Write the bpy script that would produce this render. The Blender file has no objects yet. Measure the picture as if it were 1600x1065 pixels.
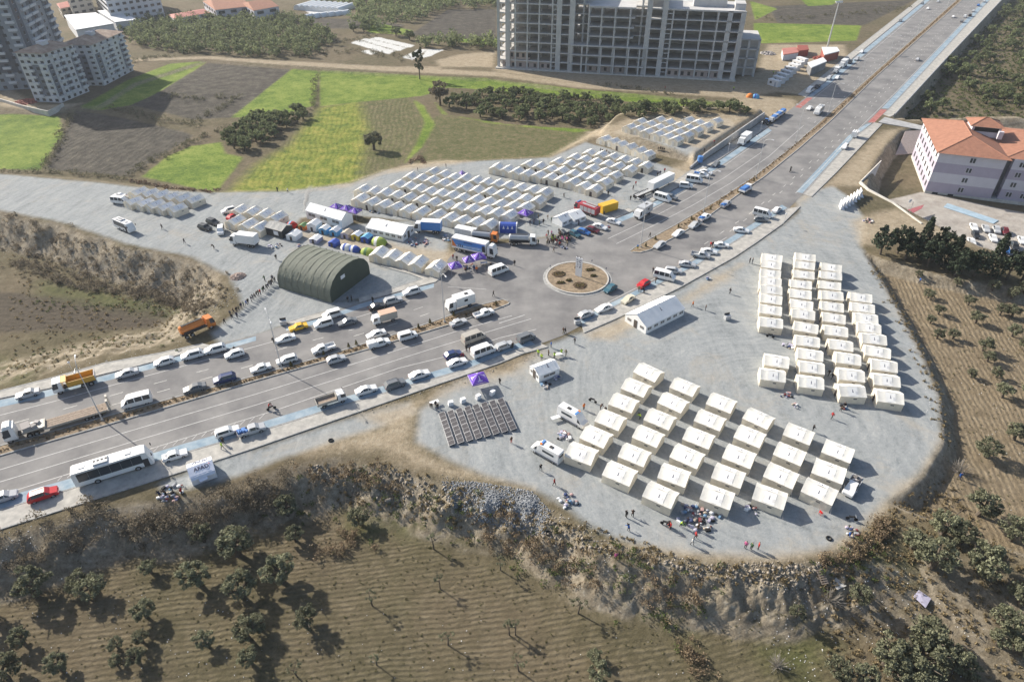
import bpy, bmesh, math, random
import numpy as np
from mathutils import Vector, Matrix
random.seed(7); RNG = np.random.default_rng(7)
R = math.radians
SC = bpy.context.scene
COL = SC.collection

# ---------------------------------------------------------------- camera, sky, sun, exposure
CAM_H, CAM_PITCH, CAM_F = 85.0, 36.0, 1030.0          # metres, degrees below horizontal, focal length for a 1600 px wide frame
cam_d = bpy.data.cameras.new('camera'); cam_d.sensor_width = 36; cam_d.lens = CAM_F / 1600 * 36
cam_d.clip_start = 1; cam_d.clip_end = 5000
cam = bpy.data.objects.new('camera', cam_d); COL.objects.link(cam)
cam.location = (0, 0, CAM_H); cam.rotation_euler = (R(90 - CAM_PITCH), 0, 0)
SC.camera = cam
SHADOW_AZ, SUN_ELEV = 125.0, 30.0                      # shadows fall towards this bearing (clockwise from +Y)
world = bpy.data.worlds.new('World'); SC.world = world; world.use_nodes = True
wn = world.node_tree.nodes; wl = world.node_tree.links
sky = wn.new('ShaderNodeTexSky'); sky.sky_type = 'NISHITA'; sky.sun_disc = False
sky.sun_elevation = R(SUN_ELEV); sky.sun_rotation = R(SHADOW_AZ + 180); sky.dust_density = 2.0; sky.air_density = 1.0
wn['Background'].inputs[1].default_value = 0.10
wl.new(sky.outputs[0], wn['Background'].inputs[0])
sun_d = bpy.data.lights.new('sun', 'SUN'); sun_d.energy = 4.9; sun_d.angle = R(0.55); sun_d.color = (1.0, 0.93, 0.82)
sun = bpy.data.objects.new('sun', sun_d); COL.objects.link(sun)
_a = R(SHADOW_AZ); _e = R(SUN_ELEV)
sun.rotation_euler = Vector((math.sin(_a) * math.cos(_e), math.cos(_a) * math.cos(_e), -math.sin(_e))).to_track_quat('-Z', 'Y').to_euler()
SC.view_settings.view_transform = 'Standard'; SC.view_settings.look = 'None'
SC.view_settings.exposure = 0.72; SC.view_settings.gamma = 1.0; SC.view_settings.use_curve_mapping = False
SC.cycles.max_bounces = 6; SC.cycles.diffuse_bounces = 4; SC.cycles.volume_bounces = 0
HAZE = 0.000115
SC.cycles.use_denoising = True
try: SC.cycles.denoiser = 'OPENIMAGEDENOISE'
except Exception: pass

# ---------------------------------------------------------------- survey: photograph pixel -> point on the ground
_ct, _st = math.cos(R(CAM_PITCH)), math.sin(R(CAM_PITCH))
def ray(u, v):
    x = (u - 800) / CAM_F; y = -(v - 532.5) / CAM_F
    return np.array([x, _ct + y * _st, -_st + y * _ct])
def G(u, v, z=0.0):
    d = ray(u, v); t = (z - CAM_H) / d[2]
    return (float(d[0] * t), float(d[1] * t))
def GP(pts, z=0.0): return [G(u, v, z) for u, v in pts]

# ---------------------------------------------------------------- numeric helpers
def sdist(X, Y, poly):
    """signed distance to a polygon, positive inside (arrays)"""
    P = np.asarray(poly, float); n = len(P)
    best = np.full(X.shape, 1e9); ins = np.zeros(X.shape, bool)
    for i in range(n):
        ax, ay = P[i]; bx, by = P[(i + 1) % n]
        dx, dy = bx - ax, by - ay; L = dx * dx + dy * dy + 1e-9
        t = np.clip(((X - ax) * dx + (Y - ay) * dy) / L, 0, 1)
        best = np.minimum(best, (X - ax - t * dx) ** 2 + (Y - ay - t * dy) ** 2)
        c = (ay > Y) != (by > Y)
        with np.errstate(divide='ignore', invalid='ignore'):
            ins ^= c & (X < (bx - ax) * (Y - ay) / (by - ay + (1e-12 if by == ay else 0)) + ax)
    d = np.sqrt(best)
    return np.where(ins, d, -d)
def ldist(X, Y, line):
    P = np.asarray(line, float); best = np.full(X.shape, 1e9)
    for i in range(len(P) - 1):
        ax, ay = P[i]; bx, by = P[i + 1]; dx, dy = bx - ax, by - ay; L = dx * dx + dy * dy + 1e-9
        t = np.clip(((X - ax) * dx + (Y - ay) * dy) / L, 0, 1)
        best = np.minimum(best, (X - ax - t * dx) ** 2 + (Y - ay - t * dy) ** 2)
    return np.sqrt(best)
def S(t): t = np.clip(t, 0, 1); return t * t * (3 - 2 * t)
_tab = np.random.default_rng(3).random((256, 256))
def vnoise(X, Y):
    xi = np.floor(X).astype(int); yi = np.floor(Y).astype(int); fx = X - xi; fy = Y - yi
    fx = fx * fx * (3 - 2 * fx); fy = fy * fy * (3 - 2 * fy)
    a = _tab[xi & 255, yi & 255]; b = _tab[(xi + 1) & 255, yi & 255]; c = _tab[xi & 255, (yi + 1) & 255]; d = _tab[(xi + 1) & 255, (yi + 1) & 255]
    return (a * (1 - fx) + b * fx) * (1 - fy) + (c * (1 - fx) + d * fx) * fy - 0.5
def fbm(X, Y, s, o=3):
    r = 0; a = 1.0
    for k in range(o): r = r + a * vnoise(X / s + 17.3 * k, Y / s + 9.1 * k); s /= 2.1; a *= 0.5
    return r

# ---------------------------------------------------------------- the lie of the land (crest lines read off at plateau level)
CREST_S = GP([(-250, 905), (-100, 862), (0, 836), (76, 809), (177, 783), (250, 772), (330, 762), (380, 747), (430, 728), (480, 714), (540, 706), (600, 716), (650, 730), (700, 747), (760, 757), (830, 770), (870, 792), (920, 823), (960, 846), (1040, 863), (1100, 869), (1200, 874), (1290, 863), (1345, 827), (1385, 785)])
SOUTH = CREST_S + GP([(1480, 828), (1600, 872), (1760, 940)]) + [(170, -60), (-170, -60)]
CREST_E = GP([(1385, 785), (1440, 740), (1472, 690), (1466, 620), (1441, 560), (1400, 480), (1362, 415), (1342, 390)])
EAST = CREST_E + GP([(1390, 408), (1450, 425), (1520, 440), (1620, 455), (1850, 480), (1900, 990), (1760, 940), (1600, 872), (1480, 828)])
CREST_W = GP([(-320, 300), (-120, 318), (0, 328), (100, 347), (200, 381), (300, 401), (358, 430), (376, 470)])
EDGE_W = GP([(376, 470), (345, 506), (300, 537), (253, 550), (162, 566), (76, 591), (0, 610), (-120, 641), (-400, 700)])
WEST = CREST_W + EDGE_W[1:] + GP([(-520, 560)])
NORTH = GP([(-320, 262), (0, 272), (150, 285), (250, 297), (330, 301), (450, 299), (550, 286), (605, 266), (680, 255), (760, 251), (860, 246), (925, 214), (955, 192), (1000, 176), (1170, 178), (1180, 166), (1120, 155), (900, 140), (780, 122), (600, 113), (420, 101), (320, 93), (205, 130), (150, 165), (0, 172), (-320, 160)])
SCHOOL = GP([(1352, 292), (1362, 262), (1380, 232), (1405, 205), (1450, 190), (1530, 182), (1700, 190), (1900, 250), (1900, 430), (1620, 412), (1530, 385), (1462, 352), (1400, 318)])
GROVE = GP([(1397, 183), (1480, 93), (1568, 0), (1640, -75), (2100, -60), (2200, 150), (1700, 186), (1530, 180), (1450, 188)])
TERR = GP([(930, 212), (955, 186), (1000, 172), (1150, 172), (1198, 178), (1194, 187), (1150, 215), (1082, 262), (1072, 252), (1040, 244), (990, 231)])
def Z(X, Y):
    X = np.asarray(X, float); Y = np.asarray(Y, float)
    n = fbm(X, Y, 7, 3)
    wS = 11.0 + 13 * S((X - 48) / 18) + 2.5 * n
    d = sdist(X, Y, SOUTH); tS = S((d + 0.8 * n) / wS)
    z = -4.4 * tS
    d = sdist(X, Y, EAST); z = np.minimum(z, -2.2 * S((d + 0.5 * n) / 3.5))
    dW = sdist(X, Y, WEST); ins = dW > 0
    zw = -6.5 * S((ldist(X, Y, CREST_W) + 1.2 * n) / 11.0) * S(ldist(X, Y, EDGE_W) / 24.0)
    z = np.where(ins, np.minimum(z, zw), z)
    z = np.minimum(z, -0.9 * S(sdist(X, Y, NORTH) / 4.0))
    z = np.minimum(z, -4.2 * S((sdist(X, Y, SCHOOL) + 0.6 * n) / 4.5))
    z = np.minimum(z, -5.0 * S((sdist(X, Y, GROVE) + 0.3) / 1.6))
    z = np.where(z > -0.02, 2.6 * S(sdist(X, Y, TERR) / 3.2), z)
    bank = np.clip(-z, 0, 1) * 4 * tS * (1 - tS) * np.clip(11.0 / wS, 0, 1) ** 3
    bankw = np.where(ins, 4 * (zw / -6.5) * (1 - zw / -6.5), 0)
    z = z + (bank + 0.8 * bankw) * (fbm(X, Y, 4.0, 4) * 1.6 + 0.7 * fbm(X, Y, 1.1, 3)) + np.where(z < -0.5, 0.35 * fbm(X + 50, Y, 16, 2), 0)
    return z
def P(u, v):
    """where the line of sight through a pixel meets the land"""
    d = ray(u, v); z = np.linspace(4, -8.5, 64); t = (z - CAM_H) / d[2]
    x = d[0] * t; y = d[1] * t; g = Z(x, y); k = int(np.argmax(z < g))
    if not (z < g).any(): k = 63
    if k > 0:
        a = (z - g)[k - 1]; b = (z - g)[k]; f = a / (a - b + 1e-9)
        return (float(x[k - 1] + f * (x[k] - x[k - 1])), float(y[k - 1] + f * (y[k] - y[k - 1])), float(z[k - 1] + f * (z[k] - z[k - 1])))
    return (float(x[k]), float(y[k]), float(z[k]))
def head(u, v, du, dv):
    a = G(u, v); k = 20 / math.hypot(du, dv); b = G(u + du * k, v + dv * k)
    return math.atan2(b[1] - a[1], b[0] - a[0])

# ---------------------------------------------------------------- mesh building
class MB:
    def __init__(s): s.v = []; s.f = []; s.m = []
    def add(s, vs, fs, mi=0):
        o = len(s.v); s.v += [tuple(map(float, p)) for p in vs]
        for f in fs: s.f.append([o + i for i in f]); s.m.append(mi)
        return s
    def box(s, c, d, rz=0, mi=0, top=None, rx=0):
        x, y, z = d[0] / 2, d[1] / 2, d[2] / 2; t = top or (1, 1)
        vs = [(-x, -y, -z), (x, -y, -z), (x, y, -z), (-x, y, -z), (-x * t[0], -y * t[1], z), (x * t[0], -y * t[1], z), (x * t[0], y * t[1], z), (-x * t[0], y * t[1], z)]
        M = Matrix.Rotation(rz, 3, 'Z') @ Matrix.Rotation(rx, 3, 'X')
        vs = [(M @ Vector(p)) + Vector(c) for p in vs]
        return s.add(vs, [(3, 2, 1, 0), (4, 5, 6, 7), (0, 1, 5, 4), (1, 2, 6, 5), (2, 3, 7, 6), (3, 0, 4, 7)], mi)
    def tube(s, p0, p1, r0, r1=None, n=8, mi=0):
        r1 = r0 if r1 is None else r1; p0 = Vector(p0); p1 = Vector(p1); q = (p1 - p0).to_track_quat('Z', 'Y'); vs = []
        for p, r in ((p0, r0), (p1, r1)):
            for k in range(n): a = 2 * math.pi * k / n; vs.append(p + q @ Vector((r * math.cos(a), r * math.sin(a), 0)))
        return s.add(vs, [(k, (k + 1) % n, n + (k + 1) % n, n + k) for k in range(n)] + [tuple(range(n - 1, -1, -1)), tuple(range(n, 2 * n))], mi)
    def prism(s, poly, z0, z1, mi=0):
        n = len(poly); a = sum(poly[i][0] * poly[(i + 1) % n][1] - poly[(i + 1) % n][0] * poly[i][1] for i in range(n))
        if a < 0: poly = poly[::-1]
        vs = [(p[0], p[1], z0) for p in poly] + [(p[0], p[1], z1) for p in poly]
        return s.add(vs, [tuple(range(n, 2 * n))] + [(i, (i + 1) % n, n + (i + 1) % n, n + i) for i in range(n)], mi)
    def extrude(s, poly, x0, x1, axis='x', mi=0):
        """a closed outline (a,b) swept along an axis: x -> (x, a, b), y -> (a, y, b)"""
        n = len(poly); f = (lambda t, p: (t, p[0], p[1])) if axis == 'x' else (lambda t, p: (p[0], t, p[1]))
        vs = [f(x0, p) for p in poly] + [f(x1, p) for p in poly]
        return s.add(vs, [tuple(range(n - 1, -1, -1)), tuple(range(n, 2 * n))] + [(i, (i + 1) % n, n + (i + 1) % n, n + i) for i in range(n)], mi)
    def quad(s, *p, mi=0): return s.add(p, [tuple(range(len(p)))], mi)
    def ball(s, c, r, n=8, m=5, mi=0):
        vs = []; r = r if isinstance(r, tuple) else (r, r, r)
        for j in range(1, m):
            b = math.pi * j / m
            for k in range(n): a = 2 * math.pi * k / n; vs.append((c[0] + r[0] * math.sin(b) * math.cos(a), c[1] + r[1] * math.sin(b) * math.sin(a), c[2] + r[2] * math.cos(b)))
        t = len(vs); vs += [(c[0], c[1], c[2] + r[2]), (c[0], c[1], c[2] - r[2])]; fs = []
        for j in range(m - 2):
            for k in range(n): fs.append((j * n + k, (j + 1) * n + k, (j + 1) * n + (k + 1) % n, j * n + (k + 1) % n))
        for k in range(n): fs.append((t, k, (k + 1) % n)); fs.append((t + 1, (m - 2) * n + (k + 1) % n, (m - 2) * n + k))
        return s.add(vs, fs, mi)
    def mesh(s, name, mats=(), fix=True, smooth=False):
        me = bpy.data.meshes.new(name); me.from_pydata(s.v, [], s.f)
        for m in (mats if isinstance(mats, (list, tuple)) else [mats]): me.materials.append(m)
        if any(s.m): me.polygons.foreach_set('material_index', s.m)
        if fix:
            bm = bmesh.new(); bm.from_mesh(me); bmesh.ops.recalc_face_normals(bm, faces=bm.faces); bm.to_mesh(me); bm.free()
        if smooth: me.polygons.foreach_set('use_smooth', [True] * len(me.polygons))
        me.update(); return me
def np_mesh(name, V, F, mat, smooth=False):
    me = bpy.data.meshes.new(name); V = np.asarray(V, np.float32); F = np.asarray(F, np.int32); k = F.shape[1]
    me.vertices.add(len(V)); me.vertices.foreach_set('co', V.ravel())
    me.loops.add(F.size); me.loops.foreach_set('vertex_index', F.ravel())
    me.polygons.add(len(F)); me.polygons.foreach_set('loop_start', np.arange(len(F), dtype=np.int32) * k)
    me.polygons.foreach_set('loop_total', np.full(len(F), k, np.int32))
    if smooth: me.polygons.foreach_set('use_smooth', np.ones(len(F), bool))
    me.materials.append(mat); me.update(calc_edges=True); return me
def ob(name, me, parent=None, loc=(0, 0, 0), rz=0.0, mat=None, rot=None):
    o = bpy.data.objects.new(name, me); COL.objects.link(o)
    o.location = loc; o.rotation_euler = rot if rot is not None else (0, 0, rz)
    if parent: o.parent = parent
    if mat is not None and me is not None:
        for k, m in (mat.items() if isinstance(mat, dict) else {0: mat}.items()):
            o.material_slots[k].link = 'OBJECT'; o.material_slots[k].material = m
    return o
def tag(o, label, cat, group=None):
    o['label'] = label; o['category'] = cat; o['kind'] = 'thing'
    if group: o['group'] = group
    return o
def struct(o): o['kind'] = 'structure'; return o
def stuff(o, label, cat=None):
    o['kind'] = 'stuff'; o['label'] = label
    if cat: o['category'] = cat
    return o
def place(kit, name, label, cat, loc, rz=0.0, group=None, paint=None, rot=None):
    """an Empty plus one copy of every part of the kit; parts: (name, mesh, subs, paintable)"""
    e = ob(name, None, None, loc, rz, rot=rot); e.empty_display_size = 0.3; tag(e, label, cat, group)
    for pn, me, subs, key in kit:
        m = paint.get(key) if (paint and key) else None
        c = ob(pn, me, e, mat=m)
        for sn, sm, sk in subs: ob(sn, sm, c, mat=(paint.get(sk) if (paint and sk) else None))
    return e
ORD = ['zeroth', 'first', 'second', 'third', 'fourth', 'fifth', 'sixth', 'seventh', 'eighth', 'ninth', 'tenth', 'eleventh', 'twelfth', 'thirteenth', 'fourteenth', 'fifteenth', 'sixteenth', 'seventeenth', 'eighteenth', 'nineteenth', 'twentieth']
def nth(i):
    return ORD[i] if i < len(ORD) else ('twenty-' + ORD[i - 20] if i < 30 else ('thirtieth' if i == 30 else ('thirty-' + ORD[i - 30] if i < 40 else ('fortieth' if i == 40 else 'forty-' + ORD[i - 40]))))

# ---------------------------------------------------------------- materials
def mat(name, rgb, rough=0.8, metal=0.0, var=0.0, scale=3.0, bump=0.0, bscale=20.0, spec=0.3, emit=None, island=0.0, objvar=0.0, rgb2=None, trans=0.0):
    m = bpy.data.materials.new(name); m.use_nodes = True; nt = m.node_tree; b = nt.nodes['Principled BSDF']
    b.inputs['Roughness'].default_value = rough; b.inputs['Metallic'].default_value = metal; b.inputs['Specular IOR Level'].default_value = spec
    c = (*rgb, 1); b.inputs['Base Color'].default_value = c
    src = None; tc = nt.nodes.new('ShaderNodeTexCoord')
    if var or rgb2:
        n = nt.nodes.new('ShaderNodeTexNoise'); n.inputs['Scale'].default_value = scale; n.inputs['Detail'].default_value = 5; n.inputs['Roughness'].default_value = 0.65
        nt.links.new(tc.outputs['Object'], n.inputs['Vector'])
        r = nt.nodes.new('ShaderNodeValToRGB'); r.color_ramp.elements[0].position = 0.32; r.color_ramp.elements[1].position = 0.68
        r.color_ramp.elements[0].color = (*[x * (1 - var) for x in rgb], 1)
        r.color_ramp.elements[1].color = (*rgb2, 1) if rgb2 else (*[min(1, x * (1 + var * 0.7)) for x in rgb], 1)
        nt.links.new(n.outputs['Fac'], r.inputs[0]); src = r.outputs[0]
    for kind, amt in (('i', island), ('o', objvar)):
        if not amt: continue
        g = nt.nodes.new('ShaderNodeNewGeometry' if kind == 'i' else 'ShaderNodeObjectInfo')
        mr = nt.nodes.new('ShaderNodeMapRange'); mr.inputs[3].default_value = 1 - amt; mr.inputs[4].default_value = 1 + amt
        nt.links.new(g.outputs['Random Per Island' if kind == 'i' else 'Random'], mr.inputs[0])
        hs = nt.nodes.new('ShaderNodeHueSaturation'); nt.links.new(mr.outputs[0], hs.inputs['Value'])
        if src: nt.links.new(src, hs.inputs['Color'])
        else: hs.inputs['Color'].default_value = c
        src = hs.outputs[0]
    if src: nt.links.new(src, b.inputs['Base Color'])
    if bump:
        n = nt.nodes.new('ShaderNodeTexNoise'); n.inputs['Scale'].default_value = bscale; n.inputs['Detail'].default_value = 4
        nt.links.new(tc.outputs['Object'], n.inputs['Vector'])
        bp = nt.nodes.new('ShaderNodeBump'); bp.inputs['Strength'].default_value = bump; bp.inputs['Distance'].default_value = 0.1
        nt.links.new(n.outputs['Fac'], bp.inputs['Height']); nt.links.new(bp.outputs[0], b.inputs['Normal'])
    if trans:
        tl = nt.nodes.new('ShaderNodeBsdfTranslucent'); mx = nt.nodes.new('ShaderNodeMixShader'); mx.inputs[0].default_value = trans; tl.inputs[0].default_value = c
        if src: nt.links.new(src, tl.inputs[0])
        nt.links.new(b.outputs[0], mx.inputs[1]); nt.links.new(tl.outputs[0], mx.inputs[2]); nt.links.new(mx.outputs[0], nt.nodes['Material Output'].inputs[0])
    if emit: b.inputs['Emission Color'].default_value = (*emit[0], 1); b.inputs['Emission Strength'].default_value = emit[1]
    return m
M = {}
def mk(k, *a, **kw): M[k] = mat(k, *a, **kw); return M[k]
# ================================================================ LAND
LAYERS = {}   # name -> list of polygons (world)
def lay(k, *polys):
    for p in polys: LAYERS.setdefault(k, []).append([P(u, v)[:2] for u, v in p])
lay('gravel',
    [(905, 520), (960, 500), (1060, 452), (1150, 402), (1225, 350), (1250, 330), (1240, 312), (1262, 300), (1300, 290), (1330, 310), (1352, 345), (1345, 385), (1362, 415), (1400, 480), (1441, 560), (1466, 620), (1472, 690), (1440, 740), (1385, 785), (1345, 827), (1290, 860), (1200, 871), (1100, 866), (1040, 860), (960, 842), (920, 818), (880, 790), (830, 762), (760, 745), (705, 720), (650, 690), (655, 640), (690, 610), (740, 585), (800, 580), (830, 555), (862, 535)],
    [(340, 718), (420, 695), (560, 648), (640, 628), (648, 645), (600, 665), (520, 690), (440, 715), (380, 740), (330, 755), (255, 768), (250, 755)],
    [(-320, 258), (0, 272), (150, 285), (250, 297), (330, 301), (450, 299), (550, 286), (605, 266), (680, 255), (760, 251), (860, 246), (915, 222), (960, 235), (1050, 262), (1085, 270), (1060, 292), (1021, 315), (985, 331), (960, 342), (900, 362), (840, 372), (700, 375), (640, 345), (540, 335), (470, 340), (440, 375), (420, 420), (450, 470), (560, 470), (600, 462), (560, 474), (500, 497), (440, 510), (400, 524), (345, 538), (330, 520), (380, 480), (376, 465), (358, 430), (300, 401), (200, 381), (100, 347), (0, 328), (-320, 300)],
    [(960, 205), (1000, 215), (1085, 243), (1100, 235), (1150, 200), (1140, 185), (1000, 190)])
lay('gravel', [(430, 360), (640, 345), (700, 380), (690, 432), (600, 462), (450, 480), (405, 430)])
lay('sand',
    [(1060, 470), (1120, 430), (1160, 412), (1130, 440), (1100, 455), (1075, 470)], [(915, 520), (985, 490), (1000, 505), (960, 530), (925, 530)],
    [(560, 650), (640, 628), (760, 580), (850, 548), (800, 585), (720, 605), (650, 640), (640, 690), (690, 725), (830, 765), (760, 750), (690, 742), (600, 705), (540, 703), (480, 710), (520, 690), (600, 668)],
    [(960, 845), (1040, 861), (1100, 867), (1200, 872), (1290, 861), (1345, 826), (1385, 784), (1440, 738), (1472, 690), (1478, 695), (1446, 745), (1392, 790), (1350, 832), (1295, 868), (1200, 880), (1100, 876), (1036, 870), (955, 853)],
    [(690, 430), (640, 415), (560, 395), (500, 380), (470, 372), (470, 362), (560, 372), (640, 385), (700, 392), (790, 408), (800, 380), (860, 372), (880, 380), (790, 420), (720, 432)],
    [(1130, 158), (1180, 150), (1240, 155), (1248, 170), (1200, 198), (1185, 180), (1150, 165)], [(1050, 262), (1090, 235), (1145, 190), (1190, 182), (1192, 188), (1140, 222), (1080, 268), (1060, 285), (1040, 280)],
    [(320, 92), (420, 100), (600, 111), (780, 120), (900, 137), (1100, 150), (1180, 155), (1185, 150), (1100, 142), (900, 130), (780, 113), (690, 108), (680, 95), (720, 85), (775, 80), (770, 105), (600, 104), (420, 94), (330, 88), (205, 92), (205, 96)],
    [(770, 110), (780, 104), (1150, 122), (1240, 100), (1250, 135), (1180, 150), (1100, 143), (900, 131)], [(1186, 100), (1200, 70), (1320, 70), (1325, 90), (1250, 148), (1190, 140)],
    [(1225, 332), (1255, 315), (1310, 272), (1345, 235), (1380, 205), (1410, 200), (1380, 232), (1362, 262), (1345, 290), (1300, 290), (1262, 300)],
    [(1330, 345), (1345, 385), (1400, 375), (1480, 372), (1530, 388), (1480, 360), (1440, 345), (1400, 325)], [(960, 195), (1000, 178), (1150, 178), (1180, 185), (1100, 240), (960, 212), (925, 215), (870, 242), (860, 246), (920, 205)],
    [(0, 130), (60, 165), (140, 160), (75, 180), (0, 165)], [(640, 256), (700, 250), (740, 252), (600, 272), (540, 292), (470, 300), (560, 284)])
lay('yard', [(1360, 300), (1440, 300), (1560, 325), (1700, 350), (1700, 405), (1600, 400), (1530, 385), (1470, 355), (1415, 325)])
lay('green',
    [(-60, 182), (20, 178), (93, 182), (98, 212), (78, 240), (63, 266), (0, 264), (-60, 262)], [(125, 168), (200, 125), (265, 100), (322, 97), (292, 117), (252, 142), (205, 164), (160, 172)],
    [(360, 184), (456, 108), (498, 111), (492, 165), (440, 180)], [(499, 110), (655, 118), (760, 122), (900, 139), (1050, 152), (1130, 160), (1060, 166), (900, 152), (760, 141), (700, 137), (660, 150), (500, 166)],
    [(222, 276), (262, 244), (300, 228), (345, 222), (352, 240), (380, 246), (335, 300), (300, 293)], [(1178, 36), (1346, 40), (1338, 64), (1190, 68), (1178, 60)], [(1172, 2), (1215, 14), (1180, 32)], [(1240, -12), (1330, -10), (1300, 8), (1262, 10)],
    [(0, 80), (26, 78), (34, 100), (0, 118)], [(645, 155), (662, 165), (680, 195), (660, 230), (632, 255), (650, 225), (664, 192)], [(680, 160), (700, 180), (800, 195), (930, 203), (900, 207), (760, 192), (690, 178)],
    [(560, 40), (600, 38), (645, 48), (640, 55), (580, 52)], [(700, 60), (780, 62), (780, 72), (720, 66)])
lay('yellow', [(352, 300), (400, 258), (450, 228), (500, 168), (560, 158), (575, 200), (560, 285), (470, 299)])
lay('sparse', [(560, 158), (640, 152), (664, 192), (650, 225), (632, 252), (600, 268), (556, 286), (572, 205)], [(672, 185), (690, 180), (760, 192), (930, 206), (925, 212), (860, 245), (760, 250), (650, 256), (668, 225)])
lay('dark', [(97, 215), (118, 172), (180, 182), (290, 207), (302, 213), (200, 276), (72, 266), (82, 240)], [(252, 142), (294, 117), (324, 98), (455, 109), (362, 184), (300, 187), (205, 164)],
    [(640, 55), (700, 15), (775, 15), (775, 62), (690, 60)], [(460, 28), (560, 30), (640, 40), (560, 45), (490, 45)], [(1200, 10), (1430, 0), (1350, 40), (1215, 36)])
lay('meadow', [(540, 790), (620, 770), (720, 790), (830, 830), (960, 880), (1080, 900), (1110, 930), (1080, 990), (1030, 960), (930, 890), (720, 830), (560, 830)], [(1190, 1020), (1260, 985), (1300, 1010), (1260, 1080)], [(0, 560), (60, 570), (40, 600), (-40, 600)], [(60, 440), (250, 470), (330, 490), (250, 490), (60, 460)], [(1330, 880), (1420, 850), (1470, 880), (1400, 930)])
lay('plastic', [(547, 67), (560, 63), (618, 80), (608, 85)], [(562, 62), (572, 60), (634, 75), (624, 80)], [(576, 60), (590, 58), (648, 71), (640, 75)], [(628, 90), (655, 77), (668, 77), (645, 94)], [(668, 77), (694, 78), (672, 88), (655, 92)], [(562, 80), (575, 78), (590, 83), (580, 86)], [(470, 8), (500, 2), (542, 8), (545, 18), (490, 24), (474, 16)])
lay('tan', [(1442, 742), (1474, 690), (1468, 620), (1443, 560), (1402, 480), (1364, 415), (1345, 392), (1450, 430), (1600, 460), (1850, 500), (1900, 950), (1600, 880), (1480, 830), (1400, 800)])
lay('soil', [(-60, 450), (200, 470), (280, 480), (250, 510), (0, 520), (-60, 520)])
FURROW = [  # polygon, two pixels along a row, row spacing in metres, strength
    ([(1442, 742), (1474, 690), (1468, 620), (1443, 560), (1402, 480), (1364, 415), (1450, 430), (1600, 460), (1800, 500), (1900, 900), (1600, 880), (1480, 830)], (1420, 440), (1560, 700), 1.05, 0.9),
    ([(-200, 1300), (-200, 900), (0, 880), (300, 810), (420, 790), (560, 830), (690, 840), (930, 960), (1080, 1010), (1100, 1300)], (500, 960), (800, 925), 0.85, 0.9),
    ([(1080, 900), (1250, 880), (1350, 880), (1400, 1000), (1300, 1300), (1100, 1300)], (1100, 980), (1250, 925), 0.85, 0.6),
    ([(1350, 870), (1460, 830), (1800, 960), (1800, 1300), (1350, 1300)], (1400, 900), (1600, 960), 1.3, 0.35),
    ([(352, 300), (500, 168), (640, 152), (664, 192), (632, 252), (556, 286), (470, 299)], (540, 180), (520, 280), 2.0, 0.9),
    ([(97, 215), (118, 172), (180, 182), (290, 207), (302, 213), (200, 276), (72, 266)], (190, 250), (265, 205), 2.6, 1.0),
    ([(-60, 182), (93, 182), (63, 266), (-60, 262)], (0, 220), (90, 200), 2.2, 0.7), ([(252, 142), (455, 109), (362, 184), (205, 164)], (260, 145), (400, 150), 2.2, 0.7),
    ([(499, 110), (1130, 160), (660, 150), (500, 166)], (520, 130), (640, 125), 2.2, 0.6), ([(-60, 450), (280, 480), (250, 510), (-60, 530)], (0, 490), (200, 492), 2.0, 0.7),
    ([(672, 185), (930, 206), (860, 245), (650, 256)], (700, 215), (860, 222), 2.2, 0.7)]

rows = []; y = 16.0
while y < 2400: rows.append(y); y += max(0.34, 0.0072 * y) if y < 700 else 0.03 * y
NX = 640; ys = np.array(rows); half = (CAM_H * _st + ys * _ct) * 0.777 * 1.28
sx = np.linspace(-1, 1, NX)
X = sx[None, :] * half[:, None]; Y = np.repeat(ys[:, None], NX, 1)
ZZ = Z(X, Y)
idx = np.arange(X.size).reshape(X.shape)
F = np.stack([idx[:-1, :-1], idx[:-1, 1:], idx[1:, 1:], idx[1:, :-1]], -1).reshape(-1, 4)
V = np.stack([X, Y, ZZ], -1).reshape(-1, 3)

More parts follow.
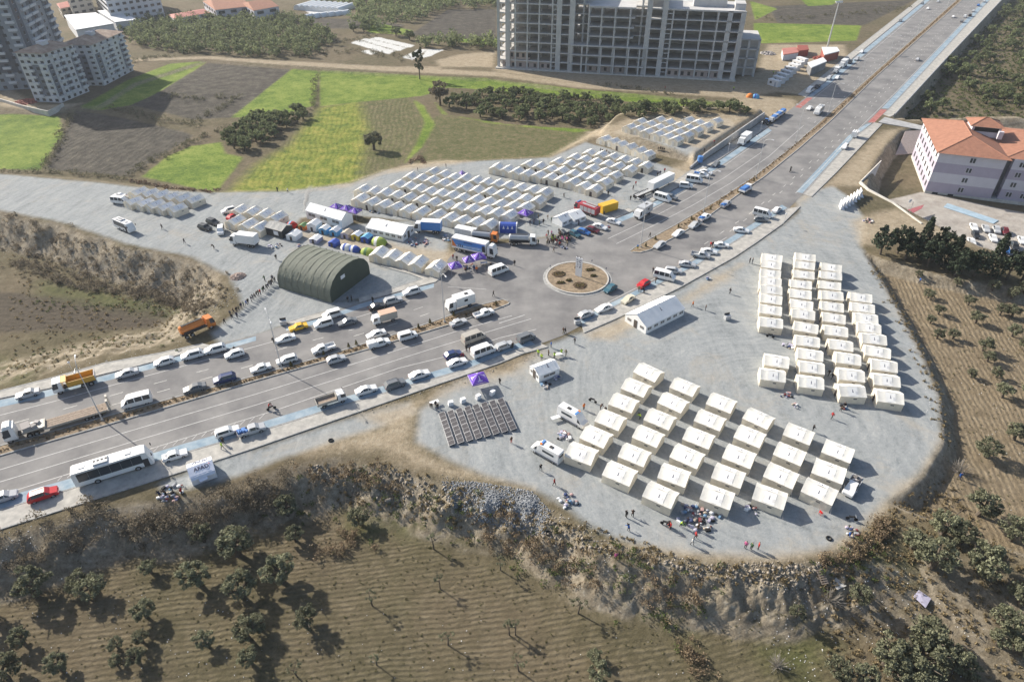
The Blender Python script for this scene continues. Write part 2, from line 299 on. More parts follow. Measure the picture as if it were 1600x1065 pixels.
def land_material():
    m = bpy.data.materials.new('land'); m.use_nodes = True; nt = m.node_tree; N = nt.nodes; L = nt.links; b = N['Principled BSDF']
    b.inputs['Roughness'].default_value = 0.95; b.inputs['Specular IOR Level'].default_value = 0.1
    geo = N.new('ShaderNodeNewGeometry'); pos = geo.outputs['Position']
    def noise(scale, detail=6, rough=0.6, sy=1.0, rz=0.0, dist=0.0):
        n = N.new('ShaderNodeTexNoise'); n.inputs['Scale'].default_value = scale; n.inputs['Detail'].default_value = detail; n.inputs['Roughness'].default_value = rough; n.inputs['Distortion'].default_value = dist
        if sy != 1.0 or rz:
            mp = N.new('ShaderNodeMapping'); mp.inputs['Rotation'].default_value = (0, 0, rz); mp.inputs['Scale'].default_value = (1, sy, 1)
            L.new(pos, mp.inputs[0]); L.new(mp.outputs[0], n.inputs['Vector'])
        else: L.new(pos, n.inputs['Vector'])
        return n.outputs['Fac']
    def math_(op, a, c, d=None):
        n = N.new('ShaderNodeMath'); n.operation = op
        for i, x in enumerate((a, c, d)):
            if x is None: continue
            if isinstance(x, (int, float)): n.inputs[i].default_value = x
            else: L.new(x, n.inputs[i])
        return n.outputs[0]
    def ramp(f, *st):
        r = N.new('ShaderNodeValToRGB'); e = r.color_ramp.elements
        while len(e) < len(st): e.new(0.5)
        for k, (p, c) in enumerate(st): e[k].position = p; e[k].color = (*c, 1)
        L.new(f, r.inputs[0]); return r.outputs[0]
    def mix(f, a, c):
        n = N.new('ShaderNodeMix'); n.data_type = 'RGBA'
        if isinstance(f, (int, float)): n.inputs[0].default_value = f
        else: L.new(f, n.inputs[0])
        for i, x in ((6, a), (7, c)):
            if isinstance(x, tuple): n.inputs[i].default_value = (*x, 1)
            else: L.new(x, n.inputs[i])
        return n.outputs[2]
    def attr(k):
        a = N.new('ShaderNodeAttribute'); a.attribute_name = k; return a.outputs['Fac']
    n_big = noise(0.035, 5, 0.6); n_mid = noise(0.22, 8, 0.7); n_fine = noise(1.1, 8, 0.75); n_grain = noise(3.6, 6, 0.8); n_mid2 = noise(0.4, 7, 0.7, dist=0.6)
    edge = math_('ADD', math_('MULTIPLY', math_('SUBTRACT', n_mid, 0.5), 5.0), math_('MULTIPLY', math_('SUBTRACT', n_fine, 0.5), 2.0))
    def mask(k, soft, amp):
        s = math_('ADD', attr(k), math_('MULTIPLY', edge, amp))
        r = N.new('ShaderNodeMapRange'); r.interpolation_type = 'SMOOTHSTEP'; r.inputs[1].default_value = -soft; r.inputs[2].default_value = soft
        L.new(s, r.inputs[0]); return r.outputs[0]
    n_big2 = noise(0.075, 7, 0.7, dist=0.8)
    def mask_range(x, a, c):
        r = N.new('ShaderNodeMapRange'); r.interpolation_type = 'SMOOTHSTEP'; r.inputs[1].default_value = a; r.inputs[2].default_value = c; L.new(x, r.inputs[0]); return r.outputs[0]
    grain = math_('ADD', math_('MULTIPLY', math_('SUBTRACT', math_('ADD', math_('MULTIPLY', n_fine, 0.55), math_('MULTIPLY', n_grain, 0.45)), 0.5), 1.7), 0.5)
    base = ramp(math_('ADD', math_('MULTIPLY', n_mid2, 0.6), math_('MULTIPLY', grain, 0.4)), (0.33, (0.066, 0.055, 0.034)), (0.48, (0.126, 0.103, 0.065)), (0.64, (0.215, 0.178, 0.12)))
    tint = ramp(n_big, (0.42, (0.072, 0.071, 0.034)), (0.58, (0.15, 0.12, 0.078)))
    col = mix(0.35, base, tint)
    col = mix(math_('MULTIPLY', mask('tan', 3.0, 1.2), 0.85), col, ramp(math_('ADD', math_('MULTIPLY', n_mid2, 0.5), math_('MULTIPLY', grain, 0.5)), (0.33, (0.135, 0.105, 0.068)), (0.5, (0.225, 0.178, 0.118)), (0.66, (0.32, 0.26, 0.18))))
    col = mix(mask('soil', 1.5, 0.6), col, ramp(grain, (0.3, (0.055, 0.046, 0.035)), (0.7, (0.115, 0.095, 0.07))))
    col = mix(mask('meadow', 3.5, 1.6), col, ramp(math_('ADD', math_('MULTIPLY', n_mid2, 0.5), math_('MULTIPLY', grain, 0.5)), (0.35, (0.045, 0.05, 0.022)), (0.52, (0.095, 0.10, 0.04)), (0.68, (0.16, 0.145, 0.075))))
    col = mix(mask('dark', 1.2, 0.35), col, ramp(math_('ADD', math_('MULTIPLY', n_mid, 0.6), math_('MULTIPLY', grain, 0.4)), (0.4, (0.045, 0.041, 0.034)), (0.52, (0.085, 0.076, 0.063)), (0.62, (0.135, 0.122, 0.095))))
    col = mix(mask('sparse', 2.0, 0.5), col, ramp(math_('ADD', math_('MULTIPLY', n_mid2, 0.55), math_('MULTIPLY', grain, 0.45)), (0.40, (0.075, 0.085, 0.032)), (0.51, (0.13, 0.125, 0.06)), (0.61, (0.205, 0.165, 0.10))))
    col = mix(mask('yellow', 4.0, 0.6), col, ramp(math_('ADD', math_('MULTIPLY', n_mid, 0.6), math_('MULTIPLY', grain, 0.4)), (0.41, (0.085, 0.13, 0.025)), (0.5, (0.18, 0.21, 0.038)), (0.59, (0.30, 0.28, 0.07))))
    col = mix(mask('green', 1.0, 0.35), col, ramp(math_('ADD', math_('ADD', math_('MULTIPLY', n_mid, 0.35), math_('MULTIPLY', n_big, 0.25)), math_('MULTIPLY', grain, 0.4)), (0.41, (0.065, 0.115, 0.02)), (0.5, (0.145, 0.205, 0.034)), (0.585, (0.25, 0.285, 0.07))))
    col = mix(mask('bank', 0.25, 0.06), col, ramp(math_('ADD', math_('MULTIPLY', n_mid2, 0.5), math_('MULTIPLY', grain, 0.5)), (0.33, (0.11, 0.09, 0.065)), (0.5, (0.25, 0.212, 0.155)), (0.68, (0.42, 0.375, 0.30))))
    sepp = N.new('ShaderNodeSeparateXYZ'); L.new(pos, sepp.inputs[0]); rx = math_('SUBTRACT', sepp.outputs[0], 52.0); ry = math_('SUBTRACT', sepp.outputs[1], 96.0)
    rad = math_('SQRT', math_('ADD', math_('MULTIPLY', rx, rx), math_('MULTIPLY', ry, ry)), None); ang = math_('ARCTAN2', ry, rx)
    cmb = N.new('ShaderNodeCombineXYZ'); L.new(math_('ADD', math_('MULTIPLY', rad, 0.8), math_('MULTIPLY', n_big, 9.0)), cmb.inputs[0]); L.new(math_('MULTIPLY', ang, 1.2), cmb.inputs[1]); arc = N.new('ShaderNodeTexNoise'); arc.inputs['Scale'].default_value = 1.3; arc.inputs['Detail'].default_value = 3; L.new(cmb.outputs[0], arc.inputs['Vector'])
    tracks = noise(0.5, 5, 0.6, sy=0.09, rz=0.45, dist=0.4)
    col = mix(mask('gravel', 1.2, 0.35), col, ramp(math_('ADD', math_('ADD', math_('ADD', math_('MULTIPLY', n_mid, 0.22), math_('MULTIPLY', tracks, 0.22)), math_('MULTIPLY', arc.outputs['Fac'], 0.22)), math_('MULTIPLY', grain, 0.34)), (0.36, (0.155, 0.168, 0.172)), (0.46, (0.25, 0.266, 0.27)), (0.55, (0.31, 0.323, 0.323)), (0.66, (0.40, 0.402, 0.388))))
    col = mix(math_('MULTIPLY', mask('sand', 2.2, 0.9), 0.8), col, ramp(math_('ADD', math_('MULTIPLY', n_mid2, 0.5), math_('MULTIPLY', grain, 0.5)), (0.33, (0.22, 0.175, 0.12)), (0.52, (0.38, 0.315, 0.225)), (0.68, (0.48, 0.42, 0.33))))
    col = mix(mask('yard', 0.5, 0.1), col, ramp(n_mid, (0.35, (0.30, 0.27, 0.24)), (0.65, (0.44, 0.41, 0.37))))
    col = mix(mask('plastic', 0.8, 0.8), col, ramp(n_fine, (0.35, (0.42, 0.42, 0.40)), (0.65, (0.72, 0.72, 0.70))))
    col = mix(math_('MULTIPLY', math_('MULTIPLY', mask('gravel', 1.2, 0.35), mask_range(n_big2, 0.5, 0.72)), 0.5), col, (0.36, 0.32, 0.26))
    # specks: stones and litter too small to build
    vo = N.new('ShaderNodeTexVoronoi'); vo.inputs['Scale'].default_value = 0.55; L.new(pos, vo.inputs['Vector'])
    # furrows
    ph = math_('ADD', attr('furrow'), math_('ADD', math_('MULTIPLY', n_big, 4.0), math_('MULTIPLY', n_mid, 1.0)))
    brk = math_('MULTIPLY', math_('SUBTRACT', n_mid2, 0.30), 2.3)
    wv = math_('ADD', math_('MULTIPLY', math_('SINE', math_('MULTIPLY', ph, 2 * math.pi), None), 0.5), 0.5)
    fam = math_('MULTIPLY', attr('furrow_strength'), brk)
    fc = math_('MULTIPLY', fam, math_('MULTIPLY', wv, 0.2))
    col = mix(fc, col, (0.05, 0.042, 0.025))
    L.new(col, b.inputs['Base Color'])
    soft = math_('SUBTRACT', 1.0, math_('MULTIPLY', mask('gravel', 1.2, 0.35), 0.55))
    h = math_('ADD', math_('MULTIPLY', math_('MULTIPLY', math_('ADD', math_('MULTIPLY', n_fine, 1.1), math_('MULTIPLY', n_grain, 0.35)), soft), 1.0), math_('MULTIPLY', math_('MULTIPLY', wv, fam), -0.75))
    bp = N.new('ShaderNodeBump'); bp.inputs['Strength'].default_value = 0.9; bp.inputs['Distance'].default_value = 0.26
    L.new(h, bp.inputs['Height']); L.new(bp.outputs[0], b.inputs['Normal'])
    return m
M['land'] = land_material()
me = np_mesh('terrain', V, F, M['land'], smooth=True)
def put(k, a):
    at = me.attributes.new(k, 'FLOAT', 'POINT'); at.data.foreach_set('value', np.asarray(a, np.float32).ravel())
for k in ('gravel', 'sand', 'yard', 'green', 'yellow', 'sparse', 'dark', 'meadow', 'plastic', 'soil', 'tan'):
    d = np.full(X.shape, -30.0)
    for p in LAYERS[k]:
        q = np.array(p); x0, y0 = q.min(0) - 12; x1, y1 = q.max(0) + 12
        s = (X > x0) & (X < x1) & (Y > y0) & (Y < y1)
        d[s] = np.maximum(d[s], sdist(X[s], Y[s], p))
    put(k, np.clip(d, -30, 30))
fur = Y * 1.0; fst = np.zeros(X.shape)
for p, a, c, per, amt in FURROW:
    q = [P(u, v)[:2] for u, v in p]; a = P(*a); c = P(*c); d = np.array([c[0] - a[0], c[1] - a[1]]); d /= np.linalg.norm(d)
    s = sdist(X, Y, q); k = s > 0
    fur[k] = ((X * -d[1] + Y * d[0]) / per)[k]; fst[k] = (amt * S(s / 2.0))[k]
gy, gx = np.gradient(ZZ); slope = np.sqrt((gx / np.gradient(X, axis=1)) ** 2 + (gy / np.gradient(Y, axis=0)) ** 2)
put('bank', np.clip(slope, 0, 1.5) - 0.28); put('furrow', fur); put('furrow_strength', fst)
terrain = struct(ob('terrain', me))

# ================================================================ ROADS
mk('asphalt', (0.175, 0.171, 0.172), 0.9, var=0.18, scale=0.12, rgb2=(0.255, 0.247, 0.238), bump=0.15, bscale=6)
mk('pavement', (0.38, 0.37, 0.345), 0.9, var=0.25, scale=0.6, rgb2=(0.47, 0.45, 0.41), bump=0.2, bscale=5)
mk('kerb', (0.33, 0.33, 0.32), 0.9, var=0.3, scale=1.5)
mk('kerb_dark', (0.12, 0.12, 0.12), 0.9, var=0.3, scale=1.0)
mk('line_paint', (0.52, 0.515, 0.50), 0.8, var=0.25, scale=1.2)
mk('line_dash', (0.55, 0.54, 0.50), 0.8, var=0.35, scale=1.2)
mk('blue_lane', (0.22, 0.33, 0.43), 0.85, var=0.28, scale=0.35, rgb2=(0.34, 0.40, 0.44))
mk('red_lane', (0.45, 0.10, 0.09), 0.85, var=0.3, scale=0.5, rgb2=(0.42, 0.22, 0.19))
mk('median_soil', (0.26, 0.20, 0.135), 0.95, var=0.4, scale=1.1, bump=0.6, bscale=5)
mk('concrete', (0.36, 0.36, 0.36), 0.9, var=0.22, scale=0.4, bump=0.1, bscale=3)
mk('concrete_light', (0.52, 0.50, 0.46), 0.9, var=0.2, scale=0.5)
mk('concrete_dark', (0.2, 0.2, 0.205), 0.9, var=0.25, scale=0.4)
ROAD = GP([(-140, 660), (0, 622.5), (76, 607), (162, 584.5), (220, 570.5), (291, 551.5), (342, 539), (400, 523), (447, 508), (500, 496), (562, 473), (625, 455), (680, 441), (691, 434), (694, 426), (700, 405), (720, 385), (790, 380), (850, 372), (900, 360), (961, 341), (988, 330), (1021, 314.5), (1060, 291.7), (1125, 248.6), (1152, 232), (1200, 198.5), (1243, 165), (1259, 152), (1285, 131), (1335, 89), (1438.5, 5), (1492, -40),
           (1587, -40), (1547.5, 0), (1387, 173), (1335, 215), (1255, 303), (1232, 326), (1190, 352), (1145, 380), (1084, 418), (1008, 456), (952, 484), (909, 508), (880, 524), (850, 535), (800, 549), (737, 575), (640, 603), (542, 632), (400, 676), (291, 707), (94, 769.5), (0, 797), (-140, 836)])
b_ = MB(); b_.v = [(x, y, 0.03) for x, y in ROAD]; b_.f = [list(range(len(ROAD)))]; b_.m = [0]
road = struct(ob('road', b_.mesh('road', M['asphalt'])))
def offset(line, d):
    out = []
    for i, p in enumerate(line):
        a = line[max(0, i - 1)]; c = line[min(len(line) - 1, i + 1)]; t = Vector((c[0] - a[0], c[1] - a[1])).normalized()
        out.append((p[0] - t.y * d, p[1] + t.x * d))
    return out
def strip(mb, line, w, z, h=0.0, dash=None, mi=0):
    """a band along a line; h>0 gives it a height, dash=(on, off)"""
    segs = []
    if dash:
        pts = resample(line, 0.8); on = int(dash[0] / 0.8); per = int(sum(dash) / 0.8)
        for i in range(0, len(pts) - on, per): segs.append(pts[i:i + on + 1])
    else: segs = [line]
    for s in segs:
        a = offset(s, w / 2); c = offset(s, -w / 2); n = len(s)
        if h:
            vs = [(p[0], p[1], z) for p in a] + [(p[0], p[1], z) for p in c] + [(p[0], p[1], z + h) for p in a] + [(p[0], p[1], z + h) for p in c]
            fs = []
            for i in range(n - 1): fs += [(2 * n + i, 3 * n + i, 3 * n + i + 1, 2 * n + i + 1), (i, 2 * n + i, 2 * n + i + 1, i + 1), (n + i, n + i + 1, 3 * n + i + 1, 3 * n + i)]
            fs += [(0, n, 3 * n, 2 * n), (n - 1, 3 * n - 1, 4 * n - 1, 2 * n - 1)]
            mb.add(vs, fs, mi)
        else:
            mb.add([(p[0], p[1], z) for p in a] + [(p[0], p[1], z) for p in c], [(n + i, n + i + 1, i + 1, i) for i in range(n - 1)], mi)
def resample(line, step):
    out = [line[0]]; acc = 0.0
    for i in range(len(line) - 1):
        a = np.array(line[i]); c = np.array(line[i + 1]); L = np.linalg.norm(c - a); t = step - acc
        while t <= L: out.append(tuple(a + (c - a) * t / L)); t += step
        acc = (acc + L) % step
    return out
# cycle lanes, red crossings (sheets on the road)
def band_between(px_a, px_b, z, name, m):
    a = GP(px_a); c = GP(px_b)[::-1]; mb = MB(); mb.v = [(x, y, z) for x, y in a + c]; mb.f = [list(range(len(mb.v)))]; mb.m = [0]
    o = ob(name, mb.mesh(name, m), road); return o
band_between([(-140, 662), (0, 625), (76, 609), (162, 587), (291, 553.5), (342, 541), (400, 525)], [(-140, 672), (0, 636), (76, 619), (162, 596), (291, 562), (342, 549), (400, 532)], 0.036, 'cycle_lane', M['blue_lane'])
band_between([(447, 510), (500, 498), (562, 475), (625, 457), (678, 443)], [(447, 517), (500, 505), (562, 482), (625, 464), (678, 449)], 0.036, 'cycle_lane', M['blue_lane'])
band_between([(-140, 834), (0, 795), (94, 767.5), (291, 705), (400, 674), (542, 630), (640, 601), (737, 573), (800, 547), (836, 538)], [(-140, 818), (0, 778), (94, 752), (291, 692), (400, 662), (542, 619), (640, 591), (737, 563), (800, 539), (826, 530)], 0.036, 'cycle_lane', M['blue_lane'])
band_between([(961, 343), (988, 332), (1021, 316.5), (1060, 293.7), (1125, 250.6), (1200, 200.5)], [(972, 346), (996, 336), (1031, 319), (1069, 297), (1133, 254.5), (1206, 204)], 0.036, 'cycle_lane', M['blue_lane'])
band_between([(1262, 151), (1287, 131), (1336, 90), (1439, 6), (1493, -39)], [(1270, 151), (1294, 133), (1343, 92), (1445, 7), (1498, -39)], 0.036, 'cycle_lane', M['blue_lane'])
band_between([(1242, 168), (1261, 153)], [(1251, 169), (1270, 153)], 0.036, 'red_crossing', M['red_lane'])
band_between([(1585, -39), (1545, 1), (1388, 170)], [(1579, -39), (1538, 1), (1378, 169)], 0.036, 'cycle_lane', M['blue_lane'])
band_between([(1386, 172), (1366, 192)], [(1376, 171), (1356, 191)], 0.036, 'red_crossing', M['red_lane'])
band_between([(1362, 193), (1334, 214), (1254, 302)], [(1353, 194), (1325, 213), (1244, 300)], 0.036, 'cycle_lane', M['blue_lane'])
band_between([(1230, 325), (1190, 350), (1145, 378), (1084, 416), (1008, 454), (952, 482), (911, 506)], [(1222, 320), (1180, 347), (1135, 375), (1075, 413), (999, 451), (943, 479), (905, 500)], 0.036, 'cycle_lane', M['blue_lane'])
# painted lines
def line_mark(px, dash=None, w=0.16, m='line_paint'):
    mb = MB(); strip(mb, GP(px), w, 0.042, dash=dash); ob('lane_line', mb.mesh('lane_line', M[m]), road)
line_mark([(-140, 680), (0, 648.6), (88.7, 625.8), (195, 596.4), (291, 570.5), (400, 541), (480, 519), (560, 495), (640, 470)])
line_mark([(-140, 701), (0, 667), (107, 637), (212, 607), (325, 577), (440, 545), (550, 515), (650, 483), (705, 465)], (3.0, 5.0), m='line_dash')
line_mark([(-140, 715), (0, 683), (120, 648), (235, 616), (340, 586), (470, 549), (550, 526), (660, 493), (720, 472)], (3.0, 5.0), m='line_dash')
line_mark([(-140, 775), (0, 733.6), (200, 674), (400, 615.5), (575, 561.4), (719, 515.8), (800, 493)])
line_mark([(-140, 795), (0, 752.6), (200, 692), (400, 632.5), (671, 546), (760, 519), (830, 498)])
line_mark([(-140, 812), (20, 767), (238, 700), (430, 641), (623, 575), (701, 556), (780, 528), (838, 514.5)])
line_mark([(950, 373), (1010, 345), (1070, 313), (1130, 279), (1190, 238)]); line_mark([(963, 381), (1022, 352), (1082, 321), (1142, 286), (1202, 244), (1256, 196)])
line_mark([(1014, 331), (1069, 300), (1132, 259), (1204, 208)]); line_mark([(1270, 155), (1345, 95), (1447, 9), (1500, -36)], w=0.15)
line_mark([(1262, 186), (1292, 162), (1360, 104), (1450, 26), (1505, -24)], (3.0, 6.0), m='line_dash'); line_mark([(1272, 192), (1310, 160), (1376, 100), (1470, 16), (1520, -28)], (3.0, 6.0), m='line_dash')
line_mark([(1243, 302), (1280, 267), (1330, 213), (1400, 144), (1538, 0), (1576, -38)]); line_mark([(1100, 382), (1170, 335), (1230, 287), (1290, 231), (1340, 180), (1400, 118), (1510, 8), (1555, -36)], (3.0, 6.0), m='line_dash')
line_mark([(1140, 362), (1190, 324), (1250, 277), (1307, 224), (1360, 168), (1420, 106), (1523, 4), (1565, -36)], (3.0, 6.0), m='line_dash')
line_mark([(905, 497), (945, 475), (1000, 447), (1075, 409), (1135, 371)]); line_mark([(780, 505), (820, 492)], w=0.2); line_mark([(700, 448), (760, 452)], w=0.12)
for k in range(22):   # hatching beside the lower lanes
    t = 90 + k * 15; line_mark([(t, 748 - 0.305 * (t - 90) + 3), (t + 9, 748 - 0.305 * (t - 90) - 6)], w=0.1)
# medians
def island_of(name, px_top, px_bot):
    poly = GP(px_top + px_bot[::-1]); mb = MB().prism(poly, 0.0, 0.13); o = struct(ob(name, mb.mesh(name, M['median_soil'])))
    for pts in (GP(px_top), GP(px_bot)):
        k = MB(); strip(k, pts, 0.28, 0.0, 0.2); ob('kerb', k.mesh('kerb', M['kerb']), o)
    return o
MEDS = island_of('median', [(-140, 733), (0, 697), (195, 643), (251, 627.6), (400, 587), (521, 552.5), (623, 520.8), (679, 502), (742, 479), (785, 468), (794, 471)], [(-140, 750), (0, 712), (162, 665.6), (400, 595), (577, 545), (699, 508.5), (775, 483), (794, 475.5), (796, 473)])
MEDN = island_of('median', [(985, 392), (990, 388), (1020, 371), (1053, 353), (1120, 314), (1177, 277), (1240, 228), (1292, 181), (1345, 133), (1398, 86), (1495, 0), (1540, -40)], [(988, 394), (1000, 395), (1015, 391), (1063, 366), (1100, 343), (1152, 305), (1193, 277), (1250, 231), (1300, 187), (1371, 118), (1501, 2.6), (1546, -40)])
# sidewalks
def walk(px_in, px_out, skirt=0.6):
    poly = GP(px_in + px_out[::-1]); o = struct(ob('sidewalk', MB().prism(poly, -skirt, 0.13).mesh('sidewalk', M['pavement'])))
    k = MB(); strip(k, GP(px_in), 0.22, 0.0, 0.17); ob('kerb', k.mesh('kerb', M['kerb']), o)
    k = MB(); strip(k, GP(px_out), 0.3, -0.55, 0.72); ob('edge_beam', k.mesh('edge_beam', M['kerb']), o)
walk([(-140, 660), (0, 622.5), (76, 607), (162, 584.5), (220, 570.5), (291, 551.5), (335, 541)], [(-140, 648), (0, 611), (76, 592), (162, 568), (253, 551.5), (317, 537)])
walk([(464, 505.6), (500, 496), (521, 490)], [(445, 505), (480, 494), (519, 483)])
walk([(562, 473), (625, 455), (680, 441), (690, 434), (692, 428)], [(560, 466), (620, 449), (660, 436), (640, 428), (595, 416)])
walk([(-140, 836), (0, 797), (94, 769.5), (291, 707), (400, 676), (542, 632), (640, 603), (737, 575), (800, 549), (845, 537)], [(-140, 868), (0, 827), (76, 803), (177, 771), (342, 718), (400, 699), (567, 641), (669, 605.5), (780, 567.7), (818, 552), (856, 542)])
walk([(961, 341), (988, 330)], [(955, 336), (982, 325)]); walk([(1021, 314.5), (1060, 291.7), (1125, 248.6), (1200, 198.5)], [(1012, 309), (1050, 287), (1083, 264), (1150, 219), (1193, 189)])
walk([(1259, 152), (1285, 131), (1335, 89), (1438.5, 5), (1492, -40)], [(1247, 148), (1276, 126), (1322, 89), (1432, 2.6), (1482, -40)])
walk([(909, 508), (952, 484), (1008, 456), (1084, 418), (1145, 380), (1190, 352), (1232, 326)], [(912, 520), (960, 499), (1059, 451), (1147, 402), (1180, 380), (1221, 351), (1250, 323)])
walk([(1255, 304), (1334.9, 215), (1366, 192)], [(1267.6, 307.5), (1306, 270), (1378, 194)]); walk([(1380, 179), (1387, 173), (1547.5, 0), (1587, -40)], [(1390, 183), (1397, 180), (1564.5, 0), (1604, -40)])
# dirt track and kerb stones in the north are part of the land; roundabout island
rc = G(902, 434.5); RR = 0.5 * (G(948, 434.5)[0] - G(852, 434.5)[0])
circ = [(rc[0] + RR * math.cos(a), rc[1] + RR * math.sin(a)) for a in np.linspace(0, 2 * math.pi, 65)]
island = struct(ob('roundabout_island', MB().prism(circ[:-1], 0, 0.3).mesh('roundabout_island', M['median_soil'])))
k = MB(); strip(k, circ, 0.35, 0.0, 0.38); ob('kerb', k.mesh('kerb', mk('kerb_white', (0.46, 0.44, 0.41), 0.85, var=0.15, scale=2)), island)
k = MB(); strip(k, [(rc[0] + (RR + 0.55) * math.cos(a), rc[1] + (RR + 0.55) * math.sin(a)) for a in np.linspace(0, 2 * math.pi, 65)], 0.75, 0.0, 0.08); ob('kerb', k.mesh('kerb', M['kerb']), island)
# retaining walls
def wall_along(px, z0, z1, w, name, m, label, top_px=None):
    pts = GP(px); mb = MB(); n = len(pts); a = offset(pts, w / 2); c = offset(pts, -w / 2)
    z1 = z1 if isinstance(z1, list) else [z1] * n
    vs = [(p[0], p[1], z0) for p in a] + [(p[0], p[1], z0) for p in c] + [(p[0], p[1], z1[i]) for i, p in enumerate(a)] + [(p[0], p[1], z1[i]) for i, p in enumerate(c)]
    fs = []
    for i in range(n - 1): fs += [(2 * n + i, 3 * n + i, 3 * n + i + 1, 2 * n + i + 1), (i, 2 * n + i, 2 * n + i + 1, i + 1), (n + i, n + i + 1, 3 * n + i + 1, 3 * n + i)]
    fs += [(0, n, 3 * n, 2 * n), (n - 1, 3 * n - 1, 4 * n - 1, 2 * n - 1)]
    mb.add(vs, fs); return tag(ob(name, mb.mesh(name, m)), label, 'wall')
wall_along([(1078, 265), (1100, 249), (1150, 216), (1192, 187)], -0.3, [1.0, 2.2, 2.9, 3.0], 0.45, 'retaining_wall', M['concrete'], 'grey concrete retaining wall below the upper tent terrace')
wall_along([(1397, 180.5), (1480, 90.5), (1566, -0.5), (1606, -41)], -5.6, 0.75, 0.5, 'retaining_wall', M['concrete'], 'long grey parapet wall between the road and the dense grove')
# ================================================================ VEGETATION
mk('leaf_olive', (0.20, 0.205, 0.13), 0.75, island=0.4, objvar=0.2, spec=0.2, trans=0.35)
mk('leaf_olive_far', (0.175, 0.20, 0.10), 0.8, island=0.45, objvar=0.25, spec=0.15, trans=0.35)
mk('leaf_conifer', (0.045, 0.06, 0.036), 0.75, island=0.4, objvar=0.2, spec=0.2)
mk('leaf_tall', (0.06, 0.075, 0.035), 0.75, island=0.4, spec=0.2)
mk('twig_brown', (0.23, 0.175, 0.115), 0.9, island=0.5, spec=0.1, trans=0.3)
mk('twig_grey', (0.20, 0.17, 0.125), 0.9, island=0.5, spec=0.1, trans=0.3)
mk('hedge_dark', (0.14, 0.135, 0.085), 0.9, island=0.5, spec=0.1, trans=0.3)
mk('weed_green', (0.10, 0.125, 0.045), 0.85, island=0.5, spec=0.1, trans=0.3)
mk('bark', (0.11, 0.09, 0.07), 0.95, var=0.3, scale=4)
mk('bark_pale', (0.30, 0.27, 0.23), 0.95, var=0.3, scale=4)
def leaf_quads(C, size, rng, lng=1.6):
    n = len(C); a = rng.normal(size=(n, 3)); a /= np.linalg.norm(a, axis=1)[:, None]; b = rng.normal(size=(n, 3)); b -= (a * b).sum(1)[:, None] * a; b /= np.linalg.norm(b, axis=1)[:, None]
    s = size * rng.uniform(0.6, 1.35, n)[:, None]; a = a * s * lng; b = b * s
    V = np.stack([C - a, C - b, C + a, C + b], 1).reshape(-1, 3); return V, np.arange(4 * n).reshape(-1, 4)
def crown(rng, r, h, nclump, nleaf, leaf, z0, flat=0.75, shell=0.55):
    C = []
    for k in range(nclump):
        a = rng.uniform(0, 2 * math.pi); cz = rng.uniform(-0.75, 1); rad = rng.uniform(shell, 1.0); q = math.sqrt(max(0, 1 - cz * cz * 0.9)) * rad
        c = np.array([q * r * math.cos(a), q * r * math.sin(a), z0 + h * (0.5 + 0.5 * cz * rad)]); cr = r * rng.uniform(0.16, 0.34)
        d = rng.normal(size=(nleaf, 3)); d /= np.linalg.norm(d, axis=1)[:, None]; d *= (rng.uniform(0.2, 1, nleaf) ** 0.5)[:, None] * cr; d[:, 2] *= flat
        C.append(c + d)
    return leaf_quads(np.concatenate(C), leaf, rng)
def trunk_mesh(rng, h, r0, spread, limbs, m):
    mb = MB(); top = (rng.normal() * 0.1, rng.normal() * 0.1, h); mb.tube((0, 0, -0.3), top, r0, r0 * 0.7, 7)
    for k in range(limbs):
        a = 2 * math.pi * (k + rng.uniform(0, 0.6)) / limbs; e = (spread * math.cos(a), spread * math.sin(a), h + spread * rng.uniform(0.6, 1.0)); mb.tube(top, e, r0 * 0.6, r0 * 0.2, 5)
        e2 = (e[0] * 1.25 + rng.normal() * 0.2, e[1] * 1.25 + rng.normal() * 0.2, e[2] + spread * 0.5); mb.tube(e, e2, r0 * 0.22, r0 * 0.08, 4)
    return mb.mesh('trunk', m, fix=False)
TREES = {}
def tree_kind(key, n, build):
    TREES[key] = []
    for k in range(n):
        rng = np.random.default_rng(hash((key, k)) % 1 + 100 * len(TREES) + k); TREES[key].append(build(rng))
tree_kind('olive', 5, lambda r: (trunk_mesh(r, 0.8, 0.2, 0.75, 4, M['bark']), np_mesh('crown', *crown(r, 1.0 * r.uniform(0.9, 1.1), 1.55, 34, 64, 0.056, 0.5), M['leaf_olive'])))
tree_kind('olive_far', 5, lambda r: (trunk_mesh(r, 0.6, 0.13, 0.6, 3, M['bark']), np_mesh('crown', *crown(r, 1.0 * r.uniform(0.9, 1.1), 1.4, 24, 44, 0.075, 0.3), M['leaf_olive_far'])))
tree_kind('thin', 3, lambda r: (trunk_mesh(r, 1.5, 0.09, 0.5, 3, M['bark']), np_mesh('crown', *crown(r, 0.75, 1.0, 9, 30, 0.05, 1.5, shell=0.4), M['leaf_olive'])))
tree_kind('conifer', 3, lambda r: (trunk_mesh(r, 1.2, 0.07, 0.2, 3, M['bark']), np_mesh('crown', *(lambda Cs: leaf_quads(Cs, 0.05, r, 2.2))(np.concatenate([np.stack([q * np.cos(a), q * np.sin(a), np.full(a.shape, zz) + r.uniform(-0.06, 0.06, a.shape) - 0.12 * q], 1) for zz in np.linspace(0.25, 2.9, 26) for a, q in [(r.uniform(0, 6.28, 60), r.uniform(0.1, 1, 60) ** 0.6 * (0.9 * (1 - (zz / 3.05)) ** 0.75 + 0.03) * r.uniform(0.75, 1.15))]])), M['leaf_conifer'])))
